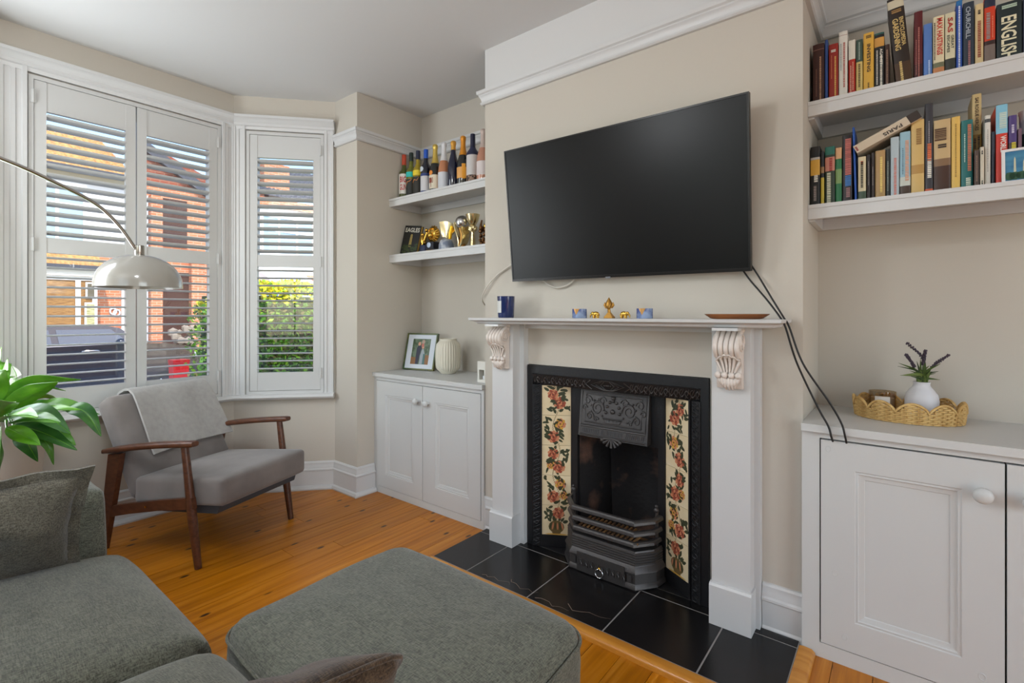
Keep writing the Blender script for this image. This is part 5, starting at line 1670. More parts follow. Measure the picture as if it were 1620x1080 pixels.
outer = [(-hw_, 0.0)] + [(-hw_ + 0.0, 0.118)] + [(0, 0.124)] + [(hw_, 0.118)] + [(hw_, 0)]
b.box(-1.90 - hw_, -1.90 - 0.019, 2.115, 2.175, ZT, ZT + 0.12); b.box(-1.90 + 0.019, -1.90 + hw_, 2.115, 2.175, ZT, ZT + 0.12); b.box(-1.90 - 0.019, -1.90 + 0.019, 2.115, 2.175, ZT + 0.072, ZT + 0.12); b.box(-1.90 - 0.019, -1.90 + 0.019, 2.115, 2.175, ZT, ZT + 0.014)
obj('house_body', b, flat((226, 222, 212), 0.5), hs_, smooth=0)
b = B(); b.box(-1.90 - 0.0188, -1.90 + 0.0188, 2.160, 2.174, ZT + 0.0142, ZT + 0.0718); obj('inner_back_wall', b, flat((120, 92, 60), 0.6), hs_, smooth=0)  # plain brown back wall inside the house
b = B(); b.lathe([(0.010, 0), (0.010, 0.022)], (-1.895, 2.135, ZT + 0.0142), 14); obj('tealight', b, flat((224, 226, 230), 0.5), hs_)

# ================================================================ on the mantel shelf
ZM = 1.182
ym = 1.945
cd = thing('candle', (-1.580, ym, ZM), 'dark blue glass candle with a white paper label on the left end of the mantel', 'candle')
b = B(); b.lathe([(0.039, 0), (0.041, 0.004), (0.045, 0.106), (0.0455, 0.109), (0.042, 0.109), (0.040, 0.085), (0.0, 0.085)], (-1.580, ym, ZM + 0.0005), 30); obj('jar', b, mat('navy_glass', (30, 44, 92), 0.12, coat=0.5), cd, smooth=40)
b = B(); b.surf(lambda u, v: (-1.580 + (0.0445) * math.cos(-2.75 + 1.30 * u), ym + 0.0445 * math.sin(-2.75 + 1.30 * u), ZM + 0.026 + 0.06 * v), 12, 1); obj('label', b, flat((206, 206, 202), 0.6), cd, recalc=False)
def holder(x, label):
    t = thing('tealight_holder', (x, ym, ZM), label, 'candle holder', 'blue marbled holders on the mantel')
    b = B(); b.lathe([(0.032, 0), (0.033, 0.002), (0.033, 0.042), (0.029, 0.042), (0.028, 0.008), (0.0, 0.008)], (x, ym, ZM + 0.0005), 28); obj('cup', b, mat('blue_glaze', (66, 84, 140), 0.25, var=(22, (1, 1, 1), (150, 168, 200), 0.42, 0.6)), t, smooth=40)
    b = B(); r_ = 0.0336
    n_ = 10
    top = [(-1.95 + 0.9 * i / n_) for i in range(n_ + 1)]
    A_ = b.pts([(x + r_ * math.cos(a), ym + r_ * math.sin(a), ZM + 0.0425) for a in top])
    D_ = b.pts([(x + r_ * math.cos(a), ym + r_ * math.sin(a), ZM + 0.0425 - 0.028 * (1 - abs(2 * i / n_ - 1))) for i, a in enumerate(top)])
    for i in range(n_):
        b.face([A_[i], A_[i + 1], D_[i + 1], D_[i]])
    obj('gold_patch', b, mat('gold_glaze', (190, 140, 78), 0.35, metal=0.3), t, recalc=False)
holder(-1.148, 'blue marbled tealight holder left of the gold ornaments on the mantel')
holder(-0.836, 'blue marbled tealight holder right of the gold ornaments on the mantel')
def elephant(x, s, label):
    t = thing('elephant_figurine', (x, ym, ZM), label, 'figurine', 'gold elephants on the mantel')
    b = B(); b.ball((x, ym, ZM + 0.0195), 0.0135, 14, (1.15, 0.75, 0.85)); b.ball((x + s * 0.0165, ym, ZM + 0.021), 0.0088, 12, (1, 0.85, 1.05)); obj('body', b, GOLD, t, smooth=60)
    for dx in (-0.009, 0.009):
        for dy in (-0.0055, 0.0055):
            b = B(); b.tube([(x + dx, ym + dy, ZM + 0.0004), (x + dx, ym + dy, ZM + 0.016)], [0.0040, 0.0046], 8); obj('leg', b, GOLD, t, smooth=60)
    b = B(); b.tube(curve_pts([(x + s * 0.022, ym, ZM + 0.020), (x + s * 0.027, ym, ZM + 0.014), (x + s * 0.027, ym, ZM + 0.007), (x + s * 0.030, ym, ZM + 0.005)], 4), [0.0040 - 0.00018 * i for i in range(13)], 8); obj('trunk', b, GOLD, t, smooth=60)
    for dy in (-1, 1):
        b = B(); b.ball((x + s * 0.012, ym + dy * 0.0095, ZM + 0.021), 0.0065, 10, (0.9, 0.25, 1.1)); obj('ear', b, GOLD, t, smooth=60)
    b = B(); b.tube([(x - s * 0.0150, ym, ZM + 0.022), (x - s * 0.0185, ym, ZM + 0.012)], 0.0012, 5); obj('tail', b, GOLD, t)
elephant(-1.064, -1, 'small gold elephant left of the gold bust on the mantel')
elephant(-0.930, 1, 'small gold elephant right of the gold bust on the mantel')
bu = thing('bust_ornament', (-0.998, ym, ZM), 'gold bust with a tall pointed headdress in the middle of the mantel', 'ornament')
OG = mat('antique_gold', (176, 130, 60), 0.38, metal=0.8)
b = B(); b.rings([[(-0.998 + sx_ * w_, ym + sy_ * d_, ZM + z_) for sx_, sy_ in ((-1, -1), (1, -1), (1, 1), (-1, 1))] for w_, d_, z_ in ((0.020, 0.014, 0.0005), (0.020, 0.014, 0.006), (0.012, 0.010, 0.016), (0.006, 0.006, 0.026))]); obj('shoulders', b, OG, bu, smooth=30)
b = B(); b.tube([(-0.998, ym, ZM + 0.022), (-1.000, ym - 0.002, ZM + 0.040)], [0.007, 0.0065], 10); b.ball((-1.000, ym - 0.003, ZM + 0.052), 0.0125, 14, (0.95, 1, 1.1)); b.tube([(-1.001, ym - 0.015, ZM + 0.054), (-1.001, ym - 0.017, ZM + 0.049)], [0.0015, 0.0028], 6); obj('head', b, OG, bu, smooth=60)
b = B(); b.lathe([(0.0155, 0.056), (0.0145, 0.066), (0.010, 0.076), (0.005, 0.085), (0.001, 0.092)], (-1.000, ym, ZM), 16)
for s in (-1, 1):
    b.tube([(-1.000 + s * 0.012, ym, ZM + 0.046), (-1.000 + s * 0.021, ym, ZM + 0.058), (-1.000 + s * 0.019, ym, ZM + 0.070)], [0.005, 0.006, 0.002], 8)
obj('headdress', b, OG, bu, smooth=50)
tr_ = thing('wooden_tray', (-0.48, ym, ZM), 'long shallow wooden tray on the right end of the mantel', 'tray')
b = B()
def boat(k, o=0.0):
    return None
pr = []
n_ = 40
rings = []
for w_, z_ in ((0.70, 0.0006), (0.80, 0.003), (0.97, 0.016), (1.0, 0.019), (0.96, 0.0192), (0.78, 0.007), (0.0, 0.006)):
    rings.append([(-0.478 + max(w_, 0.01) * 0.113 * math.copysign(abs(math.cos(2 * PI * i / n_)) ** 0.75, math.cos(2 * PI * i / n_)), ym - 0.005 + max(w_, 0.01) * 0.040 * math.copysign(abs(math.sin(2 * PI * i / n_)) ** 0.75, math.sin(2 * PI * i / n_)), ZM + z_) for i in range(n_)])
b.rings(rings); obj('dish', b, mat('acacia_wood', (150, 92, 48), 0.45, var=(8, (1, 6, 6), (116, 66, 32), 0.35, 0.7)), tr_, smooth=40)

# ================================================================ on the right cupboard: wicker tray and vase
ZR = 0.815
wk = thing('wicker_tray', (0.018, 2.325, ZR), 'oval wicker tray with a scalloped rim on the right cupboard', 'tray')
WICK = mat('natural_wicker', (216, 180, 116), 0.75, var=(40, (1, 1, 1), (180, 138, 76), 0.4, 0.65))
cx_, cy_ = 0.018, 2.325
ra, rb = 0.155, 0.118
b = B(); b.lathe([(0.0, 0.001), (1.0, 0.001), (1.0, 0.005), (0.0, 0.005)], (0, 0, 0), 40, T=Matrix.Translation((cx_, cy_, ZR)) @ Matrix.Diagonal((ra, rb, 1, 1))); obj('base', b, WICK, wk, smooth=30)
NS = 11
def rimh(a):
    return 0.040 + 0.032 * abs(math.sin(a * NS / 2 + 0.3)) ** 0.7
nst = 66
for k in range(11):
    z0_ = 0.004 + k * 0.0068
    segs, cur = [], []
    for i in range(133):
        a = 2 * PI * i / 132
        if z0_ < rimh(a) - 0.003:
            w_ = 0.0028 * (1 if (i // 2 + k) % 2 else -1)
            fl = 1 + 0.05 * z0_ / 0.07
            cur.append((cx_ + (ra * fl + w_) * math.cos(a), cy_ + (rb * fl + w_) * math.sin(a), ZR + z0_))
        else:
            if len(cur) > 2:
                segs.append(cur)
            cur = []
    if len(cur) > 2:
        segs.append(cur)
    if not segs:
        continue
    b = B()
    for s_ in segs:
        b.tube(s_, 0.0034, 6)
    o = obj('woven_strand', b, WICK, wk, smooth=60)
    o['kind'] = 'stuff'
b = B()
b.tube([(cx_ + ra * 1.05 * math.cos(a), cy_ + rb * 1.05 * math.sin(a), ZR + rimh(a)) for a in [2 * PI * i / 220 for i in range(220)]], 0.0045, 6, closed=True); obj('scalloped_rim', b, WICK, wk, smooth=60)
b = B()
for i in range(nst):
    a = 2 * PI * (i + 0.5) / nst
    b.tube([(cx_ + ra * math.cos(a), cy_ + rb * math.sin(a), ZR + 0.003), (cx_ + ra * 1.05 * math.cos(a), cy_ + rb * 1.05 * math.sin(a), ZR + rimh(a))], 0.0022, 5)
o = obj('stakes', b, WICK, wk, smooth=60); o['kind'] = 'stuff'

fv = thing('flower_vase', (0.060, 2.335, ZR + 0.006), 'matt white squat vase with lavender sprigs standing in the wicker tray', 'vase')
vx, vy, vz = 0.060, 2.335, ZR + 0.0062
b = B(); b.lathe([(0.034, 0), (0.040, 0.004), (0.049, 0.03), (0.050, 0.065), (0.046, 0.088), (0.034, 0.106), (0.026, 0.116), (0.024, 0.124), (0.026, 0.132), (0.023, 0.133), (0.020, 0.12), (0.03, 0.02), (0.0, 0.015)], (vx, vy, vz), 32); obj('pot', b, mat('matt_white_ceramic', (216, 216, 220), 0.5), fv, smooth=50)
GR = [flat((70, 92, 34), 0.6), flat((98, 116, 48), 0.6), flat((52, 72, 30), 0.6)]
rr = random.Random(9)
def blade(p0, p1, p2, w, m):
    P = curve_pts([p0, p1, p2], 6); n = len(P); b = B()
    rows = []
    for i, p in enumerate(P):
        t = (P[min(i + 1, n - 1)] - P[max(i - 1, 0)]).normalized(); s = t.cross(Vector((0.3, 1, 0.1))).normalized()
        ww = w * math.sin(PI * (0.12 + 0.88 * i / (n - 1))) + 0.0004
        rows.append([p - s * ww, p + Vector((0, 0.0012, 0)), p + s * ww])
    b.surf(lambda u, v: rows[round(u * (n - 1))][round(v * 2)], n - 1, 2, 0.0008)
    obj('blade', b, m, fv, smooth=60)
for i in range(24):
    a = rr.uniform(-1.4, 1.4); L_ = rr.uniform(0.05, 0.105)
    up = math.cos(a); sd = math.sin(a)
    d = Vector((sd * 0.85, rr.uniform(-0.4, 0.3), up)).normalized()
    p0 = Vector((vx + rr.uniform(-.014, .014), vy + rr.uniform(-.012, .012), vz + 0.118))
    blade(p0, p0 + Vector((sd * 0.25, d.y * 0.2, 1)).normalized() * L_ * 0.5, p0 + d * L_, rr.uniform(0.003, 0.006), GR[i % 3])
def sprig(dx, dz, bend):
    b = B(); p0 = Vector((vx, vy, vz + 0.12)); p2 = p0 + Vector((dx, -0.01, dz)); p1 = p0 + Vector((dx * 0.35 + bend, 0, dz * 0.6))
    P = curve_pts([p0, p1, p2], 8); b.tube(P, 0.0014, 5); st_ = obj('stem', b, GR[0], fv, smooth=60)
    b = B(); m = len(P)
    for i in range(int(m * 0.52), m):
        for k in range(4):
            a = k * 1.6 + i
            b.ball(P[i] + Vector((0.0035 * math.cos(a), 0.0035 * math.sin(a), 0.001 * k)), 0.0030, 6, (1, 1, 1.4))
    obj('lavender_head', b, flat((70, 58, 72), 0.7), st_, smooth=60)
sprig(-0.040, 0.150, 0.020); sprig(-0.044, 0.108, -0.006); sprig(0.072, 0.112, 0.004); sprig(0.010, 0.125, 0.0)
# small glass tealight pot in the tray
gj = thing('glass_votive', (-0.055, 2.35, ZR + 0.006), 'small clear glass votive with a pale candle inside the wicker tray', 'candle holder')
b = B(); b.lathe([(0.040, 0), (0.042, 0.003), (0.043, 0.086), (0.040, 0.086), (0.039, 0.006), (0, 0.006)], (-0.055, 2.35, ZR + 0.0062), 24); obj('glass', b, glass_mat('votive_glass', (236, 226, 210), 0.14), gj, smooth=40)
b = B(); b.lathe([(0.036, 0), (0.036, 0.055), (0.0, 0.057)], (-0.055, 2.35, ZR + 0.0130), 20); obj('wax', b, flat((206, 192, 174), 0.5), gj)
b = B(); b.surf(lambda u, v: (-0.055 + 0.0436 * math.cos(-2.1 + 1.1 * u), 2.35 + 0.0436 * math.sin(-2.1 + 1.1 * u), ZR + 0.040 + 0.036 * v), 8, 1); obj('label', b, flat((222, 216, 206), 0.6), gj, recalc=False)

# ================================================================ books
def book(x0, x1, zt, z0, col, label, bands=(), text=(), yfront=2.21, depth=0.15, lean=0.0, group='books on the upper right shelf', rough=0.45):
    """spine faces the room (-y). bands: (from,to,colour) fractions of height. text: (string, centre frac, length frac, across frac, width frac, colour, 'v'|'h')"""
    h = zt - z0
    cx = (x0 + x1) / 2
    w = (x1 - x0) / 2 - 0.0006
    T = Matrix.Translation((cx, yfront, z0)) @ Matrix.Rotation(math.radians(lean), 4, 'Y')
    t = thing('book', (cx, yfront + depth / 2, z0), label, 'book', group)
    b = B(T)
    cv = 0.0022
    b.box(-w, -w + cv, 0.002, depth, 0.0004, h); b.box(w - cv, w, 0.002, depth, 0.0004, h)
    arc = [(w * math.cos(PI + PI * i / 8), 0.002 - 0.0035 * math.sin(PI * i / 8)) for i in range(9)]
    b.prism(arc + [(w, 0.0045), (-w, 0.0045)], 0.0004, h, 'z')
    obj('cover', b, flat(col, rough), t, smooth=35)
    b = B(T); b.box(-w + cv, w - cv, 0.0046, depth - 0.004, 0.003, h - 0.003); obj('pages', b, flat((218, 208, 186), 0.8), t, smooth=0)
    for f0, f1, c in bands:
        b = B(T)
        ar2 = [((w + 0.0002) * math.cos(PI + PI * i / 8), 0.0015 - 0.0036 * math.sin(PI * i / 8)) for i in range(9)]
        b.prism(ar2, 0.0004 + h * f0, h * f1, 'z'); obj('spine_band', b, flat(c, rough), t, smooth=35)
    R3 = T.to_3x3()
    for s, fc, fl, fa, fwid, c, o in text:
        ctr = T @ Vector((w * 2 * fa, -0.0030, h * fc))
        if o == 'v':
            lettering(s, ctr, R3 @ Vector((0, 0, -1)), R3 @ Vector((1, 0, 0)), h * fl, 2 * w * fwid, flat(c, 0.5), t)
        elif o == 'h':
            lettering(s, ctr, R3 @ Vector((1, 0, 0)), R3 @ Vector((0, 0, 1)), 2 * w * fwid, h * fl, flat(c, 0.5), t)
        elif o == 'l':      # an unreadable line of small print: fine dashes
            b = B(T); rr = random.Random(len(s) + int(cx * 1000)); z = h * (fc + fl / 2)
            while z > h * (fc - fl / 2):
                l = rr.uniform(0.0025, 0.006)
                b.box(w * 2 * fa - w * fwid, w * 2 * fa + w * fwid, -0.0031, -0.0026, z - l, z); z -= l + rr.uniform(0.0012, 0.0022)
            o_ = obj('small_print', b, flat(c, 0.5), t, smooth=0); o_['kind'] = 'stuff'
    return t

GU, GL = 'books on the upper right shelf', 'books on the lower right shelf'
gold = (214, 186, 120); wht = (226, 222, 210); blk = (28, 26, 26)
U = [
 (-0.267, -0.229, 2.238, (58, 24, 18), 'tall dark maroon book at the left end of the upper bookshelf', [(0.90, 0.91, (150, 110, 96))], [('', 0.42, 0.72, 0.18, 0.14, (190, 150, 120), 'l'), ('', 0.36, 0.45, -0.18, 0.08, (120, 80, 66), 'l')]),
 (-0.228, -0.217, 2.245, (44, 74, 136), 'thin plain blue book second from left on the upper bookshelf', [], []),
 (-0.215, -0.184, 2.222, (148, 34, 22), 'bright red book beside the thin blue one on the upper bookshelf', [], [('', 0.42, 0.70, 0.2, 0.16, (220, 180, 96), 'l'), ('', 0.6, 0.4, -0.2, 0.08, (200, 120, 80), 'l'), ('', 0.88, 0.03, 0, 0.5, wht, 'l')]),
 (-0.183, -0.155, 2.258, (218, 214, 204), 'tall white book with red print on the upper bookshelf', [(0.94, 0.945, (150, 60, 50)), (0.06, 0.065, (150, 60, 50))], [('', 0.5, 0.66, 0.12, 0.18, (176, 84, 70), 'l'), ('', 0.62, 0.4, -0.25, 0.08, (90, 120, 130), 'l')]),
 (-0.153, -0.131, 2.216, (170, 36, 22), 'red book with a white top half on the upper bookshelf', [(0.66, 1.0, (218, 212, 198))], [('', 0.36, 0.5, 0.16, 0.14, (224, 178, 150), 'l'), ('', 0.3, 0.5, -0.16, 0.14, (224, 178, 150), 'l')]),
 (-0.130, -0.109, 2.210, (208, 184, 112), 'pale yellow book with a green top on the upper bookshelf', [(0.60, 1.0, (58, 80, 70))], [('', 0.36, 0.4, 0.0, 0.3, (110, 92, 56), 'l'), ('', 0.8, 0.3, 0.0, 0.22, (150, 164, 150), 'l')]),
 (-0.108, -0.076, 2.226, (222, 172, 66), 'bright yellow INVESTING paperback on the upper bookshelf', [], [('INVESTING', 0.58, 0.46, 0.02, 0.34, (44, 40, 44), 'v'), ('', 0.93, 0.05, 0, 0.5, (120, 92, 40), 'l'), ('', 0.12, 0.1, 0, 0.16, (120, 92, 40), 'l')]),
 (-0.0755, -0.046, 2.214, (26, 28, 28), 'black book with an orange picture at its top on the upper bookshelf', [(0.76, 0.92, (206, 150, 70)), (0.97, 1.0, (40, 90, 84))], [('AGAINST', 0.58, 0.28, 0.2, 0.28, wht, 'v'), ('', 0.34, 0.5, 0.2, 0.22, wht, 'l'), ('', 0.4, 0.6, -0.22, 0.16, (190, 186, 176), 'l')]),
 (-0.0455, -0.031, 2.165, (58, 34, 26), 'short dark brown book under the tilted gardening book', [], [('', 0.5, 0.75, 0.0, 0.3, (150, 116, 96), 'l')]),
]
for x0, x1, zt, c, lab, bands, txt in U:
    book(x0, x1, zt, ZS1, c, lab, bands, txt, group=GU)
book(-0.012, 0.034, 2.325, ZS1, (40, 28, 20), 'very tall tilted brown ENCYCLOPEDIA of gardening on the upper bookshelf', [(0.88, 0.97, (206, 196, 170)), (0.0, 0.26, (70, 46, 24))],
     [('ENCYCLOPEDIA', 0.60, 0.32, 0.24, 0.26, gold, 'v'), ('GARDENING', 0.58, 0.36, -0.14, 0.36, gold, 'v'), ('', 0.84, 0.04, 0.0, 0.6, (150, 116, 70), 'l'), ('', 0.15, 0.24, -0.1, 0.16, gold, 'l')], lean=-5.0, group=GU)
U2 = [
 (0.036, 0.060, 2.250, (88, 20, 24), 'dark red hardback right of the tilted gardening book', [(0.0, 0.25, (60, 14, 18))], [('', 0.42, 0.7, 0.05, 0.16, (176, 110, 100), 'l'), ('', 0.35, 0.5, -0.25, 0.08, (176, 110, 100), 'l')]),
 (0.061, 0.085, 2.198, (84, 122, 186), 'sky blue book on the upper bookshelf beside the cream history book', [], [('', 0.2, 0.28, 0.15, 0.2, (180, 200, 230), 'l')]),
 (0.086, 0.116, 2.214, (222, 208, 172), 'cream MAX HASTINGS book with red letters on the upper bookshelf', [(0.0, 0.16, (196, 130, 84)), (0.16, 0.24, (110, 112, 84))], [('MAX HASTINGS', 0.66, 0.60, 0.1, 0.5, (196, 44, 34), 'v'), ('', 0.6, 0.6, -0.36, 0.1, (60, 56, 50), 'l')]),
 (0.117, 0.144, 2.214, (214, 206, 172), 'cream SAS GREAT ESCAPES book on the upper bookshelf', [(0.0, 0.26, (48, 52, 46))], [('SAS', 0.80, 0.24, 0.0, 0.5, (176, 44, 36), 'v'), ('GREAT', 0.52, 0.22, 0.22, 0.26, (50, 54, 48), 'v'), ('ESCAPES', 0.50, 0.28, -0.18, 0.26, (50, 54, 48), 'v')]),
 (0.145, 0.161, 2.246, (36, 76, 160), 'narrow royal blue book with white script on the upper bookshelf', [(0.93, 1.0, (40, 110, 170))], [('', 0.5, 0.84, 0.0, 0.3, (206, 214, 232), 'l')]),
 (0.162, 0.190, 2.232, (40, 52, 66), 'dark slate CHURCHILL biography on the upper bookshelf', [], [('CHURCHILL', 0.70, 0.46, -0.05, 0.44, (170, 178, 186), 'v'), ('', 0.25, 0.36, 0.05, 0.2, (160, 110, 110), 'l')]),
 (0.191, 0.212, 2.216, (214, 190, 142), 'tan travel book with brown letters on the upper bookshelf', [], [('', 0.45, 0.56, 0.0, 0.4, (150, 76, 56), 'l'), ('', 0.87, 0.06, 0.0, 0.3, (60, 50, 40), 'l')]),
 (0.213, 0.240, 2.232, (206, 62, 30), 'orange-red paperback with a navy emblem on the upper bookshelf', [(0.0, 0.30, (120, 104, 96)), (0.30, 0.36, (52, 30, 26)), (0.84, 0.96, (34, 40, 62))], [('', 0.58, 0.36, -0.15, 0.34, (150, 140, 136), 'l'), ('', 0.55, 0.3, 0.24, 0.08, (230, 140, 110), 'l')]),
 (0.242, 0.300, 2.196, (26, 40, 42), 'thick dark ENGLISH dictionary at the right of the upper bookshelf', [], [('ENGLISH', 0.40, 0.72, -0.02, 0.62, (226, 218, 186), 'v'), ('', 0.92, 0.06, 0.0, 0.6, (176, 196, 176), 'l')]),
 (0.301, 0.345, 2.232, (22, 30, 50), 'dark navy book partly cut off at the right picture edge, upper bookshelf', [], []),
]
for x0, x1, zt, c, lab, bands, txt in U2:
    book(x0, x1, zt, ZS1, c, lab, bands, txt, group=GU)
D = [
 (-0.275, -0.243, 1.846, (24, 23, 22), 'black paperback with a yellow strip at the left end of the lower bookshelf', [(0.52, 0.78, (206, 158, 60)), (0.78, 0.82, (180, 176, 170))], [('', 0.46, 0.12, 0.1, 0.4, wht, 'l'), ('', 0.22, 0.24, 0.0, 0.28, (150, 136, 130), 'l')]),
 (-0.241, -0.229, 1.822, (34, 36, 40), 'thin dark book with yellow lower half on the lower bookshelf', [(0.0, 0.52, (196, 172, 60)), (0.6, 0.72, (150, 116, 80))], []),
 (-0.227, -0.195, 1.836, (44, 58, 44), 'green camouflage patterned book on the lower bookshelf', [(0.86, 1.0, (36, 106, 92)), (0.58, 0.82, (196, 128, 108))], [('', 0.3, 0.5, -0.1, 0.4, (206, 206, 180), 'l'), ('', 0.7, 0.2, 0.1, 0.3, (160, 40, 36), 'l')]),
 (-0.194, -0.173, 1.826, (34, 110, 66), 'green book with a cream portrait top on the lower bookshelf', [(0.80, 1.0, (206, 160, 116)), (0.36, 0.62, (120, 150, 90))], []),
 (-0.172, -0.141, 1.868, (28, 20, 24), 'tall black book with pink and blue lettering on the lower bookshelf', [], [('', 0.68, 0.52, 0.1, 0.6, (196, 110, 100), 'l'), ('', 0.32, 0.16, 0.1, 0.6, (60, 120, 190), 'l'), ('', 0.15, 0.14, 0.1, 0.4, (150, 110, 110), 'l')]),
]
for x0, x1, zt, c, lab, bands, txt in D:
    book(x0, x1, zt, ZS2, c, lab, bands, txt, group=GL)
book(-0.134, -0.126, 1.892, ZS2, (34, 84, 170), 'very thin bright blue book leaning left on the lower bookshelf', group=GL, lean=-1.6)
D2 = [
 (-0.124, -0.099, 1.778, (214, 200, 164), 'cream paperback with a green foot under the fallen PARIS book', [(0.0, 0.22, (60, 78, 60))], [('', 0.6, 0.56, 0.0, 0.3, (60, 56, 44), 'l'), ('', 0.86, 0.08, 0.0, 0.3, (190, 90, 40), 'l')]),
 (-0.098, -0.086, 1.782, (42, 32, 32), 'slim dark brown book, left of a pair under the fallen PARIS book', [], [('', 0.6, 0.5, 0.0, 0.16, (150, 140, 136), 'l')]),
 (-0.085, -0.074, 1.786, (46, 34, 32), 'slim dark brown book, right of a pair under the fallen PARIS book', [], [('', 0.5, 0.4, 0.0, 0.16, (150, 140, 136), 'l')]),
 (-0.073, -0.043, 1.790, (176, 142, 92), 'tan book with gold title under the fallen PARIS book', [], [('', 0.5, 0.72, 0.1, 0.24, (236, 208, 120), 'l')]),
 (-0.042, -0.030, 1.790, (40, 44, 42), 'thin charcoal book under the fallen PARIS book', [], [('', 0.45, 0.6, 0.0, 0.2, (150, 160, 150), 'l')]),
 (-0.029, -0.004, 1.829, (176, 190, 196), 'pale grey-blue book with pink letters on the lower bookshelf', [], [('', 0.35, 0.6, 0.05, 0.3, (206, 130, 116), 'l')]),
 (-0.003, 0.027, 1.841, (150, 186, 200), 'light blue book with a brown foot on the lower bookshelf', [(0.0, 0.16, (70, 52, 40)), (0.16, 0.3, (196, 200, 190))], [('', 0.55, 0.62, 0.18, 0.34, (214, 160, 130), 'l'), ('', 0.55, 0.4, -0.22, 0.1, (90, 120, 140), 'l')]),
 (0.028, 0.064, 1.875, (208, 174, 108), 'wide tan book with a faint tree drawing on the lower bookshelf', [(0.28, 0.40, (176, 136, 72))], [('', 0.78, 0.2, 0.1, 0.4, (150, 112, 62), 'l')]),
 (0.065, 0.087, 1.924, (52, 50, 56), 'tall dark grey book with orange and white letters on the lower bookshelf', [(0.0, 0.05, (206, 90, 50))], [('', 0.46, 0.18, 0.05, 0.5, (214, 110, 66), 'l'), ('', 0.28, 0.2, 0.05, 0.5, wht, 'l'), ('', 0.68, 0.24, 0.0, 0.16, (150, 146, 150), 'l')]),
 (0.088, 0.132, 1.860, (196, 168, 122), 'broad sepia book with a dark statue scene on the lower bookshelf', [(0.0, 0.36, (66, 40, 28)), (0.36, 0.46, (130, 100, 72))], [('', 0.80, 0.16, -0.1, 0.7, (90, 62, 40), 'l'), ('', 0.64, 0.04, 0.0, 0.5, (60, 44, 34), 'l')]),
 (0.133, 0.156, 1.861, (222, 182, 92), 'plain mustard yellow book on the lower bookshelf', [(0.0, 0.03, (120, 80, 30))], [('', 0.55, 0.7, 0.0, 0.1, (140, 110, 60), 'l')]),
 (0.157, 0.187, 1.843, (26, 104, 104), 'teal book with coppery lettering on the lower bookshelf', [], [('', 0.6, 0.66, 0.2, 0.3, (196, 120, 90), 'l'), ('', 0.6, 0.4, -0.2, 0.1, (170, 200, 190), 'l'), ('', 0.1, 0.12, 0.1, 0.4, (190, 200, 180), 'l')]),
]
for x0, x1, zt, c, lab, bands, txt in D2:
    book(x0, x1, zt, ZS2, c, lab, bands, txt, group=GL)
book(0.188, 0.201, 1.736, ZS2, (74, 56, 48), 'short brown book in front of the tall SAS book on the lower bookshelf', [], [('', 0.5, 0.7, 0, 0.2, (150, 120, 100), 'l')], group=GL, yfront=2.200, depth=0.05)
book(0.202, 0.213, 1.744, ZS2, (206, 196, 176), 'short cream book in front of the tall SAS book on the lower bookshelf', [], [('', 0.85, 0.1, 0, 0.3, blk, 'l'), ('', 0.1, 0.1, 0, 0.3, blk, 'l')], group=GL, yfront=2.200, depth=0.05)
book(0.188, 0.2125, 1.940, ZS2, (212, 186, 132), 'tall tan SAS ROGUE HEROES book on the lower bookshelf', [(0.40, 0.58, (176, 136, 66))], [('SAS ROGUE HEROES', 0.79, 0.34, 0.0, 0.4, (66, 46, 34), 'v'), ('', 0.5, 0.13, 0.2, 0.24, (60, 40, 24), 'l'), ('', 0.49, 0.1, -0.2, 0.24, (60, 40, 24), 'l')], group=GL, yfront=2.262, depth=0.13)
book(0.214, 0.229, 1.846, ZS2, (214, 210, 200), 'white spined book with a small dark crest on the lower bookshelf', [(0.90, 0.95, (70, 70, 70))], [('', 0.5, 0.6, 0, 0.12, (150, 146, 140), 'l')], group=GL)
book(0.230, 0.239, 1.790, ZS2, (40, 44, 58), 'thin dark navy book left of the red WORLD book', group=GL)
book(0.240, 0.268, 1.872, ZS2, (204, 52, 34), 'red WORLD paperback with a sky blue top on the lower bookshelf', [(0.64, 1.0, (132, 192, 216))], [('WORLD', 0.50, 0.22, 0.12, 0.5, (232, 226, 220), 'v'), ('', 0.8, 0.2, 0.1, 0.6, (200, 214, 200), 'l')], group=GL)
book(0.269, 0.289, 1.832, ZS2, (76, 58, 118), 'purple book with yellow letters on the lower bookshelf', [(0.0, 0.6, (62, 54, 44))], [('', 0.4, 0.4, 0.1, 0.5, (214, 196, 60), 'l'), ('', 0.8, 0.12, 0, 0.3, (206, 200, 220), 'l')], group=GL)
book(0.290, 0.300, 1.786, ZS2, (110, 80, 96), 'thin mauve book behind the small seaside picture', group=GL)
# fallen PARIS book lying across the shorter books
T = Matrix.Translation((-0.128, 2.196, 1.789)) @ Matrix.Rotation(math.radians(-25.5), 4, 'Y')
t = thing('book', (-0.03, 2.27, 1.80), 'cream PARIS book lying slanted across the tops of shorter books', 'book', GL)
b = B(T); b.box(0.003, 0.205, 0.0, 0.003, 0.0, 0.030); b.box(0.003, 0.205, 0.003, 0.135, 0.0, 0.0022); b.box(0.003, 0.205, 0.003, 0.135, 0.0278, 0.030); obj('cover', b, flat((206, 190, 166), 0.5), t, smooth=0)
b = B(T); b.box(0.006, 0.202, 0.0032, 0.130, 0.0024, 0.0276); obj('pages', b, flat((218, 208, 186), 0.8), t, smooth=0)
b = B(T); b.box(0.172, 0.2051, -0.0006, 0.0, 0.0, 0.0301); obj('spine_band', b, flat((52, 40, 34), 0.5), t, smooth=0)
R3 = T.to_3x3()
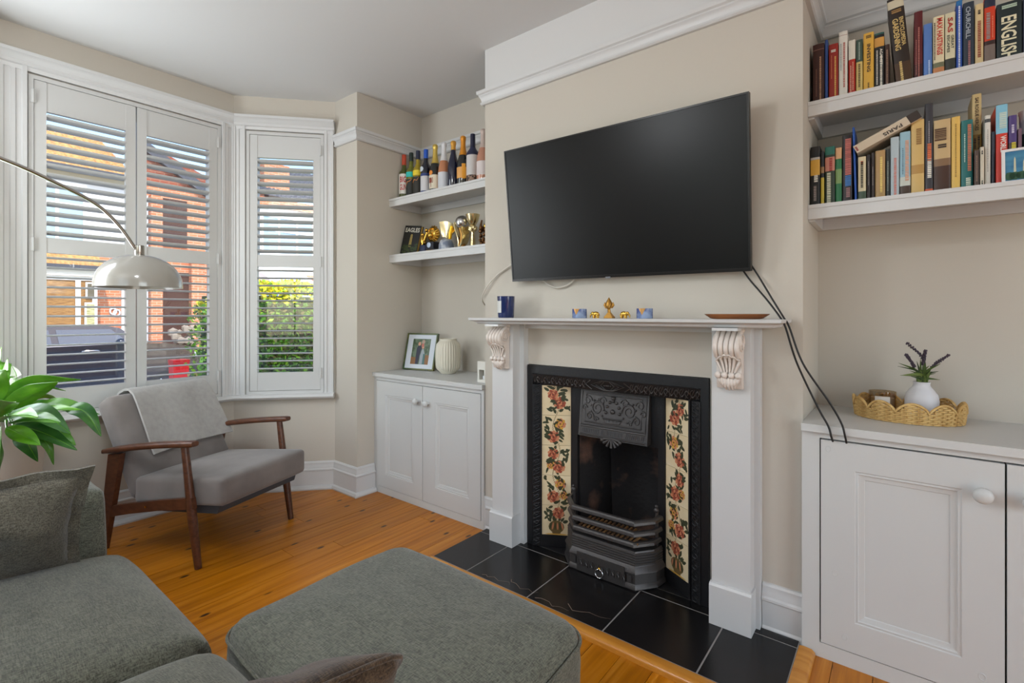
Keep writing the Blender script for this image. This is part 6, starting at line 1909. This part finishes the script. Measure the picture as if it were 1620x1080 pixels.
lettering('PARIS', T @ Vector((0.122, -0.0009, 0.011)), R3 @ Vector((-1, 0, 0)), R3 @ Vector((0, 0, -1)), 0.058, 0.013, flat((54, 46, 40), 0.5), t)
b = B(T); b.box(0.006, 0.012, -0.0006, -0.0001, 0.006, 0.024); obj('publisher_mark', b, flat((150, 80, 76), 0.5), t, smooth=0)
# small framed picture leaning on the books
T = Matrix.Translation((0.252, 2.190, ZS2 + 0.0006)) @ Matrix.Rotation(math.radians(-4), 4, 'X')
t = thing('small_picture', (0.31, 2.19, ZS2), 'small white framed seaside picture leaning on books at the right picture edge', 'picture frame')
b = B(T); b.box(0, 0.008, 0, 0.008, 0, 0.108); b.box(0.122, 0.13, 0, 0.008, 0, 0.108); b.box(0.008, 0.122, 0, 0.008, 0, 0.006); b.box(0.008, 0.122, 0, 0.008, 0.1, 0.108); obj('frame', b, flat((226, 226, 226), 0.4), t, smooth=0)
b = B(T); b.box(0.008, 0.122, 0.003, 0.006, 0.006, 0.1); pc = obj('picture', b, mat('sea_blue_print', (52, 112, 150), 0.4, var=(10, (1, 1, 3), (84, 148, 176), 0.4, 0.7)), t, smooth=0)
b = B(T)
for cx, w_, hh in ((0.030, 0.006, 0.062), (0.050, 0.005, 0.05), (0.070, 0.012, 0.048), (0.1, 0.01, 0.04)):
    b.face(b.pts([(cx - w_ / 2, 0.0028, 0.02), (cx + w_ / 2, 0.0028, 0.02), (cx + w_ / 3, 0.0028, 0.02 + hh - 0.008), (cx, 0.0028, 0.02 + hh), (cx - w_ / 3, 0.0028, 0.02 + hh - 0.008)]))
b.m = 1
for cx in (0.018, 0.03, 0.045, 0.06, 0.08, 0.1):
    b.face(b.pts([(max(0.0085, min(.1215, cx + 0.014 * math.cos(2 * PI * i / 9))), 0.0026, 0.021 + 0.013 * math.sin(2 * PI * i / 9)) for i in range(9)]))
obj('painted_towers', b, [flat((196, 196, 170)), flat((46, 84, 60))], pc, smooth=0, recalc=False)
t = thing('paper_cup', (0.330, 2.29, ZS2), 'pale cup with a dark band on the lower bookshelf at the picture edge', 'cup')
b = B(); b.lathe([(0.026, 0), (0.028, 0.002), (0.036, 0.232), (0.038, 0.236), (0.038, 0.242), (0.034, 0.242), (0.025, 0.02), (0, 0.02)], (0.338, 2.285, ZS2 + 0.0005), 24); obj('cup_body', b, flat((196, 206, 204), 0.5), t, smooth=40)
b = B(); b.lathe([(0.0288, 0.0), (0.0346, 0.165)], (0.338, 2.285, ZS2 + 0.001), 24, cap=False); obj('dark_band', b, flat((40, 70, 70), 0.5), t, smooth=40)
# ================================================================ outside: street, car, houses, hedge
GZ = -0.62
b = B(); b.box(-40, -3.75, -40, 45, GZ - 0.2, GZ)
struct(obj('ground', b, mat('pale_grey_asphalt', (150, 148, 146), 0.9, var=(3, (1, 1, 1), (166, 164, 162), 0.4, 0.7)), smooth=0))
b = B(); b.box(-16.2, -14.4, -30, 40, GZ + 0.001, GZ + 0.10)
struct(obj('pavement', b, mat('pale_paving', (176, 172, 164), 0.9), smooth=0))
BRICK = brick_mat('orange_brick', (206, 132, 92), (190, 110, 74), (200, 172, 150))
BRICKD = brick_mat('dark_red_brick', (150, 76, 52), (128, 62, 44), (150, 124, 106))
ROOF = mat('sandy_roof_tile', (206, 160, 100), 0.85, var=(2.5, (1, 6, 1), (170, 120, 72), 0.4, 0.7))
SLATE = flat((70, 74, 84), 0.7)
RENDER = mat('pale_render', (218, 220, 222), 0.8)
UPVC = flat((240, 240, 240), 0.4)
WGL = mat('house_window_glass', (150, 178, 200), 0.12, spec=0.8)
BLIND = mat('wood_blind', (166, 124, 70), 0.7, var=(60, (0.1, 0.1, 1), (128, 90, 46), 0.45, 0.55))
HX = -17.0

def house(y0, y1, eave, ridge, wallm, label):
    h = thing('terraced_house', (HX - 3, (y0 + y1) / 2, GZ), label, 'house', 'houses across the street')
    b = B(); b.box(HX - 6, HX, y0, y1, GZ, eave); obj('wall', b, wallm, h, smooth=0)
    return h
def roofslope(h, y0, y1, x0, z0, x1, z1, name='roof', course=0.22, m=None):
    """a slope from eave (x0,z0) to ridge (x1,z1): overlapping tile courses with rolls"""
    n = max(2, int(math.hypot(x1 - x0, z1 - z0) / course))
    b = B()
    m_ = int((y1 - y0) / 0.15)
    for k in range(n):
        a, c = k / n, (k + 1.12) / n
        xa, za = x0 + (x1 - x0) * a, z0 + (z1 - z0) * a + 0.045
        xb, zb = x0 + (x1 - x0) * c, z0 + (z1 - z0) * c + 0.012
        A = []; D = []
        for i in range(m_ * 4 + 1):
            y = y0 + (y1 - y0) * i / (m_ * 4)
            w = 0.022 * math.sin(2 * PI * (i / 4.0))
            A.append((xa, y, za + w)); D.append((xb, y, zb + w * 0.8))
        va, vd = b.pts(A), b.pts(D)
        lo = b.pts([(p[0], p[1], za - 0.05) for p in A])
        for i in range(len(va) - 1):
            b.face([va[i], va[i + 1], vd[i + 1], vd[i]]); b.face([lo[i], lo[i + 1], va[i + 1], va[i]])
    o = obj(name, b, m or ROOF, h, smooth=60)
    o['kind'] = 'stuff'
    return o
def win(h, y0, y1, z0, z1, mull=(), tran=None, glass=None, x=HX, fw=0.07, depth=0.05):
    b = B()
    b.box(x, x + depth, y0, y0 + fw, z0, z1); b.box(x, x + depth, y1 - fw, y1, z0, z1); b.box(x, x + depth, y0 + fw, y1 - fw, z0, z0 + fw); b.box(x, x + depth, y0 + fw, y1 - fw, z1 - fw, z1)
    for m in mull:
        b.box(x, x + depth, m - fw / 2, m + fw / 2, z0 + fw, z1 - fw)
    if tran:
        b.box(x + 0.002, x + depth - 0.002, y0 + fw, y1 - fw, tran - fw / 2, tran + fw / 2)
    w = obj('window', b, UPVC, h, smooth=0)
    b = B(); b.box(x + 0.004, x + 0.014, y0 + fw * 0.5, y1 - fw * 0.5, z0 + fw * 0.5, z1 - fw * 0.5); obj('pane', b, glass or WGL, w, smooth=0)
    return w

# house with the ground floor bay and tiled roofs (left shutter panel)
h = house(-6.0, 4.18, 5.0, 7.4, RENDER, 'pale house with sandy tiled roof seen through the left shutter panel')
roofslope(h, -6.0, 4.18, HX + 0.25, 5.02, HX - 3.2, 6.75)
b = B(); b.box(HX + 0.2, HX + 0.32, -6, 4.18, 4.93, 5.03); obj('gutter', b, SLATE, h, smooth=0)
b = B(); b.box(HX + 0.002, HX + 0.12, -6, 4.18, 4.72, 4.93); obj('fascia', b, flat((170, 160, 136), 0.7), h, smooth=0)
win(h, 1.4, 3.2, 2.95, 4.62, (2.62,), 4.05)
win(h, -2.4, -0.4, 2.95, 4.62, (-1.4,), 4.05)
b = B(); b.box(HX, HX + 0.02, -6.0, 4.18, GZ, 2.75); obj('brick_facing', b, BRICK, h, smooth=0)
b = B(); b.box(HX + 0.02, HX + 0.70, -0.6, 3.30, GZ, 0.55); obj('bay_base', b, BRICK, h, smooth=0)
win(h, -0.6, 3.30, 0.55, 2.16, (1.0, 2.92), None, BLIND, HX + 0.62, 0.10)
win(h, 3.06, 3.27, 1.62, 2.02, (), None, flat((96, 88, 70), 0.5), HX + 0.675, 0.035, 0.02)
win(h, 3.04, 3.28, 0.60, 1.50, (), None, mat('pale_blind', (206, 200, 150), 0.7, var=(60, (0.1, 0.1, 1), (150, 146, 100), 0.45, 0.55)), HX + 0.675, 0.04, 0.02)
b = B(); b.box(HX + 0.02, HX + 0.72, -0.6, 3.30, 2.165, 2.34); obj('bay_fascia', b, flat((226, 222, 210), 0.6), h, smooth=0)
b = B(); b.box(HX + 0.70, HX + 0.84, -0.7, 3.42, 2.34, 2.44); obj('bay_gutter', b, SLATE, h, smooth=0)
roofslope(h, -0.7, 3.42, HX + 0.78, 2.44, HX + 0.03, 2.78, 'bay_roof')
b = B()
for y, z in ((3.76, 1.28), (3.84, 1.24)):
    b.tube([(HX + 0.05, y + 0.07 * math.cos(2 * PI * i / 14), z + 0.085 * math.sin(2 * PI * i / 14)) for i in range(14)], 0.022, 6, closed=True)
obj('wall_ornament', b, UPVC, h, smooth=60)
b = B(); b.box(HX + 0.0, HX + 0.10, 3.94, 4.18, GZ, 2.6); obj('door_frame', b, UPVC, h, smooth=0)

# gabled brick house with a dark porch (right shutter panel)
h = house(4.20, 7.4, 4.9, 7.0, BRICK, 'orange brick gabled house with a dark porch seen through the right shutter panel')
b = B(); b.prism([(4.2, 4.9), (7.4, 4.9), (7.4, 4.95), (4.6, 6.1), (4.2, 6.1)], HX - 0.3, HX + 0.01, 'x'); obj('gable', b, BRICKD, h, smooth=0)
b = B()
b.quadbox([(HX + 0.02, 4.3, 6.25), (HX + 0.18, 4.3, 6.25), (HX + 0.18, 6.2, 5.05), (HX + 0.02, 6.2, 5.05)][::1], [(HX + 0.02, 4.3, 5.95), (HX + 0.18, 4.3, 5.95), (HX + 0.18, 6.2, 4.75), (HX + 0.02, 6.2, 4.75)])
obj('bargeboard', b, SLATE, h, smooth=0)
b = B(); b.box(HX + 0.012, HX + 0.06, 4.22, 4.56, GZ, 4.6); obj('downpipe_strip', b, flat((196, 206, 220), 0.6), h, smooth=0)
b = B(); b.box(HX + 0.012, HX + 0.25, 4.58, 4.86, GZ, 4.62); obj('brick_pier', b, BRICK, h, smooth=0)
b = B(); b.box(HX + 0.012, HX + 0.03, 4.88, 5.55, 3.2, 4.62); obj('dark_upper_panel', b, flat((74, 48, 40), 0.8), h, smooth=0)
b = B(); b.box(HX + 0.012, HX + 0.02, 4.88, 5.60, 0.2, 2.45); obj('porch', b, flat((66, 34, 24), 0.8), h, smooth=0)
b = B(); b.box(HX + 0.012, HX + 0.25, 5.60, 5.95, GZ, 3.0); obj('brick_pier', b, BRICK, h, smooth=0)
win(h, 6.1, 7.2, 3.0, 4.5, (6.65,)); win(h, 6.1, 7.2, 0.4, 2.1, (6.65,))
b = B()
rr = random.Random(2)
for k in range(90):
    b.ball((HX + 1.5 + rr.uniform(-.2, .2), rr.uniform(4.7, 5.7), rr.uniform(GZ, 0.85)), rr.uniform(0.05, 0.14), 6)
tag(obj('rough_stone_wall', b, flat((150, 138, 124), 0.9), smooth=0), 'rough grey-brown planting in front of the gabled house porch', 'shrub')['kind'] = 'stuff'

# white bay house (narrow angled window)
h = house(7.42, 14.0, 5.2, 7.4, RENDER, 'white house with bay windows seen through the narrow angled shutter')
roofslope(h, 7.42, 14.0, HX + 0.2, 5.25, HX - 3.2, 7.3, m=SLATE)
b = B(); b.box(HX - 1.2, HX - 0.4, 8.05, 8.95, 5.2, 6.55); ch = obj('chimney', b, BRICK, h, smooth=0)
b = B(); b.box(HX + 0.02, HX + 0.14, 7.6, 10.5, 4.90, 5.18); obj('brick_band', b, BRICK, h, smooth=0)
win(h, 7.75, 10.2, 3.25, 4.62, (8.35, 9.0, 9.6), 4.1)
win(h, 10.8, 12.4, 3.25, 4.62, (11.6,), 4.1)
win(h, 7.75, 10.2, 0.4, 2.0, (8.35, 9.0, 9.6), 1.5)
b = B(); b.prism([(HX + 0.02, 2.75), (HX + 0.95, 2.35), (HX + 0.95, 2.22), (HX + 0.02, 2.22)], 7.6, 9.1, 'y'); obj('porch_roof', b, UPVC, h, smooth=0)
b = B(); b.box(HX + 0.012, HX + 0.05, 9.15, 10.6, 2.1, 2.62); obj('brick_panel', b, BRICK, h, smooth=0)

# hedge in the front garden, leaves as one uncountable mass over a dark core
b = B()
rr = random.Random(21)
def hedge_leaf(p, s, m):
    b.m = m
    d = Vector((rr.uniform(-1, 1), rr.uniform(-1, 1), rr.uniform(-0.4, 1))).normalized(); e = d.cross(Vector((rr.uniform(-1, 1), rr.uniform(-1, 1), rr.uniform(-1, 1)))).normalized()
    f = d.cross(e)
    q = b.pts([p, p + d * s * 0.5 + e * s * 0.3, p + d * s, p + d * s * 0.5 - e * s * 0.3]); b.face(q)
for i in range(20000):
    y = rr.uniform(2.05, 4.4); top = 1.50 + 0.06 * noise.noise((y * 4, 0, 0)) - (0.22 if y < 2.25 else 0)
    side = rr.random()
    if side < 0.72:
        p = Vector((-5.30 + 0.10 * noise.noise((y * 3, i * 0.01, 1)) + rr.uniform(-0.06, 0.06), y, rr.uniform(GZ, top)))
    else:
        p = Vector((rr.uniform(-6.1, -5.3), y, top + rr.uniform(-0.05, 0.05)))
    if side > 0.93:
        p = Vector((rr.uniform(-6.1, -5.3), 2.05 + rr.uniform(-.06, .06), rr.uniform(GZ, 1.28)))
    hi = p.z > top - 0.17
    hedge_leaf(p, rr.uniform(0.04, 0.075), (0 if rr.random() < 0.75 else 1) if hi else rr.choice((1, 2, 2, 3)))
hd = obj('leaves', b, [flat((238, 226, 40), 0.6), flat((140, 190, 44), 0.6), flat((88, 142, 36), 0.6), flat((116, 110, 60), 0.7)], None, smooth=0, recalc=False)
WPOS['garden_hedge'] = WPOS[hd.name]
hd.name = 'garden_hedge'
hd['kind'] = 'stuff'
tag(hd, 'clipped garden hedge with yellow-tipped top outside the angled window', 'hedge')
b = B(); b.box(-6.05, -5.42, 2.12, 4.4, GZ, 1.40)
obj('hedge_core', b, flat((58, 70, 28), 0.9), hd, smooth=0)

# dark car parked across the road, bonnet to the right
car = thing('parked_car', (-12.8, 1.9, GZ), 'dark navy estate car parked across the road', 'car')
PAINT = mat('dark_navy_car_paint', (26, 30, 46), 0.18, metal=0.2, coat=0.6)
CGL = mat('car_window_glass', (58, 72, 90), 0.1, spec=0.7)
b = B(); b.prism([(-0.55, -0.30), (-0.60, 0.30), (-0.50, 0.58), (3.10, 0.62), (3.55, 0.60), (4.05, 0.50), (4.25, 0.34), (4.28, -0.10), (4.20, -0.32)], -13.75, -12.0, 'x'); b.bevel(0.06, 3); obj('lower_body', b, PAINT, car, smooth=12)
b = B()
up = [(-0.45, 0.575), (-0.15, 0.86), (0.2, 0.96), (1.4, 1.00), (2.55, 0.985), (2.80, 0.93), (3.22, 0.60)]
lo_ = b.pts([(-12.06, y, z) for y, z in up]); 
A = [(-12.06 - 0.16 * max(0, (z - 0.58)) / 0.42, y, z) for y, z in up]; D_ = [(-13.69 + 0.16 * max(0, (z - 0.58)) / 0.42, y, z) for y, z in up]
for v in lo_:
    b.bm.verts.remove(v)
va, vd = b.pts(A), b.pts(D_)
b.face(va); b.face(vd[::-1])
for i in range(len(va)):
    j = (i + 1) % len(va); b.face([va[i], va[j], vd[j], vd[i]])
b.bevel(0.03, 2); obj('roof_cabin', b, PAINT, car, smooth=12)
def sidewin(y0, y1, y2, y3, z0=0.615, z1=0.91):
    b = B()
    xf = lambda z: -12.06 - 0.16 * max(0, (z - 0.58)) / 0.42 + 0.012
    b.quadbox([(xf(z0), y0, z0), (xf(z0), y1, z0), (xf(z1), y2, z1), (xf(z1), y3, z1)], [(xf(z0) - 0.02, y0, z0), (xf(z0) - 0.02, y1, z0), (xf(z1) - 0.02, y2, z1), (xf(z1) - 0.02, y3, z1)]); obj('side_window', b, CGL, car, smooth=0)
sidewin(-0.2, 0.70, 0.70, 0.12); sidewin(0.78, 1.80, 1.76, 0.78); sidewin(1.90, 2.95, 2.66, 1.86)
b = B(); b.tube([(-12.03, -0.5, 0.595), (-12.03, 1.5, 0.605), (-12.03, 3.15, 0.60)], 0.014, 6); obj('chrome_strip', b, CHROME, car)
for y in (1.20, 2.20):
    b = B(); b.tube([(-11.99, y, 0.50), (-11.96, y + 0.05, 0.51), (-11.96, y + 0.20, 0.51), (-11.99, y + 0.25, 0.50)], 0.018, 8); obj('door_handle', b, CHROME, car)
b = B(); b.ball((-11.93, 2.78, 0.66), 0.10, 12, (0.7, 1, 0.7)); obj('wing_mirror', b, PAINT, car, smooth=60)
for y in (0.35, 3.55):
    Tw = Matrix.Translation((-12.1, y, GZ + 0.33)) @ Matrix.Rotation(PI / 2, 4, 'Y')
    b = B(); b.lathe([(0.20, -0.10), (0.31, -0.10), (0.33, -0.07), (0.33, 0.09), (0.31, 0.115), (0.22, 0.115), (0.20, 0.09)], n=28, T=Tw); w = obj('wheel', b, flat((24, 24, 25), 0.7), car, smooth=40)
    b = B()
    for k in range(5):
        a = k * 2 * PI / 5
        b.tube([Tw @ Vector((0.03 * math.cos(a), 0.03 * math.sin(a), 0.105)), Tw @ Vector((0.20 * math.cos(a), 0.20 * math.sin(a), 0.105))], [0.035, 0.028], 6)
    obj('alloy', b, SILVER, w, smooth=60)
b = B(); b.quadbox([(-12.0, 4.08, 0.28), (-12.25, 4.26, 0.28), (-12.25, 4.255, 0.40), (-12.0, 4.06, 0.42)], [(-11.99, 4.10, 0.28), (-12.25, 4.285, 0.28), (-12.25, 4.28, 0.40), (-11.99, 4.07, 0.42)]); obj('headlamp', b, flat((214, 220, 226), 0.1), car)

rb = thing('wheelie_bin', (-7.0, 2.20, GZ), 'bright red bin beside the hedge outside the right shutter panel', 'bin')
b = B(); b.rings([[(-7.0 + sx_ * w_, 2.20 + sy_ * w_, z_) for sx_, sy_ in ((-1, -1), (1, -1), (1, 1), (-1, 1))] for w_, z_ in ((0.06, GZ + 0.02), (0.085, 0.60))]); b.bevel(0.01, 2); obj('body', b, flat((196, 36, 44), 0.4), rb)
b = B(); b.box(-7.09, -6.91, 2.11, 2.29, 0.602, 0.64); b.bevel(0.012, 2); obj('lid', b, flat((176, 30, 40), 0.4), rb)
